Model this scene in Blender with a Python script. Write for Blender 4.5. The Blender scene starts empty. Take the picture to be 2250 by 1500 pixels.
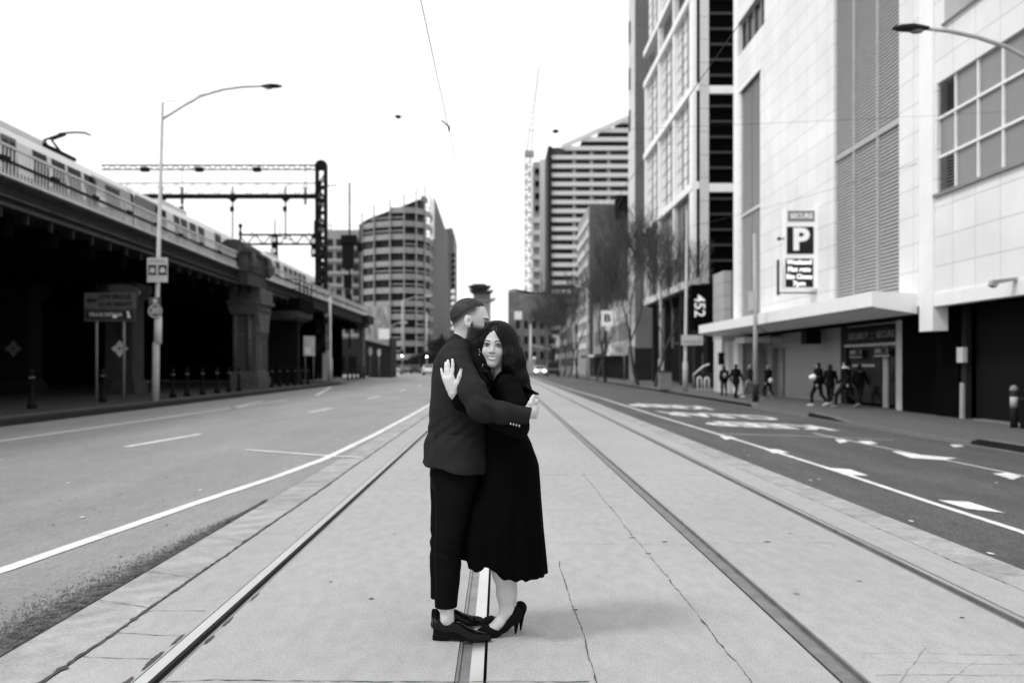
import bpy, math, random
import numpy as np
from mathutils import Vector, Matrix

# ------------------------------------------------------------------ camera
FPX, CX, CY, EYE = 2187.0, 1098.0, 802.0, 1.42
sc = bpy.context.scene
cam = bpy.data.cameras.new('camera')
cam.sensor_width = 36.0
cam.lens = 36.0 * FPX / 2250
cam.shift_x = (1125 - CX) / 2250
cam.shift_y = (CY - 750) / 2250
cam.clip_start, cam.clip_end = 0.1, 3000
camo = bpy.data.objects.new('camera', cam)
sc.collection.objects.link(camo)
camo.location = (0, 0, EYE)
camo.rotation_euler = (math.pi / 2, 0, 0)
cam.dof.use_dof = True
cam.dof.focus_distance = 5.15
cam.dof.aperture_fstop = 2.0
sc.camera = camo

# ------------------------------------------------------------------ sky: bright overcast
SUN_EL, SUN_ROT = math.radians(52), math.radians(246)
w = bpy.data.worlds.new('World')
sc.world = w
w.use_nodes = True
nt = w.node_tree
nt.nodes.clear()
sky = nt.nodes.new('ShaderNodeTexSky')
sky.sky_type = 'NISHITA'
sky.sun_disc = False
sky.sun_elevation = SUN_EL
sky.sun_rotation = SUN_ROT
bw = nt.nodes.new('ShaderNodeRGBToBW')
mixc = nt.nodes.new('ShaderNodeMixRGB')
mixc.inputs[0].default_value = 0.88          # cloud cover
mixc.inputs[2].default_value = (11.8, 11.8, 11.8, 1)
bg = nt.nodes.new('ShaderNodeBackground')
bg.inputs[1].default_value = 0.1
out = nt.nodes.new('ShaderNodeOutputWorld')
nt.links.new(sky.outputs[0], bw.inputs[0])
nt.links.new(bw.outputs[0], mixc.inputs[1])
nt.links.new(mixc.outputs[0], bg.inputs[0])
nt.links.new(bg.outputs[0], out.inputs[0])

sun = bpy.data.lights.new('sun', 'SUN')
sun.energy = 1.5
sun.angle = math.radians(12)
sun.color = (1, 1, 1)
suno = bpy.data.objects.new('sun', sun)
sc.collection.objects.link(suno)
# light comes from behind and a little left of the camera
sd = Vector((-0.91 * math.cos(SUN_EL), -0.41 * math.cos(SUN_EL), math.sin(SUN_EL)))
suno.rotation_euler = (-sd).to_track_quat('-Z', 'Y').to_euler()

sc.view_settings.view_transform = 'Standard'
sc.view_settings.look = 'None'
sc.view_settings.gamma = 1
sc.view_settings.exposure = 0.28

# ------------------------------------------------------------------ helpers
def at(px, py, Y):
    return ((px - CX) * Y / FPX, Y, EYE - (py - CY) * Y / FPX)

def gz(x):                                   # carriageway falls to the right hand gutter
    if x <= 3.3: return 0.0
    if x <= 10.45: return -(x - 3.3) * 0.042
    return -0.30

def G(px, py, lift=0.0):
    z = 0.0
    for _ in range(30):
        Y = FPX * (EYE - z) / (py - CY)
        x = (px - CX) * Y / FPX
        z = 0.6 * z + 0.4 * gz(x)
    Y = FPX * (EYE - gz(x)) / (py - CY)
    return ((px - CX) * Y / FPX, Y, gz(x) + lift)

ORG = {}
class MB:
    def __init__(s): s.v, s.f, s.s = [], [], []
    def add(s, vs, fs, smooth=False):
        o = len(s.v); s.v += [tuple(p) for p in vs]
        for q in fs: s.f.append(tuple(i + o for i in q)); s.s.append(smooth)
        return s
    def quad(s, a, b, c, d): return s.add([a, b, c, d], [(0, 1, 2, 3)])
    def box(s, x0, x1, y0, y1, z0, z1):
        if x0 > x1: x0, x1 = x1, x0
        if y0 > y1: y0, y1 = y1, y0
        if z0 > z1: z0, z1 = z1, z0
        vs = [(x, y, z) for z in (z0, z1) for y in (y0, y1) for x in (x0, x1)]
        return s.add(vs, [(0, 2, 3, 1), (4, 5, 7, 6), (0, 1, 5, 4), (2, 6, 7, 3), (0, 4, 6, 2), (1, 3, 7, 5)])
    def prism(s, pts, axis, a, b):           # pts 2D (other two axes in order), extruded along axis a..b
        n = len(pts)
        def P(u, v, t): return {'x': (t, u, v), 'y': (u, t, v), 'z': (u, v, t)}[axis]
        vs = [P(u, v, a) for u, v in pts] + [P(u, v, b) for u, v in pts]
        fs = [tuple(range(n))[::-1], tuple(range(n, 2 * n))] + [(i, (i + 1) % n, n + (i + 1) % n, n + i) for i in range(n)]
        return s.add(vs, fs)
    def tube(s, path, r, n=8, cap=True, smooth=True):
        path = [Vector(p) for p in path]
        rs = r if isinstance(r, (list, tuple)) else [r] * len(path)
        vs, up = [], None
        for i, p in enumerate(path):
            d = (path[min(i + 1, len(path) - 1)] - path[max(i - 1, 0)]).normalized()
            if up is None:
                up = Vector((0, 0, 1)) if abs(d.z) < .9 else Vector((0, 1, 0))
            a = d.cross(up).normalized(); b = a.cross(d).normalized(); up = b
            for k in range(n):
                t = 2 * math.pi * k / n
                vs.append(p + (a * math.cos(t) + b * math.sin(t)) * rs[i])
        fs = []
        for i in range(len(path) - 1):
            for k in range(n):
                k2 = (k + 1) % n
                fs.append((i * n + k, i * n + k2, (i + 1) * n + k2, (i + 1) * n + k))
        s.add(vs, fs, smooth)
        if cap:
            o = len(s.v) - len(vs)
            s.f.append(tuple(o + k for k in range(n))[::-1]); s.s.append(False)
            o2 = len(s.v) - n
            s.f.append(tuple(o2 + k for k in range(n))); s.s.append(False)
        return s
    def lathe(s, prof, c, n=16):             # prof [(r,z)], centre c
        vs = [(c[0] + r * math.cos(2 * math.pi * k / n), c[1] + r * math.sin(2 * math.pi * k / n), c[2] + z) for r, z in prof for k in range(n)]
        fs = [(i * n + k, i * n + (k + 1) % n, (i + 1) * n + (k + 1) % n, (i + 1) * n + k) for i in range(len(prof) - 1) for k in range(n)]
        s.add(vs, fs, True)
        return s
    def sweep(s, prof, path, closed=True):   # prof [(dx,z)] relative to path [(x,y)]
        vs = []
        for i, (x, y) in enumerate(path):
            a = path[max(i - 1, 0)]; b = path[min(i + 1, len(path) - 1)]
            t = Vector((b[0] - a[0], b[1] - a[1])).normalized(); nx, ny = t.y, -t.x
            vs += [(x + nx * d, y + ny * d, z) for d, z in prof]
        n = len(prof); fs = []
        for i in range(len(path) - 1):
            for k in range(n if closed else n - 1):
                k2 = (k + 1) % n
                fs.append((i * n + k, i * n + k2, (i + 1) * n + k2, (i + 1) * n + k))
        if closed:
            fs += [tuple(range(n)), tuple(range((len(path) - 1) * n, len(path) * n))[::-1]]
        return s.add(vs, fs)
    def disc(s, c, nrm, r, th=.02, n=20):
        nrm = Vector(nrm).normalized()
        return s.tube([Vector(c) - nrm * th / 2, Vector(c) + nrm * th / 2], r, n, True, False)
    def sphere(s, c, r, n=10, sc3=(1, 1, 1)):
        vs, fs = [], []
        for i in range(n + 1):
            ph = math.pi * i / n
            for k in range(n * 2):
                t = math.pi * k / n
                vs.append((c[0] + r * sc3[0] * math.sin(ph) * math.cos(t), c[1] + r * sc3[1] * math.sin(ph) * math.sin(t), c[2] + r * sc3[2] * math.cos(ph)))
        m = 2 * n
        for i in range(n):
            for k in range(m): fs.append((i * m + k, (i + 1) * m + k, (i + 1) * m + (k + 1) % m, i * m + (k + 1) % m))
        return s.add(vs, fs, True)
    def wall(s, axis, c0, c1, u0, u1, z0, z1, holes=()):
        # slab between c0 (front) and c1 (back) across 'axis'; u is the other horizontal axis; rectangular holes (ua,ub,za,zb)
        P = (lambda c, u, z: (c, u, z)) if axis == 'x' else (lambda c, u, z: (u, c, z))
        us = sorted(set([u0, u1] + [h[0] for h in holes] + [h[1] for h in holes]))
        zs = sorted(set([z0, z1] + [h[2] for h in holes] + [h[3] for h in holes]))
        us = [u for u in us if u0 <= u <= u1]; zs = [z for z in zs if z0 <= z <= z1]
        def solid(u, z): return u0 < u < u1 and z0 < z < z1 and not any(h[0] < u < h[1] and h[2] < z < h[3] for h in holes)
        for i in range(len(us) - 1):
            for j in range(len(zs) - 1):
                a, b, c, d = us[i], us[i + 1], zs[j], zs[j + 1]; um, zm = (a + b) / 2, (c + d) / 2
                if not solid(um, zm): continue
                for cc in (c0, c1): s.quad(P(cc, a, c), P(cc, b, c), P(cc, b, d), P(cc, a, d))
                e = 1e-4
                if not solid(a - e, zm): s.quad(P(c0, a, c), P(c1, a, c), P(c1, a, d), P(c0, a, d))
                if not solid(b + e, zm): s.quad(P(c0, b, c), P(c1, b, c), P(c1, b, d), P(c0, b, d))
                if not solid(um, c - e): s.quad(P(c0, a, c), P(c1, a, c), P(c1, b, c), P(c0, b, c))
                if not solid(um, d + e): s.quad(P(c0, a, d), P(c1, a, d), P(c1, b, d), P(c0, b, d))
        return s
    def text(s, body, size, o, right, up, depth=.01, align='CENTER', bold=0.0, wid=None):
        cu = bpy.data.curves.new('t', 'FONT'); cu.body = body; cu.size = size; cu.extrude = depth / 2; cu.offset = bold
        cu.align_x = align; cu.align_y = 'CENTER'; cu.resolution_u = 3
        ob = bpy.data.objects.new('t', cu); sc.collection.objects.link(ob)
        bpy.context.view_layer.update()
        me = bpy.data.meshes.new_from_object(ob.evaluated_get(bpy.context.evaluated_depsgraph_get()))
        R, U = Vector(right).normalized(), Vector(up).normalized(); N = R.cross(U); O = Vector(o)
        k = 1.0
        if wid:
            xs = [v.co.x for v in me.vertices]; k = wid / max(1e-6, max(xs) - min(xs))
        s.add([O + R * (v.co.x * k) + U * v.co.y + N * v.co.z for v in me.vertices], [tuple(p.vertices) for p in me.polygons])
        bpy.data.objects.remove(ob); bpy.data.curves.remove(cu); bpy.data.meshes.remove(me)
        return s
    def build(s, name, mat, parent=None, label=None):
        org = Vector((0, 0, 0))
        if parent is not None: org = ORG[parent.name]
        elif getattr(s, 'origin', None): org = Vector(s.origin)
        me = bpy.data.meshes.new(name)
        me.from_pydata([tuple(Vector(p) - org) for p in s.v], [], s.f)
        me.polygons.foreach_set('use_smooth', s.s)
        me.materials.append(mat); me.update()
        o = bpy.data.objects.new(name, me); sc.collection.objects.link(o)
        if parent is not None: o.parent = parent
        else: o.location = org
        ORG[o.name] = org
        if label: o['label'] = label
        return o

def thing(name, label, cat, loc=(0, 0, 0), group=None):
    o = bpy.data.objects.new(name, None); sc.collection.objects.link(o)
    o.empty_display_size = .3
    o.location = loc; o['label'] = label; o['category'] = cat
    if group: o['group'] = group
    ORG[o.name] = Vector(loc)
    return o
def tag(o, label, cat, group=None):
    o['label'] = label; o['category'] = cat
    if group: o['group'] = group
    return o
def struct(o, kind='structure'):
    o['kind'] = kind; return o
KIDS = {}
def kids(o): return [c for c in sc.objects if c.parent == o]
def dup(o, loc=None, rz=None, label=None, parent=None, scale=None):
    if o.name not in KIDS: KIDS[o.name] = kids(o)
    c = o.copy(); sc.collection.objects.link(c)
    if parent is not None: c.parent = parent
    if loc is not None: c.location = loc
    if rz is not None: c.rotation_euler = (0, 0, rz)
    if scale is not None: c.scale = scale if isinstance(scale, tuple) else (scale,) * 3
    if label: c['label'] = label
    for k in KIDS[o.name]: dup(k, parent=c)
    return c

# ------------------------------------------------------------------ materials (the place is photographed in black and white)
MATS = {}
def mat(name, g, rough=.7, metal=0.0, var=.12, scale=2.0, bump=0.0, bscale=None, spec=.15, detail=6, stretch=(1, 1, 1), var2=0.0, scale2=.2, emis=0.0, tone=False, coat=0, grain=None):
    if name in MATS: return MATS[name]
    m = bpy.data.materials.new(name); m.use_nodes = True; N = m.node_tree.nodes; L = m.node_tree.links
    b = N['Principled BSDF']; b.inputs['Roughness'].default_value = rough; b.inputs['Metallic'].default_value = metal
    b.inputs['Specular IOR Level'].default_value = spec
    b.inputs['Coat Weight'].default_value = coat
    geo = N.new('ShaderNodeNewGeometry')
    mp = N.new('ShaderNodeMapping'); mp.inputs['Scale'].default_value = stretch; L.new(geo.outputs['Position'], mp.inputs[0])
    def noise(sc_, det=detail):
        n = N.new('ShaderNodeTexNoise'); n.inputs['Scale'].default_value = sc_; n.inputs['Detail'].default_value = det; n.inputs['Roughness'].default_value = .62
        L.new(mp.outputs[0], n.inputs['Vector']); return n
    def mr(sock, lo, hi, f0=.3, f1=.7):
        r = N.new('ShaderNodeMapRange'); r.inputs[1].default_value = f0; r.inputs[2].default_value = f1
        r.inputs[3].default_value = lo; r.inputs[4].default_value = hi; L.new(sock, r.inputs[0]); return r.outputs[0]
    def mul(a, bb):
        x = N.new('ShaderNodeMath'); x.operation = 'MULTIPLY'; L.new(a, x.inputs[0])
        if hasattr(bb, 'is_linked'): L.new(bb, x.inputs[1])
        else: x.inputs[1].default_value = bb
        return x.outputs[0]
    n1 = noise(scale)
    val = mr(n1.outputs[0], g * (1 - var), g * (1 + var))
    if var2:
        n2 = noise(scale2, 3); val = mul(val, mr(n2.outputs[0], 1 - var2, 1 + var2))
    if tone:
        at_ = N.new('ShaderNodeAttribute'); at_.attribute_name = 'tone'; val = mul(val, at_.outputs['Fac'])
    if grain:
        n3 = noise(grain[0], 2); val = mul(val, mr(n3.outputs[0], 1 - grain[1], 1 + grain[1]))
    L.new(val, b.inputs['Base Color'])
    if bump:
        nb = noise(bscale or scale * 8, 4); bu = N.new('ShaderNodeBump'); bu.inputs['Strength'].default_value = bump; bu.inputs['Distance'].default_value = .02
        L.new(nb.outputs[0], bu.inputs['Height']); L.new(bu.outputs[0], b.inputs['Normal'])
    if emis:
        b.inputs['Emission Color'].default_value = (1, 1, 1, 1); b.inputs['Emission Strength'].default_value = emis
    m['val'] = 1
    MATS[name] = m; m['valnode'] = val.node.name
    del m['val']
    return m
def panelmat(name, g, pw, ph, line=.55, lw=.02, axis='x', rough=.45, var=.04, off=0.5, offs=(0, 0)):
    """cladding or masonry: brick texture laid in real metres on a wall across 'axis'"""
    m = mat(name, g, rough=rough, var=var, scale=.7, var2=.08)
    if m.get('pan'): return m
    N = m.node_tree.nodes; L = m.node_tree.links; b = N['Principled BSDF']
    src = b.inputs['Base Color'].links[0].from_socket
    geo = N['Geometry']; sp = N.new('ShaderNodeSeparateXYZ'); L.new(geo.outputs['Position'], sp.inputs[0])
    cb = N.new('ShaderNodeCombineXYZ'); L.new(sp.outputs[1 if axis == 'x' else 0], cb.inputs[0]); L.new(sp.outputs[2], cb.inputs[1])
    ad = N.new('ShaderNodeVectorMath'); ad.operation = 'ADD'; ad.inputs[1].default_value = (offs[0], offs[1], 0); L.new(cb.outputs[0], ad.inputs[0])
    br = N.new('ShaderNodeTexBrick'); L.new(ad.outputs[0], br.inputs['Vector'])
    br.offset = off; br.squash = 1; br.inputs['Scale'].default_value = 1; br.inputs['Brick Width'].default_value = pw; br.inputs['Row Height'].default_value = ph
    br.inputs['Mortar Size'].default_value = lw; br.inputs['Mortar Smooth'].default_value = .1; br.inputs['Bias'].default_value = 0
    br.inputs['Color1'].default_value = (1, 1, 1, 1); v = 1 - var * 1.5; br.inputs['Color2'].default_value = (v, v, v, 1); br.inputs['Mortar'].default_value = (line,) * 3 + (1,)
    mx = N.new('ShaderNodeMixRGB'); mx.blend_type = 'MULTIPLY'; mx.inputs[0].default_value = 1; L.new(src, mx.inputs[1]); L.new(br.outputs[0], mx.inputs[2]); L.new(mx.outputs[0], b.inputs['Base Color'])
    m['pan'] = 1
    return m
M_wall = panelmat('white_cladding', .79, 1.36, .87, line=.66, lw=.018, off=0)
M_wally = panelmat('white_cladding_front', .84, 1.36, 1.64, line=.55, lw=.02, axis='y', off=0)
M_white = mat('white_paint', .84, rough=.45, var=.04, scale=1.5)
M_pale = mat('pale_render', .6, rough=.7, var=.07)
M_grey = mat('grey_paint', .3, rough=.6, var=.1)
M_mid = mat('mid_grey_metal', .2, rough=.5, var=.12)
M_dark = mat('dark_paint', .025, rough=.6, var=.2, spec=.06)
M_black = mat('black_paint', .006, rough=.6, var=.3, spec=.05)
M_void = mat('black_and_shade', .004, rough=.9, var=.3, spec=.02)  # near black for the number box, and for shade put into interiors and undersides
M_iron = mat('dark_ironwork', .010, rough=.6, var=.3, scale=4, spec=.05)
M_steel = mat('galvanised_pole', .42, rough=.5, var=.12, scale=4)
M_dglass = mat('dark_glass', .01, rough=.2, var=.2, spec=.2)
M_mglass = mat('frosted_glass', .23, rough=.3, var=.04)
M_skyglass = mat('sky_reflection_glass', .66, rough=.2, var=.1, scale=.5)  # bright sky reflection put into the base colour
M_louv = mat('grey_louvre', .36, rough=.55, var=.05)
M_paint = mat('road_paint', .68, rough=.7, var=.2, scale=8, var2=.15, scale2=1.3, grain=(70, .15))
M_lamp = mat('lit_lamp', .8, emis=9)
# ------------------------------------------------------------------ ground, carriageways, tram track
rnd = random.Random(7)
M_asph_l = mat('worn_glare_asphalt', .225, rough=.62, var=.10, scale=9, bump=.25, bscale=160, var2=.13, scale2=.9, stretch=(1, .22, 1), spec=.25, grain=(70, .22))  # worn left road, its sky glare put into a paler colour
M_asph_r = mat('dark_asphalt', .085, rough=.7, var=.16, scale=9, bump=.3, bscale=160, var2=.22, scale2=.8, stretch=(1, .25, 1), grain=(60, .4))
M_conc = mat('track_concrete', .345, rough=.75, var=.09, scale=11, bump=.25, bscale=90, var2=.08, scale2=.5, stretch=(1, .35, 1), grain=(110, .13))
M_kerbc = mat('weathered_kerb_concrete', .33, rough=.8, var=.2, scale=5, bump=.5, bscale=60, var2=.2, scale2=1.2, grain=(60, .16))
M_walk_l = mat('shaded_paving', .035, rough=.8, var=.2, scale=3)  # shadow of the viaduct edge put into the paving colour
M_walk_r = mat('bluestone_paving', .11, rough=.75, var=.15, scale=4)
M_crack = mat('open_joint', .07, rough=.9, var=.5, scale=9)
M_railtop = mat('polished_rail', .62, rough=.28, metal=.85, var=.12, scale=3, stretch=(1, .3, 1))
M_rail = mat('dull_rail', .22, rough=.45, metal=.5, var=.25, scale=5)
M_grit = mat('bitumen_grit', .10, rough=.95, var=.7, scale=14)

def sheet(name, xs, y0, y1, z, m, ys=None, fn=gz):
    b = MB(); ys = ys or [y0, y1]
    for i in range(len(xs) - 1):
        for j in range(len(ys) - 1):
            b.quad((xs[i], ys[j], fn(xs[i]) + z), (xs[i + 1], ys[j], fn(xs[i + 1]) + z), (xs[i + 1], ys[j + 1], fn(xs[i + 1]) + z), (xs[i], ys[j + 1], fn(xs[i]) + z))
    return struct(b.build(name, m))
# one sheet to the horizon, well below the track slab
b = MB()
gx = [-1500, 3.3, 10.45, 1500]
for i in range(3):
    b.quad((gx[i], -60, gz(gx[i]) - .12), (gx[i + 1], -60, gz(gx[i + 1]) - .12), (gx[i + 1], 2500, gz(gx[i + 1]) - .12), (gx[i], 2500, gz(gx[i]) - .12))
struct(b.build('ground', M_asph_r))
# carriageways
sheet('left_carriageway', [-70, -2.44], 78, 700, -.004, M_asph_l)
sheet('left_carriageway', [-11.5, -2.44], -8, 78, -.004, M_asph_l)
sheet('right_carriageway', [3.67, 10.45], -8, 700, -.004, M_asph_r)
# track slab in strips, the rail grooves stay open between them
R1, R2, R3, R4 = -1.575, -.137, 1.60, 2.885      # running edges
for x0, x1 in ((-2.035, -1.648), (-1.515, -.205), (-.06, 1.525), (1.66, 2.83), (2.96, 3.285)):
    bb = MB(); bb.box(x0, x1, -8, 600, -.10, 0)
    struct(bb.build('track_slab', M_conc))
for x0, x1, s in ((-2.44, -2.05, -1), (3.297, 3.66, 1)):
    bb = MB()
    prof = [(x0, -.1), (x1, -.1), (x1, .004 if s < 0 else -.008), (x0, -.006 if s < 0 else -.014)]
    bb.prism(prof, 'y', -8, 600)
    struct(bb.build('kerb_strip', M_kerbc))

def rail(x_edge, side, label, topmat, hw=.062):
    # x_edge: running edge; head lies on the 'side' away from the groove
    t = thing('tram_rail', label, 'tram rail', (x_edge, 0, 0), 'rails of the tram track')
    b = MB(); b.box(x_edge, x_edge + side * hw, -8, 600, -.1, .003); b.build('rail_head', topmat, t)
    b = MB()
    if abs(x_edge - R2) < .01: b.box(x_edge - side * .048, x_edge - side * .0005, -8, 600, -.1, -.008)
    else: b.box(x_edge - side * .048, x_edge - side * .0005, -8, 600, -.1, -.02)
    b.build('groove', M_rail if topmat is M_rail or abs(x_edge - R2) < .01 else M_black, t)
    b = MB(); b.box(x_edge - side * .064, x_edge - side * .05, -8, 600, -.1, .001); b.build('guard_lip', M_rail, t)
rail(R1, -1, 'polished steel tram rail nearest the left carriageway', M_railtop)
rail(R2, 1, 'polished steel tram rail running under the embracing couple\'s feet', M_railtop)
rail(R3, -1, 'dull grey tram rail just right of the couple, inner rail of the right track', M_rail)
rail(R4, 1, 'tram rail nearest the dark right carriageway', M_rail)
# thin worn strip on top of the fourth rail stays in its own material
b = MB(); b.box(R4 + .012, R4 + .04, -8, 600, .0032, .005); o = b.build('worn_strip', M_railtop, [x for x in sc.objects if x.name == 'tram_rail.003'][0])

# open joints and cracks as thin wandering ribbons
def ribbon(path, w, m, name, z=.0035, seed=1, step=.045, wob=.006, fn=gz):
    r = random.Random(seed); pts = []
    for (a, c) in zip(path[:-1], path[1:]):
        d = math.dist(a, c); n = max(1, int(d / step))
        for i in range(n): pts.append((a[0] + (c[0] - a[0]) * i / n, a[1] + (c[1] - a[1]) * i / n))
    pts.append(path[-1]); vs = []; k = 0; ph = 0
    for i, p in enumerate(pts):
        a = pts[max(i - 1, 0)]; c = pts[min(i + 1, len(pts) - 1)]
        t = Vector((c[0] - a[0], c[1] - a[1])).normalized(); ph = ph * .9 + r.uniform(-1, 1) * wob * .8
        ww = w * (.25 + 1.0 * r.random() ** 1.5) / 2 * (2.2 if r.random() < .05 else 1)
        x, y = p[0] - t.y * ph, p[1] + t.x * ph
        vs += [(x - t.y * ww, y + t.x * ww, fn(x) + z), (x + t.y * ww, y - t.x * ww, fn(x) + z)]
    b = MB(); b.add(vs, [(2 * i, 2 * i + 1, 2 * i + 3, 2 * i + 2) for i in range(len(pts) - 1)])
    return struct(b.build(name, m))
ribbon([(.433, 2), (.433, 7.2)], .006, M_crack, 'slab_crack', seed=2, wob=.005)
ribbon([(1.13, 2), (1.11, 9), (1.09, 13)], .0055, M_crack, 'slab_crack', seed=3, wob=.006)
ribbon([(-2.042, 2), (-2.042, 12), (-2.042, 60)], .022, M_crack, 'slab_joint', seed=4, wob=.006, z=.0055)
ribbon([(3.29, 2), (3.29, 40)], .011, M_crack, 'slab_joint', seed=5, wob=.003)
for y, x0, x1, w_ in ((12.9, .45, 2.8, .010), (7.9, .5, 1.5, .004), (7.95, 1.7, 2.8, .004), (21, -1.5, 2.8, .02), (34, -1.5, 2.8, .02), (4.47, -1.5, .4, .010), (5.28, -2.03, -1.66, .008), (5.75, -2.03, -1.7, .006), (4.85, -2.03, -1.68, .006), (4.55, 1.72, 2.8, .004), (4.75, 1.9, 2.7, .003), (4.9, 1.8, 2.6, .003)):
    ribbon([(x0, y), (x1, y + rnd.uniform(-.05, .05))], w_, M_crack, 'slab_joint', seed=int(y * 100), wob=.012)
ribbon([(1.75, 4.4), (2.15, 5.0)], .003, M_rail, 'slab_crack', seed=31)
ribbon([(1.95, 4.4), (2.3, 4.8)], .003, M_rail, 'slab_crack', seed=32)
for y in (5.9, 6.75, 8.1, 10.4):
    ribbon([(-2.43, y + .12), (-2.25, y + .03), (-2.06, y - .1)], .008, M_crack, 'slab_joint', seed=int(y * 10), wob=.01, z=.0065)
    ribbon([(3.31, y + .1), (3.65, y)], .006, M_crack, 'slab_joint', seed=int(y * 11), wob=.005, z=.0025)
# chips beside the first rail, small stains
r = random.Random(5)
def blot(cx, cy, rx, ry, m, name, seed, z=.0038, n=18):
    q = random.Random(seed); pts = [(cx + rx * (.55 + .6 * q.random()) * math.cos(2 * math.pi * i / n), cy + ry * (.55 + .6 * q.random()) * math.sin(2 * math.pi * i / n)) for i in range(n)]
    b = MB(); b.add([(x, y, gz(x) + z) for x, y in pts], [tuple(range(n))]); return struct(b.build(name, m))
for i, (x, y, a, c) in enumerate(((-1.668, 4.8, .016, .17), (-1.665, 5.15, .010, .14), (-1.503, 5.15, .012, .1), (-1.505, 5.5, .010, .12), (-1.50, 6.1, .006, .15), (-1.67, 4.45, .02, .10), (1.33, 8.0, .03, .02), (-.78, 6.05, .016, .02), (2.15, 8.0, .03, .02), (2.6, 5.6, .02, .012), (.44, 5.78, .02, .012), (1.12, 7.5, .03, .012), (1.09, 8.2, .03, .015))):
    blot(x, y, a, c, M_crack, 'chip', i + 3)
# crumbling dark edge of the left carriageway against the kerb strip
gb = MB(); q = random.Random(11)
for i in range(9000):
    y = 5.0 + (q.random() ** 1.5) * 5.5; wmax = max(.03, .36 * (1 - (y - 5.2) / 5.0)); x = -2.445 - abs(q.gauss(0, .55)) * wmax
    s_ = q.uniform(.0025, .008) ; a = q.random() * 3
    gb.add([(x + s_ * math.cos(a + k * 2.1) * q.uniform(.5, 1), y + s_ * 1.6 * math.sin(a + k * 2.1), .002 if k else .002 + s_ * .8) for k in range(4)], [(0, 1, 2), (0, 2, 3), (0, 3, 1)])
o = struct(gb.build('loose_grit', M_grit), 'stuff')
vs = []
for i in range(60):
    y = 4.6 + i * .1; wd = max(.012, .20 * (1 - (y - 4.6) / 5.6)) * (.6 + .8 * q.random())
    vs += [(-2.443, y, .001), (-2.443 - wd, y, .001)]
b = MB(); b.add(vs, [(2 * i, 2 * i + 1, 2 * i + 3, 2 * i + 2) for i in range(59)]); struct(b.build('broken_asphalt_edge', M_grit))

M_stain = mat('oil_stain', .22, rough=.8, var=.25, scale=12)
for i in range(60):
    x = q.choice((-.85, -.85, 2.2, .7)) + q.gauss(0, .3); y = q.uniform(3.5, 30)
    if any(abs(x - e) < .2 for e in (R1, R2, R3, R4)) or not -1.4 < x < 2.7: continue
    blot(x, y, q.uniform(.006, .02), q.uniform(.01, .04), M_stain, 'slab_stain', 300 + i, z=.0024)
# ---------------- painted markings
def line(pts, w, name='lane_line', z=.004, seg=2.0, dirt=0):
    out_ = []
    for a, c in zip(pts[:-1], pts[1:]):
        n = max(1, int(abs(c[1] - a[1]) / seg))
        for i in range(n): out_.append((a[0] + (c[0] - a[0]) * i / n, a[1] + (c[1] - a[1]) * i / n))
    out_.append(pts[-1]); vs = []
    for i, p in enumerate(out_):
        a = out_[max(i - 1, 0)]; c = out_[min(i + 1, len(out_) - 1)]
        t = Vector((c[0] - a[0], c[1] - a[1])).normalized()
        for sgn in (1, -1):
            x, y = p[0] - sgn * t.y * w / 2, p[1] + sgn * t.x * w / 2
            vs.append((x, y, gz(x) + z))
    b = MB(); b.add(vs, [(2 * i, 2 * i + 1, 2 * i + 3, 2 * i + 2) for i in range(len(out_) - 1)])
    return struct(b.build(name, M_paint))
line([(-4.1, 3), (-3.72, 5.2), (-3.45, 6.9), (-3.13, 10.3), (-2.86, 12.6), (-2.66, 15.1), (-2.56, 20), (-2.52, 27), (-2.52, 90)], .125, z=.002)
line([(-4.26, 16.7), (-2.52, 15.45)], .11, 'stop_line', z=.005); line([(-2.52, 15.45), (-2.1, 15.25)], .11, 'stop_line', z=.009)
for a, c in (((-6.5, 17.3), (-6.16, 20.5)), ((-5.73, 29.9), (-5.54, 32.8)), ((-5.6, 42.2), (-5.45, 45.2)), ((-5.5, 54.5), (-5.45, 57.5)), ((-5.5, 66.5), (-5.5, 69.5)), ((-5.5, 79), (-5.5, 82))):
    line([a, c], .13, 'lane_dash')
line([(-9.9, 2), (-9.5, 12), (-9.34, 18.6), (-8.86, 32.9), (-8.7, 41)], .12)
line([(-8.86, 32.9), (-9.5, 40)], .12); line([(-8.65, 47), (-10.2, 59)], .15); line([(-10.2, 59), (-11.2, 66)], .15)
line([(4.5, 1.0), G(2330, 1201)[:2], G(2250, 1169)[:2], G(2035, 1100)[:2], G(1825, 1030)[:2], G(1640, 972)[:2], G(1443, 913)[:2], G(1330, 877)[:2], (4.25, 60), (4.2, 130)], .10, z=.002)
def patch(px, name='zigzag_marking'):
    P = [G(x, y, .004) for x, y in px]; b = MB(); b.add(P, [tuple(range(len(P)))]); return struct(b.build(name, M_paint))
def Z4(pts): return [(1150 + x * .48889, 820 + y * .48889) for x, y in pts]
for p in ([(1862, 569), (2000, 577), (2165, 628), (1990, 608)], [(1375, 425), (1470, 432), (1552, 460), (1440, 456)], [(1083, 340), (1140, 341), (1195, 357), (1122, 359)], [(880, 282), (930, 283), (958, 292), (908, 298)],
          [(1398, 297), (1440, 298), (1462, 307), (1422, 313)], [(1500, 303), (1560, 305), (1593, 315), (1545, 320)], [(1655, 350), (1692, 352), (1760, 364), (1950, 381), (1890, 390), (1740, 380)], [(2108, 450), (2180, 446), (2238, 464), (2200, 478)],
          [(2300, 640), (2420, 655), (2640, 720), (2500, 690)], [(1915, 320), (1960, 321), (1982, 328), (1935, 331)]):
    patch(Z4(p))
line([G(*Z4([p])[0])[:2] for p in ((1300, 268), (1600, 330), (1950, 400), (2250, 462), (2400, 492))], .06)
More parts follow.
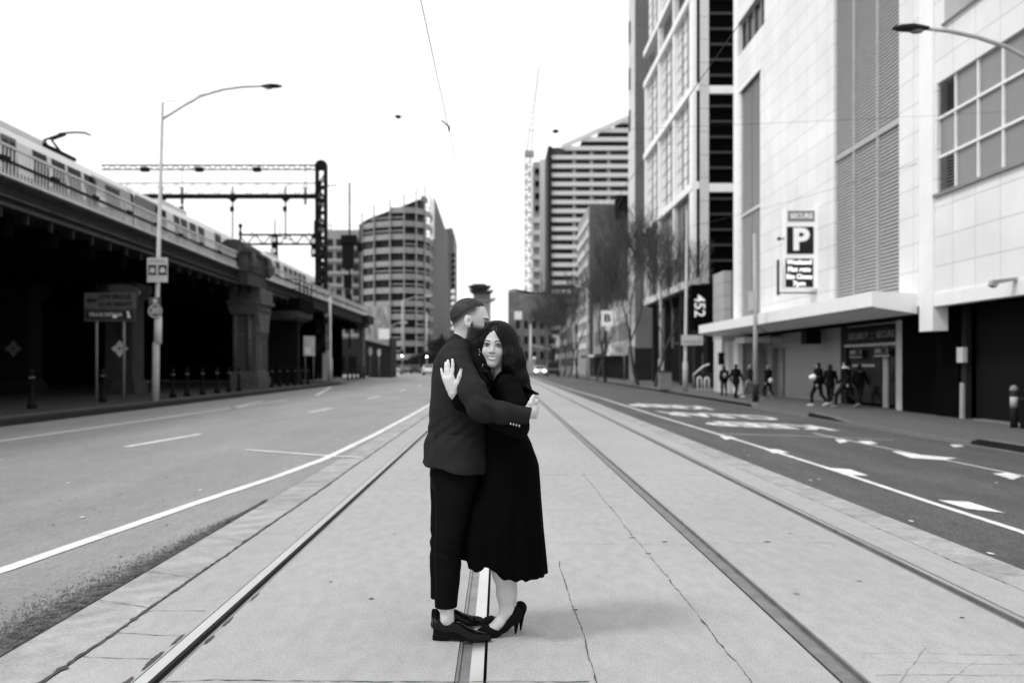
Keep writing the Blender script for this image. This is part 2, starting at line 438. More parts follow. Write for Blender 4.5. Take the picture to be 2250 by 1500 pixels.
line([G(*Z4([p])[0])[:2] for p in ((890, 272), (1240, 281), (1660, 300))], .07, 'stop_line', z=.006)
b = MB()
def gtext(body, x, y, wid, ln, zz):
    t_ = MB(); t_.text(body, 1.0, (0, 0, 0), (-1, 0, 0), (0, -1, 0), depth=.0, bold=.035)
    xs = [v[0] for v in t_.v]; ys = [v[1] for v in t_.v]
    w0, h0 = max(xs) - min(xs), max(ys) - min(ys); mx, my = (max(xs) + min(xs)) / 2, (max(ys) + min(ys)) / 2
    vv = [(x + (v[0] - mx) * wid / w0, y + (v[1] - my) * ln / h0) for v in t_.v]
    o_ = MB(); o_.add([(a, c, gz(a) + zz) for a, c in vv], t_.f); return o_
struct(gtext('KEEP', 6.9, 26.0, 3.2, 2.3, .004).build('painted_word', M_paint))
struct(gtext('CLEAR', 6.75, 30.9, 3.5, 2.8, .004).build('painted_word', M_paint))
# second pair of the same words further up, next to the rails lane
struct(gtext('KEEP', 6.3, 37.5, 3.0, 3.2, .004).build('painted_word', M_paint))
# small scuffs of old paint
for i in range(14):
    x = r.uniform(4.0, 9.5); y = r.uniform(9, 26); blot(x, y, .03, .03, M_paint, 'paint_fleck', 100 + i, z=.0045)
for i, (x, y) in enumerate(((-3.4, 11.3), (-3.1, 19), (-2.9, 23), (-3.9, 9.3), (-5.2, 12), (-7.5, 15), (3.75, 7.6), (3.8, 9.2), (3.9, 12.5), (4.0, 16))):
    blot(x, y, .025, .05, M_paint, 'paint_fleck', 140 + i, z=.0045)
for i in range(22):
    blot(r.uniform(-4.6, -2.6), r.uniform(5, 13), .015, .02, M_crack, 'tar_spot', 180 + i, z=.0045)

# ---------------- pavements with kerbs
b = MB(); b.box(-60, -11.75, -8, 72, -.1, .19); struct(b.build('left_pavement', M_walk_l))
M_kerb_d = mat('bluestone_kerb', .022, rough=.7, var=.2); M_kerb_t = mat('pale_kerb_top', .11, rough=.7, var=.2)  # kerb top paler than its face
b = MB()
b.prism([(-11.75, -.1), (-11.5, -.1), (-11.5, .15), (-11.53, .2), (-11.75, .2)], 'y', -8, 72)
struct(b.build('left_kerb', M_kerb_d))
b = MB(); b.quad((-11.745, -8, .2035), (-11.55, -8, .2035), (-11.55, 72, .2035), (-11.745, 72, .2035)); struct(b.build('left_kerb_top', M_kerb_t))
b = MB(); pl = [(-12.9, 88), (-13.6, 100), (-15.6, 124), (-18.6, 163), (-24, 230), (-80, 230), (-80, 80), (-13.2, 80)]
b.prism(pl, 'z', -.1, .17); struct(b.build('far_pavement', mat('far_paving', .22, var=.1)))
# right pavement: kerb with a wide driveway crossover towards the garage
def rk(y):  # kerb height along the right gutter
    pts = [(-8, .15), (21.2, .15), (21.8, .012), (29.5, .012), (31, .11), (33.1, .15), (33.3, .012), (40.5, .012), (40.9, .14), (400, .13)]
    for a, c in zip(pts[:-1], pts[1:]):
        if y <= c[0]: return a[1] + (c[1] - a[1]) * (y - a[0]) / (c[0] - a[0])
    return .13
ys = [-8, 10, 18.8, 20, 21.2, 21.5, 21.8, 24, 29.5, 31, 32, 32.6, 33.1, 33.3, 37, 40.5, 40.9, 44.5, 46, 60, 100, 200, 400]
def kx(y):   # build-outs round the crossover
    return 10.2 if y <= 21.5 else 10.3
b = MB(); k2 = MB(); k3 = MB()
for a, c in zip(ys[:-1], ys[1:]):
    za, zc = -.30 + rk(a), -.30 + rk(c); xa, xc = kx(a), kx(c)
    b.quad((xa + .25, a, za), (12.2, a, -.165), (12.2, c, -.165), (xc + .25, c, zc))
    k2.quad((xa, a, za), (xa + .25, a, za), (xc + .25, c, zc), (xc, c, zc))
    k3.quad((xa, a, -.42), (xa, a, za), (xc, c, zc), (xc, c, -.42))
b.quad((12.2, -8, -.165), (60, -8, -.165), (60, 400, -.165), (12.2, 400, -.165))
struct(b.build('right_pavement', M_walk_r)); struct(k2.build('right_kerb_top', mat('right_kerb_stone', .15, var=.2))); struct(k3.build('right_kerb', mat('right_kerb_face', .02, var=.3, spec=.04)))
b = MB()
b.quad((10.0, 16, gz(10) + .003), (10.18, 16, gz(10.18) + .003), (10.18, 200, gz(10.18) + .003), (10.0, 200, gz(10.0) + .003))
struct(b.build('gutter', mat('gutter_stone', .2, var=.2)))
# ------------------------------------------------------------------ railway viaduct, train, gantries
M_brick = panelmat('shaded_brick', .055, .23, .075, line=.7, lw=.008, axis='y', rough=.85, var=.15, off=.5)  # brick coloured darker to carry the shade under the deck
M_stone = mat('weathered_stone', .09, rough=.8, var=.3, scale=3)
M_fascia = mat('dark_girder', .014, rough=.7, var=.35, scale=2.5)  # near-black girder colour, unevenly toned
M_mould = mat('grimy_moulding', .042, rough=.7, var=.5, scale=1.5)
M_rail_p = mat('pale_picket_paint', .62, rough=.6, var=.2, scale=1.5)
M_train = mat('train_silver', .68, rough=.4, var=.04, scale=.6)
M_traindk = mat('train_grey_panel', .13, rough=.45, var=.2)
M_twin = mat('train_window', .012, rough=.35, var=.6, scale=.9, spec=.06)
VX = -13.4
PATH = [(-12.7, 8), (-13.1, 25), (-13.6, 48), (-13.6, 70), (-13.6, 101)]
via = thing('railway_viaduct', 'long dark railway viaduct with picket parapet carrying the train beside the street', 'viaduct', (-13.4, 50, 0))
b = MB(); b.sweep([(0, 5.62), (0, 6.38), (-14.5, 6.38), (-14.5, 5.62)], PATH); b.build('deck', M_fascia, via)
b = MB()
b.sweep([(.003, 5.60), (.16, 5.60), (.16, 5.68), (.003, 5.74)], PATH); b.sweep([(.003, 5.86), (.10, 5.86), (.10, 5.92), (.003, 5.95)], PATH)
b.sweep([(.003, 6.22), (.22, 6.30), (.22, 6.36), (.003, 6.36)], PATH)
b.build('moulding', M_mould, via)
def on_path(y):
    for a, c in zip(PATH[:-1], PATH[1:]):
        if y <= c[1]: return a[0] + (c[0] - a[0]) * (y - a[1]) / (c[1] - a[1])
    return PATH[-1][0]
b = MB(); y = 9.0
while y < 101:
    if not (51.2 < y < 55.6):
        x = on_path(y) + .08
        b.box(x - .008, x + .008, y, y + .05, 6.46, 7.20)
    y += .21
    if 51.2 < y < 55.6 and len(b.v): b.build('picket_parapet', M_rail_p, via); b = MB(); y = 55.65
b.build('picket_parapet', M_rail_p, via)
b = MB()
for z0, z1 in ((7.20, 7.26), (6.385, 6.46)): b.sweep([(.05, z0), (.12, z0), (.12, z1), (.05, z1)], PATH)
b.build('top_rail', M_rail_p, via)
b = MB(); b.sweep([(.045, 6.80), (.125, 6.80), (.125, 6.86), (.045, 6.86)], PATH); y = 10.5
while y < 100:
    x = on_path(y); b.box(x - .02, x + .14, y, y + .45, 6.79, 6.93); b.box(x - .03, x + .0, y, y + .08, 6.4, 7.2); y += 3.1
b.build('mid_rail', M_iron, via)
b = MB(); y = 9.5                                    # cross girders seen under the deck edge
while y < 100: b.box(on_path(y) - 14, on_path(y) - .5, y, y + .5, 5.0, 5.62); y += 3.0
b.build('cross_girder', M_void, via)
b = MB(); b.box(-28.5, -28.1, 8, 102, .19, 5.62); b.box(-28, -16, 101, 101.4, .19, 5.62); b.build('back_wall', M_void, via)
# brackets under the moulding
y = 12
while y < 100: x = on_path(y); b = MB(); b.box(x + .003, x + .1, y, y + .12, 5.3, 5.6); b.build('bracket', M_fascia, via); y += 1.55
# piers under the deck: shade put into their colours, deeper past the first
M_pierd = panelmat('shaded_pier_brick', .012, .23, .075, line=.7, lw=.008, axis='y', rough=.9, var=.2)
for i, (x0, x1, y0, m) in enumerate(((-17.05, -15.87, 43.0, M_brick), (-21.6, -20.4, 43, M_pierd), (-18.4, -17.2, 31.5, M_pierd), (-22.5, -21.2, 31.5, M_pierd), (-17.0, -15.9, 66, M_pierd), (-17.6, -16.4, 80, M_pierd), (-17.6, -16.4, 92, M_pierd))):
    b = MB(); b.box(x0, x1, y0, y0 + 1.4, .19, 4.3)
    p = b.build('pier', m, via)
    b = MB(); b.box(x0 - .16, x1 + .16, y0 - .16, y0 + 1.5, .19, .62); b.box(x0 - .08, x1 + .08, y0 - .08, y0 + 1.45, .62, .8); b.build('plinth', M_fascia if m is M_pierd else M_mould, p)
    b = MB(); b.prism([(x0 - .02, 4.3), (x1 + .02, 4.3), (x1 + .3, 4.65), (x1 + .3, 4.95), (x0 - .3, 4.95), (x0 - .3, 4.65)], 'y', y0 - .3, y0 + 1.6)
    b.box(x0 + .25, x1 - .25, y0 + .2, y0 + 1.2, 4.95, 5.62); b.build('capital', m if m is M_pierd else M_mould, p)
    if i < 2 or i == 2:
        b = MB(); cx_, cz_, yy = (x0 + x1) / 2 + (.05 if i == 0 else 0), 2.13, y0 - .05
        R = .34
        for k in range(4):
            a = k * math.pi / 2; ca, sa = math.cos(a), math.sin(a)
            pts = [(.07, .10), (.2, .14), (.36, .0), (.2, -.14), (.07, -.10)]
            b.prism([(cx_ + u * ca - v * sa, cz_ + u * sa + v * ca) for u, v in pts], 'y', yy, yy + .048)
        for k in range(8):
            a0, a1 = k * math.pi / 4, (k + 1) * math.pi / 4
            b.prism([(cx_ + .07 * math.cos(a0), cz_ + .07 * math.sin(a0)), (cx_ + .13 * math.cos(a0), cz_ + .13 * math.sin(a0)), (cx_ + .13 * math.cos(a1), cz_ + .13 * math.sin(a1)), (cx_ + .07 * math.cos(a1), cz_ + .07 * math.sin(a1))], 'y', yy - .003, yy + .03)
        b.build('quatrefoil', M_white if i == 0 else M_mid, p)
b = MB(); b.tube([(-16.25, 42.8, 4.9), (-16.25, 42.8, 6.0)], .16, 10); b.tube([(-16.25, 42.8, 4.9), (-16.25, 42.8, 2.6)], .1, 10); b.build('downpipe', M_mould, via)
# ornate main pier with its pedestal
X0, X1, Y0, Y1 = -14.5, -13.28, 54.2, 56.6
b = MB(); b.box(X0, X1, Y0, Y1, .19, 4.75)
mp_ = b.build('ornate_pier', panelmat('main_pier_brick', .085, .23, .075, line=.7, lw=.008, axis='x', rough=.85, var=.15), via)
b = MB()
b.box(X0 - .22, X1 + .22, Y0 - .22, Y1 + .22, .19, .75); b.box(X0 - .12, X1 + .12, Y0 - .12, Y1 + .12, .75, 1.05); b.box(X0 - .05, X1 + .05, Y0 - .05, Y1 + .05, 1.05, 1.15)
b.build('plinth', M_stone, mp_)
b = MB()
for yy in (Y0 + .05, Y1 - .05, (Y0 + Y1) / 2 - .55, (Y0 + Y1) / 2 + .55): b.box(X1 - .02, X1 + .07, yy - .09, yy + .09, 1.1, 4.0)
for xx in (X0 + .1, X1 - .35): b.tube([(xx, Y0 - .06, 1.15), (xx, Y0 - .06, 4.2)], .13, 10)
b.box(X0 - .07, X1 + .09, Y0 - .07, Y1 + .09, 3.02, 3.16)
b.build('colonnette', M_stone, mp_)
b = MB()
b.prism([(Y0 + .1, 3.2), (Y1 - .1, 3.2), (Y1 - .1, 3.5), (Y1 + .35, 4.5), (Y1 + .35, 4.75), (Y0 - .3, 4.75), (Y0 - .3, 4.5), (Y0 + .1, 3.5)], 'x', X1 - .1, X1 + .18)
b.box(X0 - .3, X1 + .4, Y0 - .35, Y1 + .4, 4.75, 4.95)
b.prism([(X0 - .1, 4.2), (X1 + .1, 4.2), (X1 + .3, 4.75), (X0 - .3, 4.75)], 'y', Y0 - .25, Y0 - .02)
for k in range(7): b.sphere((X0 + .1 + k * .19, Y0 - .2, 4.45), .1, 6)
for k in range(8): b.sphere((X1 + .2, Y0 + .2 + k * .3, 4.45), .12, 6)
b.box(X0 - .2, X1 + .3, Y0 - .2, Y1 + .3, 4.95, 5.6)
b.build('carved_capital', M_stone, mp_)
ped = MB(); px0, px1, py0, py1 = -14.75, -13.0, 51.4, 55.4
ped.box(px0, px1, py0, py1, 5.6, 7.25); ped.box(px0 - .1, px1 + .12, py0 - .1, py1 + .12, 7.25, 7.42); ped.box(px0 - .1, px1 + .1, py0 - .1, py1 + .1, 6.3, 6.42)
pr = [(px0 + .1, 7.42), (px1 - .1, 7.42), (px1 - .25, 7.72), (px1 - .6, 7.95), (px0 + .6, 7.95), (px0 + .25, 7.72)]
ped.prism(pr, 'y', py0 + .2, py1 - .3)
pd = ped.build('pedestal', M_mould, via)
b = MB(); b.tube([(px1 + .1, py0 + .35, 6.4), (px1 + .28, py0 + .35, 6.7), (px1 + .12, py0 + .35, 7.2)], .16, 8); b.tube([(px1 + .1, py1 - .15, 6.35), (px1 + .3, py1 + .1, 6.6), (px1 + .05, py1 + .1, 7.3)], .2, 8)
b.sphere((px1 + .15, py1 + .15, 6.75), .32, 8); b.build('scroll', M_stone, pd)
b = MB(); b.tube([(-13.6, 52.0, 5.0), (-13.55, 52.0, 8.6)], .06, 8); b.sphere((-13.55, 52, 8.7), .12, 6); b.sphere((-13.55, 52, 8.3), .1, 6); b.build('finial_post', M_iron, pd)
# later bays: control cabin bracketed off the parapet, steps and plant room below
b = MB(); b.box(-14.6, -12.75, 63.6, 68.2, 4.9, 5.72); b.build('signal_platform', M_void, via)
b = MB(); b.prism([(-14.9, 4.35), (-13.3, 4.35), (-12.9, 4.55), (-12.9, 4.9), (-14.9, 4.9)], 'y', 63.6, 68.6); b.build('platform_soffit', M_mould, via)
b = MB()
for yy in (64, 65.3, 66.6, 67.9):
    b.tube([(-12.85, yy, 5.7), (-12.85, yy, 6.9)], .045, 6)
for zz in (6.3, 6.9): b.tube([(-12.85, 63.7, zz), (-12.85, 68.1, zz)], .035, 6); b.tube([(-12.85, 63.7, zz), (-14.3, 63.7, zz)], .035, 6)
b.build('platform_railing', M_iron, via)
b = MB(); b.box(-16.0, -13.5, 66.5, 67.2, .19, 4.4); b.build('dark_pillar', M_pierd, via)
b = MB(); b.box(-13.95, -13.75, 79.0, 79.3, .19, 4.7); b.box(-14.05, -13.6, 78.9, 79.4, .19, 2.6); b.build('pale_column', M_steel, via)
b = MB(); b.box(-14.1, -13.7, 99.6, 101.4, .19, 5.6); b.box(-14.3, -13.3, 99.2, 101.5, 5.2, 5.6); b.build('end_pillar', M_stone, via)
b = MB(); b.box(-15.4, -13.0, 98.5, 103, 5.6, 6.38); b.build('end_cornice', M_fascia, via)
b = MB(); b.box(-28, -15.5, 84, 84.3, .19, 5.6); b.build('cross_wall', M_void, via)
# notice on the pillar
nb = thing('notice_board', 'pale notice poster on the dark pillar under the viaduct', 'notice', (-13.2, 66.2, 0))
b = MB(); b.box(-13.05, -12.3, 66.2, 66.25, 2.05, 3.35); b.build('poster', mat('pale_paper', .6, var=.25, scale=2), nb)
b = MB(); b.box(-12.97, -12.6, 66.18, 66.195, 2.15, 2.6); b.build('poster_patch', M_white, nb)
b = MB(); b.tube([(-12.95, 66.3, .2), (-12.95, 66.3, 3.4)], .04, 6); b.tube([(-12.4, 66.3, .2), (-12.4, 66.3, 3.4)], .04, 6); b.build('post', M_mid, nb)

# ---------------- train
def carriage(name, label, y0, y1, wins, doors, group='coupled carriages of the suburban train'):
    t = thing(name, label, 'train carriage', (-18.8, (y0 + y1) / 2, 6.5), group)
    xn, xf = -17.3, -20.3
    prof = [(xn, 7.0), (xn + .02, 7.9), (xn, 8.6), (xn - .08, 9.45), (xn - .35, 9.85), (xn - .9, 10.08), (xf + .9, 10.08), (xf + .35, 9.85), (xf + .08, 9.45), (xf, 8.6), (xf, 7.0)]
    b = MB(); b.prism(prof, 'y', y0, y1)
    body = b.build('body_shell', M_train, t)
    b = MB(); b.add([(xn + .022, y0, 7.0), (xn + .022, y1, 7.0), (xn + .04, y1, 7.9), (xn + .025, y1, 8.3), (xn + .025, y0, 8.3), (xn + .04, y0, 7.9)], [(0, 1, 2, 3, 4, 5)]); b.build('lower_panel', M_mid, t)
    for w0, w1 in wins:
        b = MB(); b.add([(xn + .045, w0, 8.2), (xn + .045, w1, 8.2), (xn - .045, w1, 9.42), (xn - .045, w0, 9.42), (xn - .2, w0, 8.2), (xn - .2, w1, 8.2), (xn - .2, w1, 9.42), (xn - .2, w0, 9.42)],
                        [(0, 1, 2, 3), (0, 4, 5, 1), (3, 2, 6, 7), (0, 3, 7, 4), (1, 5, 6, 2)])
        b.build('window', M_twin, t)
    for w0, w1 in doors:
        b = MB(); b.add([(xn + .028, w0, 7.1), (xn + .028, w1, 7.1), (xn + .035, w1, 8.3), (xn - .055, w1, 9.5), (xn - .055, w0, 9.5), (xn + .035, w0, 8.3)], [(0, 1, 2, 3, 4, 5)])
        d = b.build('door', M_traindk, t)
        m = (w0 + w1) / 2
        for a, c in ((w0 + .12, m - .08), (m + .08, w1 - .12)):
            b = MB(); b.add([(xn + .05, a, 8.25), (xn + .05, c, 8.25), (xn - .03, c, 9.35), (xn - .03, a, 9.35)], [(0, 1, 2, 3)]); b.build('door_window', M_twin, d)
    b = MB(); b.box(xn - .1, xf + .1, y0 + .2, y1 - .2, 6.45, 6.99); b.build('underframe', M_black, t)
    b = MB(); b.box(-18.1, -19.5, (y0 + y1) / 2 - 2.2, (y0 + y1) / 2 + 2.2, 10.085, 10.3); b.build('roof_unit', M_pale, t)
    return t
def win_run(y, n, w=1.15, g=.45): return [(y + i * (w + g), y + i * (w + g) + w) for i in range(n)]
cA = carriage('train_carriage', 'nearest white train carriage, cut by the left edge of the picture', 5, 27.6, win_run(19, 3), [(25.2, 26.9)])
cB = carriage('train_carriage', 'white train carriage behind the pantograph, with grey cab end', 28.0, 46.8,
     [(36.97 - .25 - 0, 38.3)] and [(y0, y1) for y0, y1 in [(FPX * 17.3 / (CX - a), FPX * 17.3 / (CX - c_)) for a, c_ in ((75, 105), (117, 145), (152, 180), (188, 213))]],
     [(FPX * 17.3 / (CX - 2), FPX * 17.3 / (CX + 0 - 34)) and (34.6, 35.7)])
b = MB(); xn = -17.3
b.add([(xn + .03, 42.1, 9.93 - .35), (xn + .045, 43.6, 7.0), (xn + .045, 46.75, 7.0), (xn + .03, 46.75, 8.6), (xn - .05, 46.75, 9.5), (xn - .05, 42.3, 9.5)], [(0, 1, 2, 3, 4, 5)])
b.build('cab_stripe', M_louv, cB)
b = MB(); b.add([(xn + .08, 43.7, 8.3), (xn + .08, 45.3, 8.3), (xn - .005, 45.3, 9.35), (xn - .005, 43.7, 9.35)], [(0, 1, 2, 3)]); b.build('cab_window', M_twin, cB)
cC = carriage('train_carriage', 'white train carriage with dark cab end facing the coupled one', 47.3, 63.4, [(53.0, 53.9), (54.2, 55.2), (55.7, 56.8), (57.3, 58.4)], [(60.6, 61.9)])
b = MB(); b.add([(xn + .03, 47.3, 7.0), (xn + .045, 51.2, 7.0), (xn + .045, 51.2, 8.6), (xn - .05, 50.9, 9.55), (xn - .05, 47.3, 9.55), (xn + .03, 47.3, 8.6)], [(0, 1, 2, 3, 4, 5)]); b.build('cab_panel', M_traindk, cC)
b = MB(); b.add([(xn + .08, 50.1, 8.2), (xn + .08, 51.6, 8.2), (xn - .005, 51.6, 9.4), (xn - .005, 50.1, 9.4)], [(0, 1, 2, 3)]); b.build('cab_window', M_black, cC)
b = MB(); b.prism([(xn + .01, 7), (xn - .1, 9.5), (xn - .9, 10.0), (xn - 2.2, 10.0), (xn - 2.9, 9.5), (xn - 3.0, 7)], 'y', 46.85, 47.25); b.build('gangway', M_black, cC)
cD = carriage('train_carriage', 'farthest train carriage, running out of sight behind the pedestal', 63.8, 95, win_run(64.8, 6, 1.3, .6) + win_run(80, 5, 1.3, .6), [(77, 78.5)])
pn = thing('pantograph', 'black folded pantograph raised on the roof of the near carriage', 'pantograph', (-18.8, 38.5, 10.1))
b = MB(); b.tube([(-18.1, 39.4, 10.16), (-18.1, 42.4, 10.16)], .09, 6); b.tube([(-19.1, 39.4, 10.16), (-19.1, 42.4, 10.16)], .09, 6); b.tube([(-18.1, 40, 10.16), (-19.1, 40, 10.16)], .08, 6); b.tube([(-18.1, 42, 10.16), (-19.1, 42, 10.16)], .08, 6)
b.build('base_frame', M_iron, pn)
b = MB(); b.tube([(-18.2, 41.4, 10.2), (-18.1, 40.2, 10.5), (-17.9, 41.0, 10.9)], .06, 6); b.tube([(-18.6, 41.4, 10.2), (-18.4, 40.2, 10.5), (-18.1, 41.0, 10.9)], .06, 6); b.build('arm', M_iron, pn)
b = MB(); b.tube([(-18.35, 41.0, 10.8), (-18.1, 41.0, 10.95), (-17.5, 41.0, 11.0), (-17.1, 41.0, 10.98), (-16.85, 41.0, 10.88)], .045, 6); b.build('contact_bow', M_iron, pn)

# ---------------- overhead gantries over the railway
def lattice_mast(x, y, z0, z1, w, r_=.05, step=None):
    b = MB(); h = w / 2
    for sx in (-h, h):
        for sy in (-h, h): b.box(x + sx - r_, x + sx + r_, y + sy - r_, y + sy + r_, z0, z1)
    step = step or w * 1.25; z = z0; k = 0
    while z + step <= z1:
        s_ = 1 if k % 2 else -1
        for sy in (-h, h): b.tube([(x - s_ * h, y + sy, z), (x + s_ * h, y + sy, z + step)], r_ * .75, 5)
        for sx in (-h, h): b.tube([(x + sx, y - s_ * h, z), (x + sx, y + s_ * h, z + step)], r_ * .75, 5)
        b.box(x - h, x + h, y - h - r_ * .8, y - h + r_ * .8, z - r_, z + r_); b.box(x - h, x + h, y + h - r_ * .8, y + h + r_ * .8, z - r_, z + r_)
        z += step; k += 1
    return b
def truss(x0, x1, y, z0, z1, r_=.05, step=1.0, zig=True):
    b = MB(); b.box(x0, x1, y - r_, y + r_, z0 - r_, z0 + r_); b.box(x0, x1, y - r_, y + r_, z1 - r_, z1 + r_)
    x = x0; k = 0
    while x < x1 - .01:
        xe = min(x + step, x1); b.tube([(x, y, z0 if k % 2 else z1), (xe, y, z1 if k % 2 else z0)], r_ * .7, 5); x = xe; k += 1
    return b
gy = 79
gan = thing('rail_gantry', 'tall black railway gantry, its lattice mast standing on the viaduct edge', 'gantry', (-14.15, gy, 0))
lattice_mast(-14.15, gy, 2.5, 17.3, .68, .095, 1.0).build('mast', M_iron, gan)
b = MB(); b.box(-14.55, -13.75, gy - .4, gy + .4, 16.9, 17.3)
for k in range(9):
    a = math.pi * k / 8; b.box(-14.15 - .38 * math.cos(a) - .05, -14.15 - .38 * math.cos(a) + .05, gy - .35, gy + .35, 17.3, 17.35 + .3 * math.sin(a))
b.build('mast_cap', M_iron, gan)
b = truss(-31.6, -14.5, gy, 16.92, 17.28, .05, .42)
for xx in (-28.2, -23.9, -19.3): b.box(xx - .25, xx + .35, gy - .2, gy + .2, 16.75, 17.1)
b.build('upper_beam', M_iron, gan)
b = MB(); b.box(-31.6, -14.5, gy - .15, gy + .15, 14.62, 14.98)
for xx in (-26.8, -21.2, -17.0): b.prism([(xx - .35, 14.62), (xx + .35, 14.62), (xx + .08, 14.35), (xx - .08, 14.35)], 'y', gy - .12, gy + .12); b.box(xx - .05, xx + .05, gy - .05, gy + .05, 15.0, 15.6)
b.build('lower_beam', M_iron, gan)
for xx in (-21.2, -17.0, -25.2): b = MB(); b.tube([(xx, gy, 14.6), (xx, gy, 11.5)], .06, 6); b.box(xx - .2, xx + .1, gy - .1, gy + .1, 13.6, 14.0); b.tube([(xx - .7, gy, 11.7), (xx + .5, gy, 11.3)], .04, 5); b.build('drop_arm', M_iron, gan)
b = MB(); b.tube([(-13.8, gy, 15.6), (-12.9, gy, 15.7)], .05, 5); b.tube([(-12.95, gy, 15.7), (-8.0, gy + 18, 12.3)], .018, 4); b.build('stay', M_mid, gan)
g2 = thing('rail_gantry', 'pale open truss gantry further along the railway, seen between the black beams', 'gantry', (-15, 105, 6))
truss(-46, -19.0, 105, 19.3, 20.6, .075, .85).build('truss_beam', M_steel, g2)
b = MB(); b.tube([(-18.9, 105, 6), (-18.9, 105, 20.8)], .12, 8); b.build('mast', M_iron, g2)
b = MB()
for xx in (-33.5, -20.5): b.tube([(xx, 105, 20.6), (xx, 105, 22.6)], .05, 5); b.tube([(xx, 105, 19.3), (xx, 105, 17.9)], .05, 5); b.box(xx - .15, xx + .15, 104.9, 105.1, 18.4, 20.2)
b.build('drop_arm', M_mid, g2)
g3 = thing('rail_gantry', 'low dark lattice gantry carrying signals at the far end of the viaduct', 'gantry', (-18.5, 116, 6))
truss(-30.4, -20.7, 116, 15.5, 16.6, .12, .95).build('truss_beam', M_iron, g3)
for xx in (-28.9, -25.6, -22.2, -20.9): b = MB(); b.tube([(xx, 116, 16.6), (xx, 116, 18.3)], .05, 5); b.build('upright', M_mid, g3)
lattice_mast(-20.7, 116, 6, 17, .7, .1).build('mast', M_iron, g3)
pole = thing('rail_pole', 'thin dark pole with bulky equipment beside the lattice mast', 'pole', (-14.0, 92.8, 0))
b = MB(); b.tube([(-14.0, 92.8, 3), (-14.0, 92.8, 18.4)], .085, 8); b.build('shaft', M_iron, pole)
b = MB(); b.box(-14.75, -13.3, 92.4, 93.1, 12.6, 13.5); b.box(-14.65, -13.6, 92.4, 93.1, 10.4, 12.7); b.box(-14.5, -13.8, 92.5, 93, 8.6, 9.8); b.box(-13.3, -12.8, 92.6, 93.0, 12.0, 12.8); b.box(-14.35, -13.8, 92.5, 93, 6, 8.0); b.build('equipment_box', M_iron, pole)
# two and three aspect rail signals
def signal(x, y, z, n, label):
    t = thing('rail_signal', label, 'signal', (x, y, z), 'railway signals')
    b = MB(); b.box(x - .28, x + .28, y, y + .12, z - .45, z + n * .95 - .45); b.build('backplate', M_black, t)
    for k in range(n):
        b = MB(); b.tube([(x, y, z + k * .95), (x, y - .35, z + k * .95)], .3, 12); l = b.build('hood', M_black, t)
        b = MB(); b.disc((x, y - .36, z + k * .95), (0, 1, 0), .21, .02, 16); b.build('lens', M_pale, l)
    b = MB(); b.tube([(x, y + .08, z + n * .95 - .5), (x, y + .08, z + n * .95 + .9)], .06, 6); b.build('hanger', M_black, t)
signal(-19.9, 88, 11.5, 2, 'two lamp railway signal hanging over the track, left one')
signal(-16.4, 88, 11.4, 2, 'two lamp railway signal tight beside the black lattice mast')
b3 = thing('equipment_cabinet', 'pale railway cabinets behind railings at the viaduct edge beyond the mast', 'cabinet', (-14.4, 84, 6.4))
b = MB(); b.box(-15.4, -14.2, 80.5, 84, 6.4, 8.1); b.build('cabinet_box', M_louv, b3)
b = MB(); b.box(-15.5, -14.1, 80.4, 84.1, 8.1, 8.2); b.build('cabinet_lid', M_white, b3)

# ---------------- bollards under the viaduct
def bollard(label, x, y):
    t = thing('bollard', label, 'bollard', (x, y, .19), 'black iron bollards along the left pavement')
    b = MB(); b.lathe([(.0, 0), (.13, 0), (.13, .12), (.085, .2), (.065, .5), (.055, .84), (.085, .86), (.085, .9), (.055, .93), (.05, .98), (.075, 1.03), (.06, 1.09), (0, 1.12)], (x, y, .19), 12); b.build('shaft', M_iron, t)
    b = MB(); b.lathe([(.088, .865), (.092, .88), (.088, .895)], (x, y, .19), 12); b.build('collar', M_mid, t)
    return t
bpos = []
for px in (70, 226, 380, 411, 445, 477, 503, 525):
    x = -12.35 if px > 230 else -13.2
    bpos.append((x, -x * FPX / (CX - px)))
bp2 = [(-12.6, y) for y in (55.0, 57.0, 59.1, 61.2, 63.3, 65.4)] + [(-12.9, y) for y in (84.5, 87, 89.5, 92, 94.5)]
ords = ['in front of the darkest bay at the left edge', 'just behind the low bridge sign', 'first to the right of the street lamp pole', 'second to the right of the street lamp pole', 'third to the right of the street lamp pole', 'fourth to the right of the street lamp pole', 'second before the ornate pier', 'right in front of the ornate pier']
o2 = ['first past the ornate pier', 'second past the ornate pier', 'third past the ornate pier', 'fourth past the ornate pier', 'fifth past the ornate pier', 'sixth past the ornate pier, by the notice', 'first of the far row near the viaduct end', 'second of the far row near the viaduct end', 'third of the far row near the viaduct end', 'fourth of the far row near the viaduct end', 'last of the far row near the viaduct end']
B0 = bollard('black iron bollard ' + ords[0], *bpos[0])
for (x, y), lb in zip(bpos[1:] + bp2, ords[1:] + o2): dup(B0, (x, y, .19), None, 'black iron bollard ' + lb)

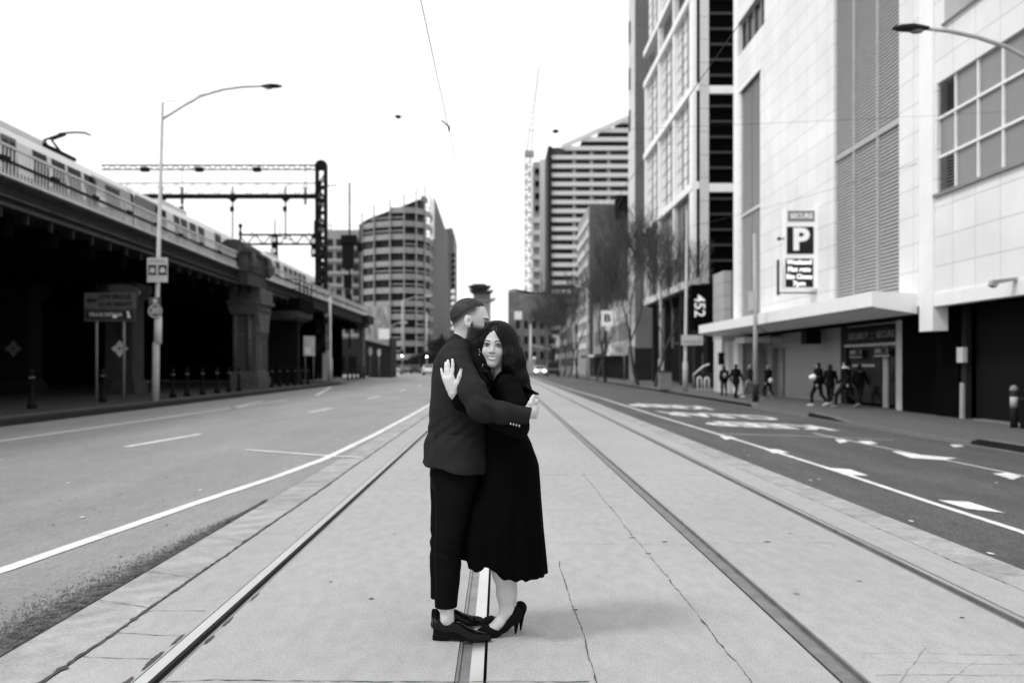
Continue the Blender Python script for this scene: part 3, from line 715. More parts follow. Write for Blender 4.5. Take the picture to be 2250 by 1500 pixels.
# ---------------- left street lamp
def streetlamp(label, x, y, z0, H, top, arm, head, grp='street lamps', lean=0):
    t = thing('street_lamp', label, 'street lamp', (x, y, z0), grp)
    b = MB(); b.tube([(x, y, z0), (x + lean * .1, y, z0 + 2.0), (x + lean * .1, y, z0 + 2.02), (x + lean, y, z0 + H)], [.13, .12, .085, .05], 12); b.build('pole', M_steel, t)
    b = MB(); b.tube(arm, [.045] * (len(arm) - 1) + [.035], 8)
    b.tube([(x + lean, y, z0 + H - .02), arm[len(arm) // 2]], .012, 5); b.build('arm', M_steel, t)
    hx, hz, dx = head; s_ = 1 if dx > 0 else -1; b = MB()
    secs = [(0, .05, .04), (.15, .09, .07), (.45 * abs(dx), .16, .09), (.8 * abs(dx), .15, .07), (abs(dx), .05, .03)]
    vs = []
    for u, wd, th in secs:
        for k in range(12):
            a = 2 * math.pi * k / 12; zz = math.sin(a) * th * (1.0 if math.sin(a) > 0 else .75)
            vs.append((hx + s_ * u, y + math.cos(a) * wd, hz + zz))
    b.add(vs, [(i * 12 + k, i * 12 + (k + 1) % 12, (i + 1) * 12 + (k + 1) % 12, (i + 1) * 12 + k) for i in range(4) for k in range(12)] + [tuple(range(12)), tuple(range(48, 60))], True)
    hd = b.build('lamp_head', M_dark, t)
    b = MB(); b.sphere((hx + s_ * .35 * abs(dx), y, hz - .05), .1, 8, (1.5, .9, .6)); b.build('lens', M_mid, hd)
    return t
lx, ly = -11.83, 34.2
P_ = lambda px, py, Y=34.2: at(px, py, Y)
sl = streetlamp('slender street lamp on the left pavement, its arm curving out over the road', lx, ly, .19, 10.25, 0, [P_(357, 262), P_(395, 238), P_(440, 212), P_(490, 197), P_(535, 191), P_(576, 190)], (P_(574, 190)[0], P_(574, 190)[2], .72), lean=.25)
# signs on that pole
M_signw = mat('sign_white', .55, rough=.5, var=.06); M_signg = mat('sign_grey', .11, rough=.5, var=.1); M_signd = mat('sign_dark', .02, rough=.5)
ps = thing('parking_sign', 'white road sign with two dark pictogram squares high on the lamp pole', 'sign', P_(345, 592))
yy = ly - .16
def srect(b, x0, y0, x1, y1, Y, th=.02):
    a, c = at(x0, y0, Y), at(x1, y1, Y); b.box(a[0], c[0], Y, Y + th, c[2], a[2]); return b
srect(MB(), 323, 566, 368, 620, yy, .03).build('plate', M_signw, ps)
for x0, x1, l_ in ((326, 343, 'T'), (348, 366, 'P')):
    q_ = srect(MB(), x0, 582, x1, 604, yy - .012, .01).build('pictogram_square', M_signd, ps)
    cxx = (x0 + x1) / 2; a = at(cxx, 594, yy - .02); bb = MB()
    bb.prism([(a[0] - .09, a[2] - .08), (a[0] + .09, a[2] - .08), (a[0] + .09, a[2] + .02), (a[0] + .05, a[2] + .1), (a[0] - .05, a[2] + .1), (a[0] - .09, a[2] + .02)], 'y', yy - .022, yy - .014); bb.build('pictogram', M_signw, q_)
b = MB(); a = at(345, 574, yy - .012); b.text('NO PARKING', .1, (a[0], yy - .004, a[2]), (1, 0, 0), (0, 0, 1), .004, wid=.55); b.build('lettering', M_signg, ps)
cs = thing('camera_sign', 'small grey square sign with a white disc above the round 30 sign', 'sign', P_(341, 661))
srect(MB(), 327, 653, 353, 668, yy, .02).build('plate', M_signg, cs)
a = at(341, 661, yy - .01); b = MB(); b.disc(a, (0, 1, 0), .085, .01); b.build('disc', M_signw, cs)
s30 = thing('speed_sign', 'round speed sign reading 30 on the lamp pole', 'sign', P_(341, 684))
a = at(341, 683, yy); b = MB(); b.disc((a[0], yy, a[2]), (0, 1, 0), .25, .02, 28); b.build('plate', M_signg, s30)
b = MB(); n = 28
for k in range(n):
    a0, a1 = 2 * math.pi * k / n, 2 * math.pi * (k + 1) / n
    b.prism([(a[0] + r_ * math.cos(t_), a[2] + r_ * math.sin(t_)) for r_, t_ in ((.2, a0), (.235, a0), (.235, a1), (.2, a1))], 'y', yy - .018, yy - .012)
b.build('ring', M_signw, s30)
b = MB(); b.text('30', .3, (a[0], yy - .018, a[2]), (1, 0, 0), (0, 0, 1), .006, bold=.012); b.build('lettering', M_signw, s30)
bn = thing('pole_sleeve', 'white banner sleeve wrapped round the lamp pole below the 30 sign', 'sleeve', P_(347, 724))
a, c = at(347, 694, ly), at(347, 755, ly); b = MB(); b.tube([(a[0], ly, a[2]), (a[0], ly, c[2])], .13, 16); b.build('sleeve', M_signw, bn)

# low bridge sign
ys_ = 34.5
lb = thing('low_bridge_sign', 'grey LOW BRIDGE and TRUCK DETOUR sign on two posts', 'sign', (-13.5, ys_, .19))
M_lb = mat('sign_plate_grey', .10, rough=.5, var=.12); M_lbf = mat('sign_frame_grey', .06, rough=.5)
srect(MB(), 185, 643, 299, 677, ys_, .03).build('upper_panel', M_lb, lb)
lo = srect(MB(), 185, 678, 298, 706, ys_, .03).build('lower_panel', M_lbf, lb)
srect(MB(), 189, 683, 292, 700, ys_ - .02, .015).build('dark_field', M_signd, lo)
def txt(s_, px, py, h, wpx, Y, m, par, name='lettering', bold=.004):
    a = at(px, py, Y); b = MB(); b.text(s_, h, (a[0], Y - .006, a[2]), (1, 0, 0), (0, 0, 1), .005, wid=wpx * Y / FPX, bold=bold); return b.build(name, m, par)
txt('LOW BRIDGE', 252, 652.5, .22, 72, ys_, M_signd, lb, bold=.01); txt('4.2 M HEIGHT', 254, 668.5, .2, 74, ys_, M_signd, lb, bold=.01)
b = MB(); a = at(201, 660, ys_)
b.prism([(a[0] - .2, a[2]), (a[0] - .04, a[2] + .13), (a[0] - .04, a[2] + .055), (a[0] + .2, a[2] + .055), (a[0] + .2, a[2] - .055), (a[0] - .04, a[2] - .055), (a[0] - .04, a[2] - .13)], 'y', ys_ - .01, ys_ - .003); b.build('arrow', M_signd, lb)
txt('TRUCK DETOUR', 232, 691.5, .17, 74, ys_ - .022, M_signw, lb)
b = MB(); a = at(282, 691, ys_ - .03)
b.prism([(a[0] - .08, a[2] + .1), (a[0] + .02, a[2] + .12), (a[0] + .05, a[2] - .04), (a[0] + .09, a[2] - .06), (a[0] + .05, a[2] - .12), (a[0] - .05, a[2] - .1), (a[0] - .02, a[2])], 'y', ys_ - .033, ys_ - .027)
a = at(252, 695, ys_ - .03); b.box(a[0] - .07, a[0] + .08, ys_ - .033, ys_ - .028, a[2] - .05, a[2] + .05)
b.build('sticker', M_white, lb)
for px in (212, 272):
    a = at(px, 705, ys_ + .06); b = MB(); b.tube([(a[0], ys_ + .08, .19), (a[0], ys_ + .08, a[2] + .9)], .045, 10); b.build('post', M_mid, lb)
rb = thing('round_cornered_sign', 'dark round-cornered sign back showing above the low bridge sign', 'sign', at(268, 640, 36))
a, c = at(238, 626, 36), at(306, 655, 36); b = MB(); x0, x1, z0, z1 = a[0], c[0], c[2], a[2]
b.prism([(x0, z0), (x1 - .1, z0), (x1, z0 + .12), (x1, z1 - .2), (x1 - .12, z1 - .08), (x1 - .5, z1 + .02), (x0, z1)], 'y', 36, 36.04); b.build('plate', M_lbf, rb)
b = MB(); b.tube([(x1, 36, z0 + .12), (x1 + .02, 36, z1 - .22)], .03, 6); b.build('rim', M_mid, rb)
b = MB(); b.tube([((x0 + x1) / 2, 36.05, .19), ((x0 + x1) / 2, 36.05, z1 - .05)], .05, 8); b.build('post', M_dark, rb)
# second pole by the far kerb
fp = thing('signal_pole', 'slim grey pole standing at the kerb corner in front of the viaduct end', 'pole', (-12.35, 72.5, .19))
b = MB(); b.tube([(-12.35, 72.5, .15), (-12.35, 72.5, 1.9), (-12.35, 72.5, 1.92), (-12.35, 72.5, 6.4)], [.17, .17, .1, .09], 10); b.build('shaft', M_steel, fp)
b = MB(); b.box(-12.65, -12.4, 72.3, 72.5, 3.2, 3.5); b.box(-12.7, -12.4, 72.3, 72.5, 4.9, 5.2); b.build('box', M_mid, fp)
# ------------------------------------------------------------------ right side: parking building
FX = 13.0
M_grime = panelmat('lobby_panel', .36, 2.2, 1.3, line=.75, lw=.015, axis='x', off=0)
pb = thing('parking_building', 'big white panelled car park building with grey louvres and a canopy, right of the street', 'building', (20, 35, -.165))
b = MB()
LV = (32.4, 38.7, 3.7, 25.0)
b.wall('x', FX, 15.5, 30.7, 55.2, 3.25, 26, [LV, (49.7, 53.7, 3.9, 16.1), (48.9, 54.5, 18.2, 20.0), (48.9, 54.5, 21.3, 23.0)])
wl = b.build('street_wall', M_wall, pb)
b = MB(); b.wall('y', 55.2, 55.4, 13.003, 28, -.165, 26); b.build('end_wall', M_wally, pb)
b = MB(); b.box(12.99, 13.25, 54.3, 55.22, -.165, 26.01); b.build('corner_column', M_white, pb)
b = MB(); b.wall('x', FX, 15.5, 12, 29.745, 3.2, 26, [(13.5, 29.6, 6.49, 9.78), (13.5, 29.1, 11.3, 13.2), (13.5, 29.1, 15, 17)])
rw = b.build('street_wall', M_wall, pb)
b = MB(); b.box(12.94, 13.4, 29.75, 30.7, 2.45, 26.02); b.build('smooth_pier', M_white, pb)
b = MB(); b.box(12.955, 13.3, 12, 29.74, 3.17, 3.55); b.build('lower_beam', M_white, pb)
def louver(y0, y1, z0, z1, n, x=13.09, nm='louvre_panel'):
    b = MB(); h = (z1 - z0) / n
    for i in range(n):
        z = z0 + i * h
        b.quad((x, y0, z), (x, y1, z), (x + .03, y1, z + h * .72), (x + .03, y0, z + h * .72))
        b.quad((x, y0, z), (x, y1, z), (x + .12, y1, z + .01), (x + .12, y0, z + .01))
    o_ = b.build(nm, M_louv, pb); g = MB(); g.box(x + .1, x + .12, y0, y1, z0, z1); g.build('louvre_gap_shade', M_dark, o_)  # dark sheet standing in for shade between the slats
    return o_
for y0, y1 in ((32.4, 34.33), (34.47, 36.63), (36.77, 38.7)):
    louver(y0, y1, 3.7, 9.3, 44); louver(y0, y1, 9.5, 25, 122)
for yy in (34.4, 36.7):
    b = MB(); b.box(13.04, 13.2, yy - .065, yy + .065, 3.7, 25); b.build('mullion', mat('pale_mullion', .42), wl)
b = MB(); b.box(13.03, 13.2, 32.4, 38.7, 9.31, 9.49); b.build('transom', mat('pale_mullion', .42), wl)
for y0, y1 in ((49.7, 51.66), (51.74, 53.7)):
    louver(y0, y1, 3.9, 9.35, 50); louver(y0, y1, 9.52, 16.1, 60)
b = MB(); b.box(13.03, 13.2, 49.7, 53.7, 9.36, 9.51); b.build('transom', M_pale, wl)
b = MB(); b.box(12.9, 13.15, 49.5, 53.9, 16.1, 16.3); b.build('sill', M_white, wl)
for z0, z1 in ((18.2, 20.0), (21.3, 23.0)):
    b = MB(); b.box(13.3, 13.32, 48.9, 54.5, z0, z1); g_ = b.build('slot_window', M_dglass, pb)
    for yy in (50.3, 51.7, 53.1): b = MB(); b.box(13.2, 13.3, yy - .09, yy + .09, z0, z1); b.build('window_bar', M_mid, g_)
# window grid of the right block
ysw = [13.5 + 0.0]; y = 29.6
cols = [29.6, 28.55]
while cols[-1] > 14: cols.append(cols[-1] - 1.35)
rows = [6.49, 7.58, 8.74, 9.78]
for i in range(len(cols) - 1):
    for j in range(3):
        y0, y1 = max(cols[i + 1], 13.5), cols[i]
        if i == 0 and j != 1:
            b = MB(); n = 11; h = (rows[j + 1] - rows[j]) / n
            b.quad((13.3, y0, rows[j]), (13.3, y1, rows[j]), (13.3, y1, rows[j + 1]), (13.3, y0, rows[j + 1]))
            b.build('vent_back', M_black, pb)
            b = MB()
            for k in range(n): b.prism([(13.05, rows[j] + k * h), (13.09, rows[j] + k * h), (13.19, rows[j] + k * h + h * .5), (13.13, rows[j] + k * h + h * .5)], 'y', y0, y1)
            b.build('vent_grille', M_louv, pb)
        else:
            b = MB(); b.box(13.12, 13.14, y0, y1, rows[j], rows[j + 1]); b.build('window_pane', M_mglass, pb)
b = MB()
for c in cols[1:-1]: b.box(13.06, 13.2, c - .035, c + .035, 6.49, 9.78)
for z in rows[1:3]: b.box(13.04, 13.2, 13.5, 29.6, z - .035, z + .035)
b.build('window_grid', M_white, rw)
b = MB(); b.box(12.9, 13.1, 13.4, 29.7, 6.40, 6.488); b.build('window_sill', mat('grey_sill', .25), rw)
b = MB(); b.box(14.2, 14.25, 13.5, 29.1, 11.2, 13.3); b.box(14.2, 14.25, 13.5, 29.1, 15, 17); b.build('recess_back', M_dglass, rw)
b = MB(); b.tube([(12.95, 29.1, 11.35), (12.95, 13.5, 11.35)], .05, 6); b.build('recess_sill', M_grey, rw)
# canopy
b = MB()
b.prism([(11.6, 3.24), (11.6, 3.72), (13.02, 3.66), (13.02, 3.02)], 'y', 31.0, 58.0)
cn = b.build('canopy', M_white, pb)
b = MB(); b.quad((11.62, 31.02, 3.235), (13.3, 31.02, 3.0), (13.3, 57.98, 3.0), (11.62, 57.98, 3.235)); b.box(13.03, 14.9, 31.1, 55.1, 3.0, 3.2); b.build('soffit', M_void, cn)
b = MB(); b.box(11.59, 11.61, 31.0, 58, 3.225, 3.26); b.build('edge_trim', M_grey, cn)
# lobby under the canopy, X = 14.3
LX = 14.3
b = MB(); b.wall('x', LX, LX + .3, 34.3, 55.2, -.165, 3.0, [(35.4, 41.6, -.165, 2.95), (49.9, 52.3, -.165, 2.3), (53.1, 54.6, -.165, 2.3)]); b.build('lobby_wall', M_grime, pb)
b = MB(); b.box(14.9, 15, 35, 55.1, -.165, 3.0); b.build('lobby_back', M_black, pb)
b = MB(); b.box(14.24, 14.32, 50.0, 51.0, -.165, 2.28); dr = b.build('service_door', M_mid, pb)
b = MB(); b.box(14.22, 14.24, 50.1, 50.35, .3, 1.6); b.build('door_notice', M_louv, dr)
b = MB(); b.box(14.25, 14.35, 40.95, 41.6, -.165, 3.0); b.build('dark_jamb', M_dark, pb)
b = MB(); b.box(14.42, 14.44, 35.5, 40.95, -.05, 2.15); eg = b.build('entry_glass', M_dglass, pb)
b = MB(); b.box(14.405, 14.418, 37.6, 40.9, .62, 2.1); b.build('glass_reflection_panel', mat('dim_reflection', .045), eg)  # grey sheet on the glass, painted as its reflection
b = MB(); b.box(14.05, 14.32, 34.45, 35.3, -.165, 3.1); b.build('pale_post', M_pale, pb)
b = MB(); b.box(14.36, 14.43, 36.9, 37.3, -.165, 2.12); b.build('door_post', M_pale, pb)
b = MB(); b.box(14.2, 14.3, 35.3, 41.0, 2.15, 2.25); b.build('lintel', M_pale, pb)
b = MB(); b.box(14.25, 14.31, 35.32, 40.95, 2.27, 2.85); fa = b.build('fascia_sign', M_dark, pb)
def ytext(s_, y, z, h, wid, x, m, par, name='lettering', bold=.004):
    b = MB(); b.text(s_, h, (x, y, z), (0, -1, 0), (0, 0, 1), .006, wid=wid, bold=bold); return b.build(name, m, par)
ytext('SECURE P', 39.6, 2.56, .34, 2.1, 14.244, M_louv, fa); ytext('SECURE P', 36.6, 2.56, .34, 2.1, 14.244, M_louv, fa)
b = MB(); b.box(14.235, 14.245, 37.85, 38.3, 2.44, 2.47); b.box(14.235, 14.245, 37.85, 38.3, 2.62, 2.65); b.build('sign_dash', M_mid, fa)
b = MB(); b.box(14.16, 14.2, 38.9, 40.3, 1.72, 2.06); s1 = b.build('hanging_sign', M_signd, pb)
ytext('ENTRY', 39.9, 1.92, .2, .62, 14.157, M_signw, s1); ytext('4', 39.05, 1.92, .2, .12, 14.157, M_signw, s1)
b = MB(); b.box(14.15, 14.2, 38.9, 40.3, 1.72, 1.75); b.build('sign_edge', M_signw, s1)
b = MB(); b.box(14.1, 14.14, 36.05, 37.5, 1.76, 2.08); s2 = b.build('hanging_sign', M_signd, pb)
ytext('LEVEL', 37.1, 1.94, .2, .62, 14.097, M_signw, s2); ytext('2', 36.25, 1.94, .24, .14, 14.097, M_signw, s2)
b = MB(); b.box(14.09, 14.14, 36.05, 37.5, 1.74, 1.79); b.build('sign_edge', M_signw, s2)
b = MB(); b.box(14.38, 14.4, 38.2, 40.6, 1.36, 1.45); b.build('light_strip', M_pale, eg)
b = MB(); b.box(13.4, 14.05, 43.5, 44.3, 2.35, 2.95); b.build('ceiling_box', M_black, pb)
b = MB(); b.prism([(12.4, 2.55), (12.4, 2.85), (14.3, 2.85), (14.3, 2.6)], 'y', 50.5, 52.5); b.build('inner_awning', M_pale, pb)
b = MB(); b.box(11.9, 13.2, 53.3, 53.34, 2.7, 3.0); b.build('awning_edge', M_louv, pb)
b = MB(); b.box(13.0, 13.35, 56.6, 57.6, -.165, 3.0); b.build('canopy_column', M_pale, pb)
# garage mouth
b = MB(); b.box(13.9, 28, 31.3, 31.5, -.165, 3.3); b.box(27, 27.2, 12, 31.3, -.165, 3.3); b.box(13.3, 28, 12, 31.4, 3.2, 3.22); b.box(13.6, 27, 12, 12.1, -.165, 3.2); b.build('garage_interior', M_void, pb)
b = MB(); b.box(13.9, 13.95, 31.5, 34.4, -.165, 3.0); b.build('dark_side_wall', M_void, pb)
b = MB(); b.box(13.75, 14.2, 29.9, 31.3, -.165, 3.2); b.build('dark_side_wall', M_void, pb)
b = MB(); b.box(13.82, 13.98, 29.5, 29.8, -.165, 3.2); gp = b.build('gate_post', M_dark, pb)
b = MB(); b.box(13.68, 13.81, 29.4, 29.8, 1.5, 1.95); b.build('notice_box', M_signw, gp)
b = MB(); b.prism([(13.74, -.165), (13.81, -.165), (13.81, .85), (13.75, .9)], 'y', 29.55, 29.75); b.build('guard_strip', M_louv, gp)
b = MB(); b.box(14.1, 14.2, 12, 29.45, -.165, 3.19); b.build('roller_shutter', panelmat('dark_shutter', .005, 6, .12, line=.5, lw=.012, axis='x', rough=.9, off=0), pb)
b = MB(); b.box(13.6, 13.9, 12, 28.6, -.164, -.12); b.build('threshold', M_mid, pb)
b = MB(); b.prism([(12.3, 3.42), (12.35, 3.55), (12.95, 3.62), (12.95, 3.54), (12.5, 3.46), (12.42, 3.36)], 'y', 24.9, 25.1); b.build('wall_light', M_grey, pb)

# projecting parking sign
sg = thing('parking_sign', 'tall illuminated box sign with a big white P sticking out from the white wall', 'sign', (12.4, 41, 4.5))
def xt(s_, px, py, h, wpx, Y, m, par, name='lettering', bold=.006):
    return txt(s_, px, py, h, wpx, Y, m, par, name, bold)
SY = 40.7
M_box = mat('sign_box_white', .8, rough=.4, var=.02, emis=.12)
a, c = at(1725, 459, SY), at(1797, 634, SY)
b = MB(); b.box(a[0], c[0], SY, SY + .35, c[2], a[2]); b.build('sign_box', M_box, sg)
q_ = srect(MB(), 1731, 463, 1790, 487, SY - .012, .01).build('header_panel', M_mglass, sg); xt('SECURE', 1761, 475, .28, 50, SY - .014, M_white, q_, bold=.012)
q_ = srect(MB(), 1729, 498, 1788, 558, SY - .012, .01).build('dark_panel', mat('sign_navy', .02), sg)
xt('P', 1759, 528, 1.22, 36, SY - .014, M_box, q_, bold=.05)
q_ = srect(MB(), 1726, 568, 1787, 631, SY - .012, .01).build('led_panel', M_signd, sg)
M_led = mat('led_letters', .8, emis=.9)
for s_, py, wpx in (('Weekend', 576, 55), ('Flat rate', 592, 50), ('Site Closes', 608, 57), ('7pm', 623, 27)): xt(s_, 1756, py, .27, wpx, SY - .014, M_led, q_, bold=.008)
for py in (517, 555, 594): a = at(1797, py, SY); b = MB(); b.tube([(a[0], SY + .15, a[2]), (13.0, SY + .15, a[2])], .04, 6); b.sphere((a[0] + .05, SY + .1, a[2]), .06, 6); b.build('bracket', M_mid, sg)
a = at(1713, 524, SY); b = MB(); b.sphere((a[0], SY + .1, a[2]), .08, 6); b.tube([(a[0], SY + .1, a[2]), (a[0] + .25, SY + .1, a[2])], .03, 5); b.build('floodlight', M_dark, sg)
a, c = at(1711, 570, SY), at(1714, 648, SY); b = MB(); b.box(a[0], c[0], SY + .1, SY + .3, c[2], a[2]); b.tube([(c[0], SY + .2, c[2] + .1), (13.0, SY + .2, c[2] + .1)], .03, 5); b.build('side_rail', M_dark, sg)

# ---------------- stone block between the buildings
sb = thing('stair_block', 'low grey panelled block between the car park and the glass office, under the canopy end', 'building', (14, 59, -.165))
b = MB(); b.box(13.0, 16, 57.85, 60.6, 2.9, 6.9); b.build('upper_block', panelmat('block_panel', .4, 1.4, .78, line=.6, lw=.03, axis='x', off=0), sb)
b = MB(); b.box(13.45, 15.9, 57.8, 57.849, 2.9, 6.9); b.build('grey_face', panelmat('block_face_panel', .16, 2, .95, line=.6, lw=.03, axis='y', off=0), sb)
b = MB(); b.box(13.0, 13.42, 58.2, 60.4, -.165, 2.9); b.build('pale_column', M_pale, sb)
b = MB(); b.box(13.42, 16, 58.4, 60.2, -.165, 2.9); b.build('grey_base', M_mid, sb)
b = MB(); b.box(12.75, 13.45, 57.6, 58.1, 1.45, 2.15); db = b.build('number_band', M_black, sb)
b = MB(); b.text('45', .5, (13.18, 57.594, 1.85), (1, 0, 0), (0, 0, 1), .01); b.build('lettering', M_signw, db)

# ---------------- glass office building
ob = thing('office_building', 'white framed glass office building with open black louvre bays and number 452', 'building', (18, 82, -.165))
OX = 14.0; Y0o, Y1o = 70.9, 95.0; TOP = 44.0
M_ow = mat('office_frame_white', .84, rough=.4, var=.04)
M_opan = panelmat('office_side_panel', .62, 3.0, 1.64, line=.6, lw=.03, axis='y', off=0)
b = MB(); b.box(OX + .02, OX + .9, Y0o, Y0o + .6, 7.25, TOP); b.build('side_panel', M_opan, ob)
b = MB(); b.box(14.95, 26, Y0o + .4, Y0o + 1.2, 4, TOP); b.build('dark_bay', M_void, ob)
z = 7.7; M_slat = mat('louvre_slat', .045, rough=.5); k = 0
while z < TOP - 1:
    b = MB(); b.box(14.95, 26, Y0o + .05, Y0o + .399, z, z + .16); b.build('louvre_slat', M_slat, ob); z += 1.1
for z0, z1 in ((13.75, 14.35), (20.75, 21.3), (27.6, 28.1), (34, 34.6)):
    b = MB(); b.box(14.92, 26, Y0o - .05, Y0o + .42, z0, z1); b.build('floor_band', M_ow, ob)
ycol = [Y0o + .5, 79.1, 86.5, 94.4]
b = MB(); b.box(OX - .25, OX + .25, Y0o, Y0o + 1.3, 7.1, TOP); b.build('corner_column', M_ow, ob)
for yy in ycol[1:]: b = MB(); b.box(OX - .2, OX + .2, yy - .25, yy + .35, 7.1, TOP if yy < 94 else 28.2); b.build('column', M_ow, ob)
for z0 in (7.1, 13.95, 20.95, 27.75, 30.7, 37): b = MB(); b.box(OX - .3, OX + .22, Y0o - .003, Y1o, z0, z0 + .55); b.build('floor_beam', M_ow, ob)
for (z0, z1, gm, mm) in ((7.65, 13.95, mat('dim_glass', .03, rough=.15, var=.5, scale=.5, spec=.35), M_louv), (14.5, 20.95, M_skyglass, M_grey), (21.5, 27.75, M_skyglass, M_grey), (31.25, 37, M_skyglass, M_grey), (37.55, 44, M_skyglass, M_grey)):
    for ya, yb in ((72.2, 78.85), (79.45, 86.25), (86.85, 94.15)):
        b = MB(); b.box(OX + .12, OX + .16, ya, yb, z0, z1); w_ = b.build('glazing', gm, ob)
        b = MB()
        for f in (1 / 3, 2 / 3): yy = ya + (yb - ya) * f; b.box(OX + .04, OX + .11, yy - .07, yy + .07, z0, z1)
        b.box(OX + .0, OX + .11, ya, ya + .12, z0, z1)
        n = int((z1 - z0) / 1.08)
        for i in range(1, n + 1): zz = z0 + i * (z1 - z0) / (n + 1); b.box(OX + .085, OX + .115, ya, yb, zz - .022, zz + .022)
        b.build('mullions', M_mid if z0 > 14 else M_louv, w_)
b = MB(); b.box(OX + 2, OX + 2.1, Y0o + 1.3, Y1o, 28.3, 30.7); b.box(OX + .3, OX + 12, Y0o + 1.2, Y1o, TOP, TOP + .3); b.build('recess_back', M_black, ob)
b = MB(); b.box(OX + .3, OX + 12, Y1o - .2, Y1o, 7, TOP); b.build('rear_wall', M_grey, ob)
b = MB(); b.box(OX + 2.6, OX + 2.8, Y0o + .5, Y1o, -.165, 7.1); b.box(OX + .1, OX + 12, Y0o + 1.3, Y1o, 6.9, 7.09); b.build('ground_floor_back', M_black, ob)
b = MB()
b.box(OX + 2.5, OX + 2.6, 73, 94, 3.4, 3.5); b.build('inner_rail', M_mid, ob)
for yy in (73.5, 79.2, 86.7, 93.5): b = MB(); b.box(OX + .4, OX + .95, yy, yy + .6, -.165, 7.1); b.build('dark_column', M_dark, ob)
for yy in (76, 81, 88): b = MB(); b.box(OX + 2.52, OX + 2.59, yy, yy + 1.6, .8, 2.4); b.build('shop_window', M_mid, ob)
b = MB(); b.box(13.45, 15.25, 69.6, 70.85, 3.9, 7.05); nbx = b.build('number_box', M_void, ob)
b = MB(); b.text('452', 1.05, (13.95, 69.592, 5.55), (0, 0, -1), (1, 0, 0), .012, bold=.012); b.build('lettering', mat('number_white', .8, emis=.2), nbx)
b = MB(); b.box(13.7, 17, 69.8, 70.8, -.165, .9); b.build('dark_wall', M_dark, ob)
b = MB(); b.box(14.6, 17, 70, 70.8, .9, 3.9); b.build('dark_entry', M_black, ob)
b = MB(); b.sphere((13.6, 84, 6.6), .16, 8); b.build('globe_light', M_pale, ob)
# stair rail and hoops
hr = thing('stair_handrail', 'white sloping handrail by the dark office entry', 'handrail', (13.6, 66, -.165))
b = MB(); b.tube([(12.9, 66.5, .75), (13.6, 66.5, 1.35), (14.0, 66.5, 1.5)], .05, 6); b.build('rail', M_white, hr)
b = MB(); b.tube([(12.95, 66.5, -.165), (12.95, 66.5, .78)], .04, 6); b.build('post', M_mid, hr)
for i, (px, y, wd) in enumerate(((1537, 62, 'left'), (1553, 60.5, 'right'))):
    x = (px - CX) * y / FPX; t = thing('bike_hoop', 'white steel bike hoop on the right pavement, the %s one of the pair' % wd, 'bike rack', (x, y, -.165), 'bike hoops')
    b = MB(); pts = [(x - .12, y, -.165), (x - .12, y, .55)] + [(x - .12 * math.cos(k * math.pi / 6), y, .55 + .12 * math.sin(k * math.pi / 6)) for k in range(1, 6)] + [(x + .12, y, .55), (x + .12, y, -.165)]
    b.tube(pts, .045, 8); b.build('hoop', M_white, t)
    b = MB(); b.disc((x - .12, y, -.155), (0, 0, 1), .09, .02); b.disc((x + .12, y, -.155), (0, 0, 1), .09, .02); b.build('foot_plate', M_mid, t)

# ---------------- slab tower
st = thing('slab_tower', 'tall slim concrete slab tower rising out of the picture behind the glass office', 'building', (20, 106, -.165))
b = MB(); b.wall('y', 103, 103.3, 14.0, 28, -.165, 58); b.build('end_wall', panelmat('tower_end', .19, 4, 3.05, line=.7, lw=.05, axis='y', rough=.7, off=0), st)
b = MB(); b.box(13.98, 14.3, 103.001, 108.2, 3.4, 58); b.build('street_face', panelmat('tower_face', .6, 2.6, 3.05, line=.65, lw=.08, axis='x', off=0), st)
b = MB(); b.box(14.31, 28, 103.31, 108, -.165, 57.9); b.build('core', M_grey, st)
b = MB(); b.box(14.02, 14.3, 103.3, 108, -.165, 3.4); b.build('ground_floor', M_mid, st)
for z0 in (26.5, 31, 36, 41): b = MB(); b.box(13.9, 13.98, 106.4, 107.4, z0, z0 + 2.2); b.build('balcony', M_dark, st)
b = MB(); b.box(13.95, 28, 102.94, 102.99, -.165, 3.2); b.build('dark_plinth', M_dark, st)
# ------------------------------------------------------------------ far buildings
def frontal(px0, px1, Y): return (px0 - CX) * Y / FPX, (px1 - CX) * Y / FPX
def zat(py, Y): return EYE - (py - CY) * Y / FPX
# brick block behind the tower
bb_ = thing('brick_building', 'mid grey brick block with ribbed left flank in front of the striped tower', 'building', (18, 160, -.3))
b = MB(); b.box(13.5, 30, 150, 150.3, -.3, 25.6); b.build('front_wall', panelmat('grey_brickwork', .12, .8, .5, line=.75, lw=.04, axis='y', rough=.85, var=.15), bb_)
b = MB(); b.box(13.52, 13.8, 150.31, 172, -.3, 25.6)
b.build('side_wall', M_grey, bb_)
b = MB(); z = 4
while z < 25: b.box(13.35, 13.5, 150.4, 172, z, z + .9); z += 2.1
b.build('sill_bands', M_pale, bb_)
b = MB(); b.box(13.8, 30, 150.3, 172, 25.3, 25.5); b.build('roof', M_mid, bb_)
b = MB(); b.box(17.3, 19.5, 148.5, 149.9, 23.5, 26.8); b.build('roof_plant', M_black, bb_)
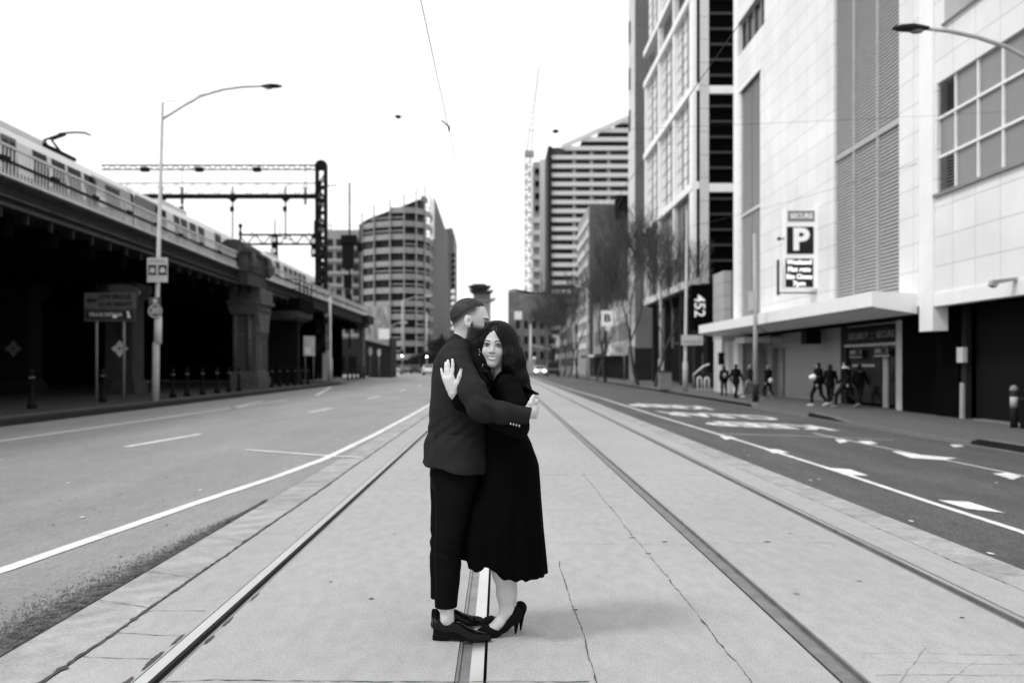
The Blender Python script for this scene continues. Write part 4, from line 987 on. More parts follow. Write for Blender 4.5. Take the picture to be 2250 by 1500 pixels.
# striped tower
Y = 300; st2 = thing('striped_tower', 'tall apartment tower with white balcony stripes and a stepped sloping top', 'building', (28, Y, -.3))
x0, x1 = frontal(1212, 1420, Y); xl = frontal(1204, 1212, Y)[0]
b = MB(); b.box(x0, x1, Y + 1.6, Y + 18, -.3, zat(322, Y)); b.build('core', mat('tower_dark_core', .055, rough=.6, var=.4, scale=.25, detail=2), st2)
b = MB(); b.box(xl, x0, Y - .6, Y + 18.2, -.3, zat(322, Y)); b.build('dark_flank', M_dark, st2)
pitch = (zat(330, Y) - zat(645, Y)) / 16.0
def xstart(z):
    py = CY - (z - EYE) * FPX / Y
    return x0 if py >= 330 else (1240 + (330 - py) / (330 - 258) * 140 - CX) * Y / FPX
rr = random.Random(3)
z = zat(645, Y) - pitch * 6; k = 0
while z < zat(250, Y):
    xs = xstart(z)
    if xs < x1 - 2:
        b = MB(); b.box(xs, x1, Y, Y + .4, z, z + pitch * .45); b.box(xs, x1, Y + .4, Y + 1.6, z, z + .3); b.build('balcony_band', M_pale, st2)
        if z > zat(330, Y):
            b = MB(); b.box(xs, x1, Y + 1.7, Y + 16, z - pitch * .5, z + pitch * .1); b.build('setback_floor', M_dark, st2)
    z += pitch; k += 1
for px in (1262, 1300, 1338):
    xx = (px - CX) * Y / FPX; b = MB(); b.box(xx - .5, xx + .5, Y + .5, Y + 1.59, 20, zat(332, Y)); b.build('party_wall', M_grey, st2)
ta, tc = (x0 + 3, zat(318, Y)), (x1, zat(236, Y))
b = MB(); b.add([(ta[0], Y - .2, ta[1]), (tc[0], Y - .2, tc[1]), (tc[0], Y + .4, tc[1]), (ta[0], Y + .4, ta[1]), (ta[0], Y - .2, ta[1] - 1.4), (tc[0], Y - .2, tc[1] - 1.4), (tc[0], Y + .4, tc[1] - 1.4), (ta[0], Y + .4, ta[1] - 1.4)],
      [(0, 1, 2, 3), (4, 5, 1, 0), (4, 7, 6, 5), (3, 2, 6, 7)]); b.build('sloping_parapet', M_pale, st2)
# slimmer tower behind
Y = 330; t3 = thing('slim_tower', 'slim pale tower with dark balconies just left of the striped tower', 'building', (14, Y, -.3))
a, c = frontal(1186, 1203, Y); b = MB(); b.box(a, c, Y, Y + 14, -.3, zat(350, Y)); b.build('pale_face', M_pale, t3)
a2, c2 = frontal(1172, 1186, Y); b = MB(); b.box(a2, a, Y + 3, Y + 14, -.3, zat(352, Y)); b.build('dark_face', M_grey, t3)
z = 12
while z < 66:
    b = MB(); b.box(a2 - .6 + (1.2 if z > 50 else 0), a + .02, Y + 1.6, Y + 2.99, z, z + 1.6); b.build('balcony', M_black if int(z) % 2 else M_pale, t3); z += 4.1
# low brick at the street's end
Y = 260; t4 = thing('low_brick_building', 'low grey building with a small white sign at the end of the street', 'building', (6, Y, -.3))
a, c = frontal(1117, 1210, Y); b = MB(); b.box(a, c, Y, Y + 15, -.3, zat(642, Y)); b.build('wall', panelmat('far_brickwork', .20, 2.5, 1.5, line=.8, lw=.1, axis='y', var=.2), t4)
b = MB(); b.prism([(a, zat(642, Y)), (c, zat(642, Y)), (c, zat(648, Y)), (a + 2.4, zat(640, Y)), (a + 1.5, zat(634, Y)), (a, zat(637, Y))], 'y', Y, Y + 15)
b.build('parapet', M_grey, t4)
b = MB(); x_, x2 = frontal(1130, 1147, Y); b.box(x_, x2, Y - .3, Y - .05, zat(702, Y), zat(684, Y)); b.build('white_sign', M_white, t4)
for i in range(5):
    for j in range(3): b = MB(); xx = a + 2 + i * 2.1; b.box(xx, xx + 1, Y - .06, Y - .02, 3 + j * 4, 5 + j * 4); b.build('window', M_dglass, t4)
# rotunda-like pagoda tower
Y = 400; t5 = thing('pagoda_roofed_tower', 'distant grey tower with an upturned pagoda-like roof over the street', 'building', (-8, Y, 0))
a, c = frontal(1046, 1078, Y); b = MB(); b.box(a, c, Y, Y + 6, 0, zat(660, Y)); b.build('shaft', M_grey, t5)
a, c = frontal(1040, 1078, Y); b = MB(); b.box(a, c, Y - .5, Y + 6.5, zat(655, Y), zat(641, Y)); b.build('upper_storey', M_mid, t5)
def pag(py, px0, px1, th):
    a, c = frontal(px0, px1, Y); z0 = zat(py, Y); m = (a + c) / 2
    return [(a, z0 + 1.7), (a + .5, z0 + .8), (a + 1.8, z0), (c - 1.8, z0), (c - .5, z0 + .8), (c, z0 + 1.7), (c - 1.2, z0 + 1.2), (c - 2.6, z0 + th), (a + 2.6, z0 + th), (a + 1.2, z0 + 1.2)]
b = MB(); b.prism(pag(645, 1030, 1084, 1.2), 'y', Y - 2, Y + 8); b.build('lower_roof', M_dark, t5)
b = MB(); b.prism(pag(635, 1027, 1079, 2.0), 'y', Y - 2.2, Y + 8.2); b.build('upper_roof', M_dark, t5)
b = MB(); b.prism(pag(662, 1038, 1090, 1.0), 'y', Y - 1.2, Y + 7); b.build('eave', M_mid, t5)
# buildings closing the view low down
Y = 430; t6 = thing('distant_block', 'distant low pale block behind the couple at the end of the street', 'building', (-14, Y, 0))
a, c = frontal(1000, 1046, Y); b = MB(); b.box(a, c, Y, Y + 10, 0, zat(742, Y)); b.build('wall', M_grey, t6)
a, c = frontal(1078, 1130, Y); b = MB(); b.box(a, c, Y + 1, Y + 10, 0, zat(735, Y)); b.build('annex', M_mid, t6)

# ---------------- curved office on the left corner
cb = thing('curved_office', 'curved office block with pale louvred bands and dark windows beyond the viaduct', 'building', (-25, 225, 0))
YB = 214.0
plan = [((px - CX) * yy / FPX, yy) for px, yy in ((796, 213), (822, 210), (857, 208), (888, 207.5), (915, 208.5), (934, 211), (946, 215), (951, 221))]
def roof(px): return np.interp(px, [720, 795, 815, 857, 888, 905, 920, 935, 985], [517, 488, 474, 458, 447, 440, 434, 429, 520])
def seg_interp(t):
    i = min(int(t), len(plan) - 2); f = t - i; return (plan[i][0] + (plan[i + 1][0] - plan[i][0]) * f, plan[i][1] + (plan[i + 1][1] - plan[i][1]) * f)
fine = [seg_interp(i / 6) for i in range((len(plan) - 1) * 6 + 1)]
zr = [zat(roof(CX + x * FPX / y), y) for x, y in fine]
M_band = panelmat('louvred_band', .40, 50, .42, line=.4, lw=.09, axis='y', rough=.6, off=0, var=.08)
b = MB()
inn = [(x - .9 + (-.6 if i > 34 else 0), y + 1.3) for i, (x, y) in enumerate(fine)]
for i in range(len(fine) - 1):
    b.quad((inn[i][0], inn[i][1], 0), (inn[i + 1][0], inn[i + 1][1], 0), (inn[i + 1][0], inn[i + 1][1], zr[i + 1] - .5), (inn[i][0], inn[i][1], zr[i] - .5))
b.build('dark_glazing', mat('office_dark_glass', .02, rough=.3, var=.6, scale=.3, detail=2), cb)
PIT = 29.0 / FPX * 210; zb = zat(790, 210); k = 0
while zb < 42:
    vs, fs = [], []
    run = []
    for i, (x, y) in enumerate(fine):
        if zr[i] > zb + .8: run.append(i)
    for (d0, d1, z0, z1, nm, mm) in ((0, .5, zb, zb + PIT * .42, 'spandrel_band', M_band),):
        b = MB()
        for i in run[:-1]:
            if i + 1 not in run: continue
            (x, y), (x2, y2) = fine[i], fine[i + 1]; zt = [min(z1, zr[i] + .2), min(z1, zr[i + 1] + .2)]
            b.add([(x, y, z0), (x2, y2, z0), (x2, y2, zt[1]), (x, y, zt[0]), (x - .2, y + .9, z0), (x2 - .2, y2 + .9, z0), (x2 - .2, y2 + .9, zt[1]), (x - .2, y + .9, zt[0])], [(0, 1, 2, 3), (0, 4, 5, 1), (3, 2, 6, 7)])
        if b.v: b.build(nm, mm, cb)
    # thin mid sunshade on some bays
    b = MB()
    for j in range(len(plan) - 1):
        if rr.random() < .6:
            for i in range(j * 6, j * 6 + 6):
                (x, y), (x2, y2) = fine[i], fine[i + 1]
                if zr[i] > zb + PIT * .85: b.add([(x, y, zb + PIT * .62), (x2, y2, zb + PIT * .62), (x2, y2, zb + PIT * .70), (x, y, zb + PIT * .70)], [(0, 1, 2, 3)])
    if b.v: b.build('sunshade', M_grey, cb)
    zb += PIT; k += 1
for j, (x, y) in enumerate(plan):
    b = MB(); zt = zat(roof(CX + x * FPX / y), y) + 2.0
    b.box(x - .11, x + .11, y - .5, y + .1, 2.5, zt); b.build('vertical_fin', M_grey, cb)
# dark right flank running away from us
b = MB(); xe, ye = plan[-1]
b.add([(xe + .05, ye, 0), (-13.0, 262, 0), (-13.6, 262, zat(520, 262)), (xe + .3, ye, zat(430, ye))], [(0, 1, 2, 3)])
b.add([(-13.0, 262, 0), (-40, 262, 0), (-40, 262, 30), (-13.6, 262, zat(520, 262))], [(0, 1, 2, 3)])
b.build('flank_wall', panelmat('flank_cladding', .085, 2.2, 1.4, line=.6, lw=.25, axis='x', var=.25, off=0), cb)
for z0 in np.arange(3, 30, 2.78):
    b = MB(); b.box(-15.4, -13.1, 223, 224.5, z0, z0 + 1.0); 
# left lower wing
a, c = frontal(716, 797, 222); xw0, xw1 = a, c
b = MB(); b.box(a, c, 222, 236, 0, zat(505, 222)); b.build('wing_wall', M_grey, cb)
z = 3.0
while z < zat(520, 222):
    for xx in np.arange(a + .4, c - .6, 1.9):
        b = MB(); b.box(xx, xx + 1.2, 221.9, 221.97, z, z + 1.5); b.build('wing_window', M_dglass, cb)
    b = MB(); b.box(a, c, 221.5, 221.88, z - .75, z - .3); b.build('wing_band', M_louv, cb); z += 2.78
b = MB(); b.tube([(a + 1, 222, zat(505, 222)), (a + 1, 222, zat(500, 222) + 1)], .1, 5); b.tube([(a, 222, zat(503, 222) + .9), (c, 222, zat(503, 222) + .9)], .06, 5)
for xx in np.arange(a, c, 1.3): b.tube([(xx, 222, zat(505, 222)), (xx, 222, zat(503, 222) + .9)], .05, 4)
b.build('roof_railing', M_mid, cb)
# darker neighbour to its right
Y = 300; t7 = thing('ribbed_block', 'dark slab block with a column of white round balconies right of the curved office', 'building', (-16, Y, 0))
a, c = frontal(962, 998, Y); b = MB(); b.prism([(a, 0), (c, 0), (c, zat(520, Y)), (c - .6, zat(500, Y)), (a, zat(506, Y))], 'y', Y, Y + 20); b.build('wall', panelmat('ribbed_cladding', .12, .9, 40, line=.6, lw=.12, axis='y', off=0), t7)
for i in range(13): b = MB(); b.sphere((c - .3, Y - .3, zat(560 + i * 13.5, Y)), .9, 6, (.8, .6, .75)); b.build('balcony', M_white if i > 5 else M_dark, t7)
# mural wall and dark brick block past the viaduct
Y = 112; t8 = thing('mural_wall', 'wall with a smudgy pale mural and a white square poster beside the viaduct end', 'wall', (-13.5, Y, 0))
a, c = frontal(797, 855, Y); b = MB(); b.box(a, c, Y, Y + .4, zat(745, Y), zat(672, Y)); mw = b.build('mural_panel', mat('mural_grey', .3, rough=.7, var=.75, scale=1.1, stretch=(1.6, 1, .6), detail=4), t8)
a2, c2 = frontal(832, 855, Y); b = MB(); b.box(a2, c2, Y - .05, Y - .02, zat(746, Y), zat(722, Y)); b.build('poster', M_white, mw)
b = MB(); b.box(a, c + .2, Y + .05, Y + 6, 0, zat(742, Y)); b.build('brick_base', M_dark, t8)
b = MB(); b.prism([(a, zat(745, Y)), (c, zat(760, Y)), (c, zat(745, Y))], 'y', Y - .2, Y); b.build('awning', M_grey, t8)
t9 = thing('dark_shop_row', 'dark low shopfront row between the viaduct and the curved office', 'building', (-19, 150, 0))
b = MB(); b.box(-27, -18.8, 135, 160, 0, 5.0); b.build('wall', M_dark, t9)
for i in range(5): b = MB(); b.box(-26.5 + i * 1.5, -25.5 + i * 1.5, 134.9, 134.97, .6, 2.6); b.build('window', M_black, t9)
# right side low shops, behind the trees
sh = thing('shop_row', 'row of low pale shopfronts with dark awnings behind the bare trees', 'building', (14, 130, -.165))
for i, (y0, y1, h, m) in enumerate(((109, 118, 7.0, M_grey), (118, 128, 9, M_pale), (128, 137, 7.6, M_mid), (137, 149, 10.5, M_grey))):
    b = MB(); b.box(14, 26, y0 + .02, y1 - .02, 2.8, h); s_ = b.build('upper_wall', m, sh)
    for k in range(4): b = MB(); yy = y0 + .8 + k * 2.2; b.box(13.93, 13.98, yy, yy + 1.1, 4.2, 6.2); b.build('window', M_dglass, s_)
    b = MB(); b.box(14.2, 26, y0, y1, -.165, 2.8); b.build('shop_front', M_black, sh)
    b = MB(); b.box(12.1, 14.1, y0 + .3, y1 - .3, 2.5, 2.8); b.build('awning', M_dark if i % 2 else M_pale, sh)
rs2 = thing('far_terrace', 'long grey terrace of low buildings lining the far right of the street', 'building', (16, 220, -.3))
for i, (y0, y1, h, m) in enumerate(((173, 195, 12, M_pale), (195, 215, 9, M_mid), (215, 240, 14, M_grey), (240, 259, 8, M_pale))):
    b = MB(); b.box(14.5, 30, y0 + .05, y1 - .05, -.3, h); w_ = b.build('house_wall', m, rs2)
    for k in range(6):
        for j in range(int(h / 3.2)): b = MB(); yy = y0 + 1 + k * 3.2; b.box(14.42, 14.48, yy, yy + 1.4, 1.2 + j * 3, 2.9 + j * 3); b.build('window', M_dglass, w_)
# crane
Y = 420; cr = thing('tower_crane', 'faint pale tower crane rising far behind the trees', 'crane', ((1158 - CX) * Y / FPX, Y, 0))
M_cr = mat('crane_pale', .45, rough=.6)
b = lattice_mast((1160 - CX) * Y / FPX, Y, 5, zat(345, Y), 2.4, .24, 3.2); b.build('mast', M_cr, cr)
xx = (1162 - CX) * Y / FPX; zz = zat(345, Y)
b = MB(); b.box(xx - 1.8, xx + 2.2, Y - 1.5, Y + 1.5, zz, zz + 2.4); b.build('cab', M_grey, cr)
b = MB(); b.tube([(xx - 1.0, Y - .6, zz + 2), (xx + 4.2, Y - .6, zat(145, Y))], .22, 5); b.tube([(xx + 1.0, Y + .6, zz + 2), (xx + 4.4, Y + .6, zat(145, Y))], .22, 5)
for k in range(14):
    f0, f1 = k / 14, (k + 1) / 14; L0 = zz + 2; L1 = zat(145, Y)
    b.tube([(xx - 1 + 5.2 * f0, Y - .6, L0 + (L1 - L0) * f0), (xx + 1 + 3.4 * f1, Y + .6, L0 + (L1 - L0) * f1)], .09, 4)
b.build('jib', M_cr, cr)
b = MB(); b.tube([(xx, Y, zz + 2), (xx - 3, Y, zz + 8), (xx + 2.8, Y, zat(215, Y))], .06, 4); b.build('stay', M_cr, cr)
# ------------------------------------------------------------------ right hand street furniture
ZR = -.165
def G2(px, Y): return (px - CX) * Y / FPX
hl = streetlamp('street lamp arm reaching in from the right edge over the dark carriageway', 11.05, 20.0, ZR, 7.6, 0,
                [(11.05, 20, 7.2), (10.75, 20, 7.5), (10.2, 20, 7.8), (9.6, 20, 8.0), (9.0, 20, 8.13), (8.6, 20, 8.17)], (8.62, 8.18, -.72))
p1 = thing('street_pole', 'white steel pole with dark base standing in front of the canopy walkers', 'pole', (11.05, 43, ZR))
b = MB(); b.tube([(11.05, 43, ZR), (11.05, 43, 3.3), (11.0, 43, 7.1)], [.115, .1, .06], 12); b.build('shaft', M_steel, p1)
b = MB(); b.tube([(11.05, 43, ZR), (11.05, 43, ZR + .75)], .135, 12); b.build('dark_base', M_dark, p1)
b = MB(); b.box(10.72, 10.95, 42.93, 42.96, 3.75, 4.6); b.build('banner', M_signw, p1)
b = MB(); b.tube([(11.05, 42.9, 3.1), (11.5, 42.9, 2.85), (11.75, 42.9, 2.55), (11.65, 42.9, 2.3)], .02, 5); b.tube([(11.05, 42.9, 2.0), (11.4, 42.9, 2.25)], .015, 5); b.build('loose_cable', M_dark, p1)
p2 = thing('street_pole', 'tall pale pole carrying a white street name board near the 452 box', 'pole', (11.0, 59, ZR))
b = MB(); b.tube([(11.0, 59, ZR), (11.0, 59, 1.6), (11.0, 59, 1.62), (11.1, 59, 10.6)], [.16, .15, .1, .06], 12); b.build('shaft', M_steel, p2)
b = MB(); a, c = G2(1497, 58.8), G2(1545, 58.8); b.box(a, c, 58.8, 58.84, EYE + (CY - 758) * 58.8 / FPX, EYE + (CY - 736) * 58.8 / FPX); nbd = b.build('name_board', M_signw, p2)
b = MB(); b.box(a + .1, c - .1, 58.78, 58.795, 2.78, 2.86); b.build('board_stripe', M_louv, nbd)
p3 = thing('street_pole', 'pale pole behind the litter bin by the bare tree', 'pole', (G2(1452, 74), 74, ZR))
b = MB(); b.tube([(G2(1452, 74), 74, ZR), (G2(1452, 74), 74, 8.2)], [.13, .08], 10); b.build('shaft', M_steel, p3)
b = MB(); b.box(G2(1452, 74) - .2, G2(1452, 74) + .15, 73.7, 73.85, ZR, 1.9); b.build('cabinet', M_pale, p3)
p4 = thing('street_pole', 'slender pole between two tree trunks further up the right pavement', 'pole', (G2(1290, 118), 118, ZR))
b = MB(); b.tube([(G2(1290, 118), 118, ZR), (G2(1290, 118), 118, 10.5)], [.12, .07], 8); b.build('shaft', M_steel, p4)
b = MB(); b.tube([(G2(1290, 118), 118, 10.5), (G2(1262, 118), 118, 10.9)], .05, 6); b.build('arm', M_steel, p4)
binn = thing('litter_bin', 'grey square litter bin on the right pavement', 'bin', (G2(1461, 62), 62, ZR))
x = G2(1461, 62); b = MB(); b.box(x - .36, x + .36, 61.7, 62.4, ZR + .06, 1.0); b.build('bin_body', M_mid, binn)
b = MB(); b.box(x - .4, x + .4, 61.66, 62.44, 1.0, 1.08); b.build('bin_lid', M_dark, binn)
b = MB(); b.box(x - .3, x + .3, 61.75, 62.35, ZR, ZR + .06); b.build('bin_foot', M_black, binn)
# big lit P sign far up
ps2 = thing('hotel_sign', 'white box sign with a dark letter shape on the far right pavement', 'sign', (G2(1335, 90), 90, 6))
b = MB(); Yq = 90; b.box(G2(1322, Yq), G2(1347, Yq), Yq, Yq + .3, zat(716, Yq), zat(682, Yq)); b.build('sign_box', M_box, ps2)
xt('B', 1334, 699, .9, 14, Yq - .02, M_signd, ps2, bold=.02)
b = MB(); b.disc((G2(1336, Yq), Yq - .05, zat(721, Yq)), (0, 1, 0), .26, .1); b.build('round_light', M_white, ps2)
b = MB(); b.tube([(G2(1331, Yq), Yq + .15, ZR), (G2(1331, Yq), Yq + .15, zat(716, Yq))], .1, 8); b.build('post', M_dark, ps2)
ss = thing('shop_sign', 'pale shop hoarding with a round emblem hanging beside the slab tower', 'sign', (G2(1360, 100), 100, 3))
Yq = 100; b = MB(); b.prism([(G2(1340, Yq), zat(755, Yq)), (G2(1372, Yq), zat(755, Yq)), (G2(1372, Yq), zat(783, Yq)), (G2(1352, Yq), zat(776, Yq))], 'y', Yq, Yq + .05); b.build('board', M_signw, ss)
b = MB(); cxx, czz = G2(1361, Yq), zat(767, Yq)
for k in range(14):
    a0, a1 = .5 + k * .39, .5 + (k + 1) * .39
    b.prism([(cxx + r_ * math.cos(t_), czz + r_ * .7 * math.sin(t_)) for r_, t_ in ((.2, a0), (.3, a0), (.3, a1), (.2, a1))], 'y', Yq - .03, Yq - .01)
b.build('emblem', M_signg, ss)
b = MB(); b.tube([(G2(1372, Yq), Yq, ZR), (G2(1372, Yq), Yq, zat(752, Yq))], .06, 8); b.build('post', M_mid, ss)
# bollard with pale bands near the garage, and a barrier box at the edge
bo = thing('garage_bollard', 'stout dark bollard with a pale band at the garage mouth', 'bollard', (G2(2228, 25.2), 25.2, ZR))
x = G2(2228, 25.2); b = MB(); b.tube([(x, 25.2, ZR), (x, 25.2, .78)], .09, 12); b.build('shaft', M_dark, bo)
b = MB(); b.tube([(x, 25.2, .35), (x, 25.2, .62)], .095, 12); b.build('band', M_steel, bo)
b = MB(); b.lathe([(.1, .78 - ZR), (.1, .84 - ZR), (.06, .9 - ZR), (0, .92 - ZR)], (x, 25.2, ZR), 12); b.build('cap', M_mid, bo)
bx = thing('ticket_machine', 'dark boxy machine cut by the right edge beside the bollard', 'machine', (13.2, 24.6, ZR))
b = MB(); b.box(13.02, 13.5, 24.3, 24.9, ZR, .55); b.build('case', M_black, bx)
b = MB(); b.box(12.98, 13.54, 24.26, 24.94, .55, .62); b.build('top', M_dark, bx)

# ------------------------------------------------------------------ overhead wires
M_wire = mat('wire', .02, rough=.5)
def wire(name, label, pts, r_=.008, sag=0, grp='overhead wires'):
    P = []
    for a, c in zip(pts[:-1], pts[1:]):
        n = 14
        for i in range(n): f = i / n; P.append((a[0] + (c[0] - a[0]) * f, a[1] + (c[1] - a[1]) * f, a[2] + (c[2] - a[2]) * f - sag * 4 * f * (1 - f)))
    P.append(pts[-1]); b = MB(); b.origin = pts[0]; b.tube(P, r_, 5); return tag(b.build(name, M_wire), label, 'wire', grp)
wire('contact_wire', 'thin tram contact wire running up the sky above the couple', [(-.85, 3, 5.36), (-.85, 16.6, 5.34), (-.85, 40, 5.36), (-.85, 80, 5.36), (-.85, 200, 5.36)], .006)
wire('contact_wire', 'tram contact wire crossing in front of the white buildings', [(2.6, 3, 5.12), (2.6, 40, 5.1), (2.6, 90, 5.1), (2.6, 200, 5.1)], .005)
wire('span_wire', 'sagging span wire ending at the white car park wall, by the two black boxes', [(-11.6, 25, 8.3), (-2.55, 24.8, 7.62), (1.35, 24.8, 7.22), (13.0, 25.5, 7.9)], .0035, .02)
wire('span_wire', 'faint span wire crossing the louvres of the car park building', [(11.1, 59, 9.6), (13.0, 31, 7.7)], .006, .12)
wire('span_wire', 'span wire from the office corner to the louvred wall', [(-13, 70, 15.5), (13.9, 70.6, 17.3)], .005, .5)
for lb_, x, z, px in (('left', G2(875, 24.8), 7.6, 0), ('right', G2(1221, 24.8), 7.24, 0)):
    t = thing('wire_insulator', 'small black insulator box floating on the span wire, %s of the contact wire' % ('left' if lb_ == 'left' else 'right'), 'insulator', (x, 24.8, z), 'wire insulators')
    b = MB(); b.box(x - .05, x + .05, 24.75, 24.85, z - .035, z + .035); b.tube([(x - .09, 24.8, z), (x + .09, 24.8, z)], .015, 6); b.build('insulator', M_black, t)
t = thing('wire_clamp', 'small black pull-off clamp on the contact wire', 'clamp', (-.85, 16.6, 5.36))
b = MB(); b.tube([(-.83, 16.6, 5.36), (-.88, 16.6, 5.42), (-.97, 16.6, 5.5)], .012, 6); b.box(-.86, -.83, 16.55, 16.65, 5.33, 5.4); b.build('clamp', M_black, t)
wire('pull_off_wire', 'hair thin pull-off wire holding the clamp sideways', [(-.97, 16.6, 5.5), (-11.6, 17, 7.2)], .0022, .1)

# ------------------------------------------------------------------ bare plane trees
M_bark = mat('plane_bark', .055, rough=.9, var=.35, scale=6)
M_twig = mat('plane_twigs', .075, rough=.9, var=.2)
def tree_meshes(seed, H=12.0, lean=0.0):
    r = random.Random(seed); big, small = MB(), MB()
    def branch(p, d, L, rad, lv):
        n = 3 if lv < 4 else (2 if lv < 6 else 1); pts = [p]; rs = [rad]; q = p; dd = d
        for i in range(n):
            dd = (dd + Vector((r.uniform(-.16, .16), r.uniform(-.16, .16), r.uniform(-.02, .2)))).normalized()
            q = q + dd * (L / n); pts.append(q); rs.append(rad * (1 - .42 * (i + 1) / n))
        (big if lv < 3 else small).tube(pts, [max(.014 if lv < 5 else .011, q_) for q_ in rs], 7 if lv < 2 else (5 if lv < 4 else 3), cap=False)
        if lv >= 6: return
        k = r.choice((2, 3, 3)) if lv < 5 else r.choice((2, 2, 3))
        for j in range(k):
            ax = Vector((r.uniform(-1, 1), r.uniform(-1, 1), r.uniform(-.25, .6))).normalized()
            nd = (dd * (1.0 if j else 1.4) + ax * r.uniform(.5, .85) + Vector((0, 0, .22))).normalized()
            branch(q, nd, L * r.uniform(.70, .92), rad * (.62 if j == 0 else .5), lv + 1)
        if lv >= 2:
            m = pts[len(pts) // 2]; ax = Vector((r.uniform(-1, 1), r.uniform(-1, 1), r.uniform(-.1, .8))).normalized()
            branch(m, (dd + ax * .8).normalized(), L * .7, rad * .4, max(lv + 1, 3))
    branch(Vector((0, 0, 0)), Vector((lean, 0, 1)).normalized(), H * .30, H * .0135, 0)
    return big, small
def make_tree(seed, H, lean, label, loc):
    t = thing('bare_tree', label, 'tree', loc, 'leafless plane trees along the pavements')
    bg_, sm = tree_meshes(seed, H, lean)
    for b, nm, m in ((bg_, 'trunk', M_bark), (sm, 'crown', M_twig)):
        b.v = [(x + loc[0], y + loc[1], z + loc[2]) for x, y, z in b.v]; b.build(nm, m, t)
    return t
tr = [make_tree(41, 11.5, -.28, 'large bare tree leaning left in front of the slab tower', (G2(1402, 79), 79, ZR)),
      make_tree(77, 9.5, .1, 'bare tree with forked trunk in front of the glass office', (G2(1440, 73), 73, ZR)),
      make_tree(13, 11, -.1, 'bare tree in front of the grey brick block, first beyond the leaning one', (G2(1330, 93), 93, ZR))]
far_t = [(1312, 106, 1, 1.0, 'second bare tree beyond the leaning one, by the white box sign'), (1268, 120, 2, 1.1, 'bare tree in front of the awnings of the shop row'), (1252, 140, 0, .9, 'dark-trunked bare tree left of the slender pole'),
         (1240, 158, 2, 1.15, 'bare tree in front of the base of the striped tower'), (1226, 178, 1, 1.2, 'bare tree just right of the parked dark van'), (1212, 205, 2, 1.15, 'bare tree above the dark van'),
         (1196, 235, 0, 1.15, 'bare tree below the slim tower'), (1180, 265, 2, 1.25, 'bare tree in front of the crane mast'), (1164, 300, 1, 1.35, 'smallest bare tree over the low building with the white sign'), (1216, 190, 0, .95, 'bare tree half hidden behind the one above the dark van')]
for i, (px, y, k, s_, lb_) in enumerate(far_t): dup(tr[k], (G2(px, y), y, ZR if y < 200 else -.3), i * 1.3, lb_, scale=s_)
# leafy evergreens on the left, small and dark
M_leaf = mat('dark_foliage', .03, rough=.8, var=.4, scale=3)
def leafy(name, label, loc, rx, rz, h0, seed, n=2600, ls=.35):
    r = random.Random(seed); t = thing(name, label, 'tree', loc, 'dark leafy trees')
    b = MB(); b.tube([loc, (loc[0] + .2, loc[1], loc[2] + h0 + rz * .6)], [.28, .12], 8)
    for k in range(6):
        a = k * 1.05; b.tube([(loc[0] + .1, loc[1], loc[2] + h0), (loc[0] + rx * .6 * math.cos(a), loc[1] + rx * .6 * math.sin(a), loc[2] + h0 + rz * r.uniform(.6, 1.3))], [.1, .03], 5)
    b.build('trunk', M_bark, t)
    b = MB(); cl = []
    for k in range(26):
        a = r.uniform(0, 6.28); e = r.uniform(-.6, 1.4); q = r.uniform(.45, .95)
        cl.append((loc[0] + rx * q * math.cos(a) * math.cos(e), loc[1] + rx * q * math.sin(a) * math.cos(e), loc[2] + h0 + rz + rz * q * math.sin(e), r.uniform(.2, .42) * rx))
    for i in range(n):
        c = cl[i % 26]; u = Vector((r.gauss(0, 1), r.gauss(0, 1), r.gauss(0, 1))).normalized() * c[3] * r.uniform(.5, 1.05)
        p = Vector(c[:3]) + u; a = Vector((r.gauss(0, 1), r.gauss(0, 1), r.gauss(0, 1))).normalized() * ls; d = Vector((r.gauss(0, 1), r.gauss(0, 1), r.gauss(0, 1))).normalized() * ls * .6
        b.add([p - a, p - d, p + a, p + d], [(0, 1, 2, 3)])
    b.build('crown', M_leaf, t)
leafy('leafy_tree', 'round dark leafy tree behind the man\'s neck', (G2(975, 155), 155, 0), 2.7, 1.9, 1.7, 3, 1800, .25)
leafy('leafy_tree', 'dark leafy tree left of the man\'s shoulder, in front of the curved office', (G2(915, 190), 190, 0), 2.2, 1.2, .8, 5, 1000, .25)
leafy('leafy_tree', 'small dark leafy tree next to the traffic lights on the left', (G2(945, 176), 176, 0), 2.2, 1.4, .9, 8, 1000, .25)
# ------------------------------------------------------------------ traffic lights, signs and far lamps on the left
def tlight(px, y, h, arm, label, lit=True):
    x = G2(px, y); t = thing('traffic_light', label, 'traffic light', (x, y, 0), 'traffic lights and masts at the junction')
    b = MB(); b.tube([(x, y, 0), (x, y, h)], [.14, .1], 8); b.build('pole', M_steel, t)
    if arm:
        b = MB(); b.tube([(x, y, h - .1), (x + arm * .5, y, h + .45), (x + arm, y, h + .6)], [.09, .06, .05], 6); b.build('arm', M_steel, t)
        b = MB(); b.prism([(x + arm - .2, h + .45), (x + arm + .9, h + .5), (x + arm + .9, h + .75), (x + arm + .2, h + .85), (x + arm - .2, h + .7)], 'y', y - .2, y + .2); b.build('lamp_head', M_steel, t)
    b = MB(); b.box(x - .2, x + .2, y - .3, y - .12, 2.6, 3.7); hd = b.build('signal_head', M_black, t)
    for k in range(3):
        b = MB(); b.disc((x, y - .32, 2.8 + k * .35), (0, 1, 0), .13, .02, 12); b.build('signal_lens', M_lamp if (k == 0 and lit) else M_dark, hd)
    return t
tlight(884, 150, 11.2, 3.6, 'tall mast with a lamp arm standing before the curved office')
tlight(938, 162, 10.0, 0, 'slim traffic light mast left of the man\'s back')
tlight(856, 140, 6.8, 1.6, 'shorter traffic light pole at the junction, beside the mural')
tlight(965, 182, 5.8, 3.2, 'street light mast with level arm behind the man\'s collar', False)
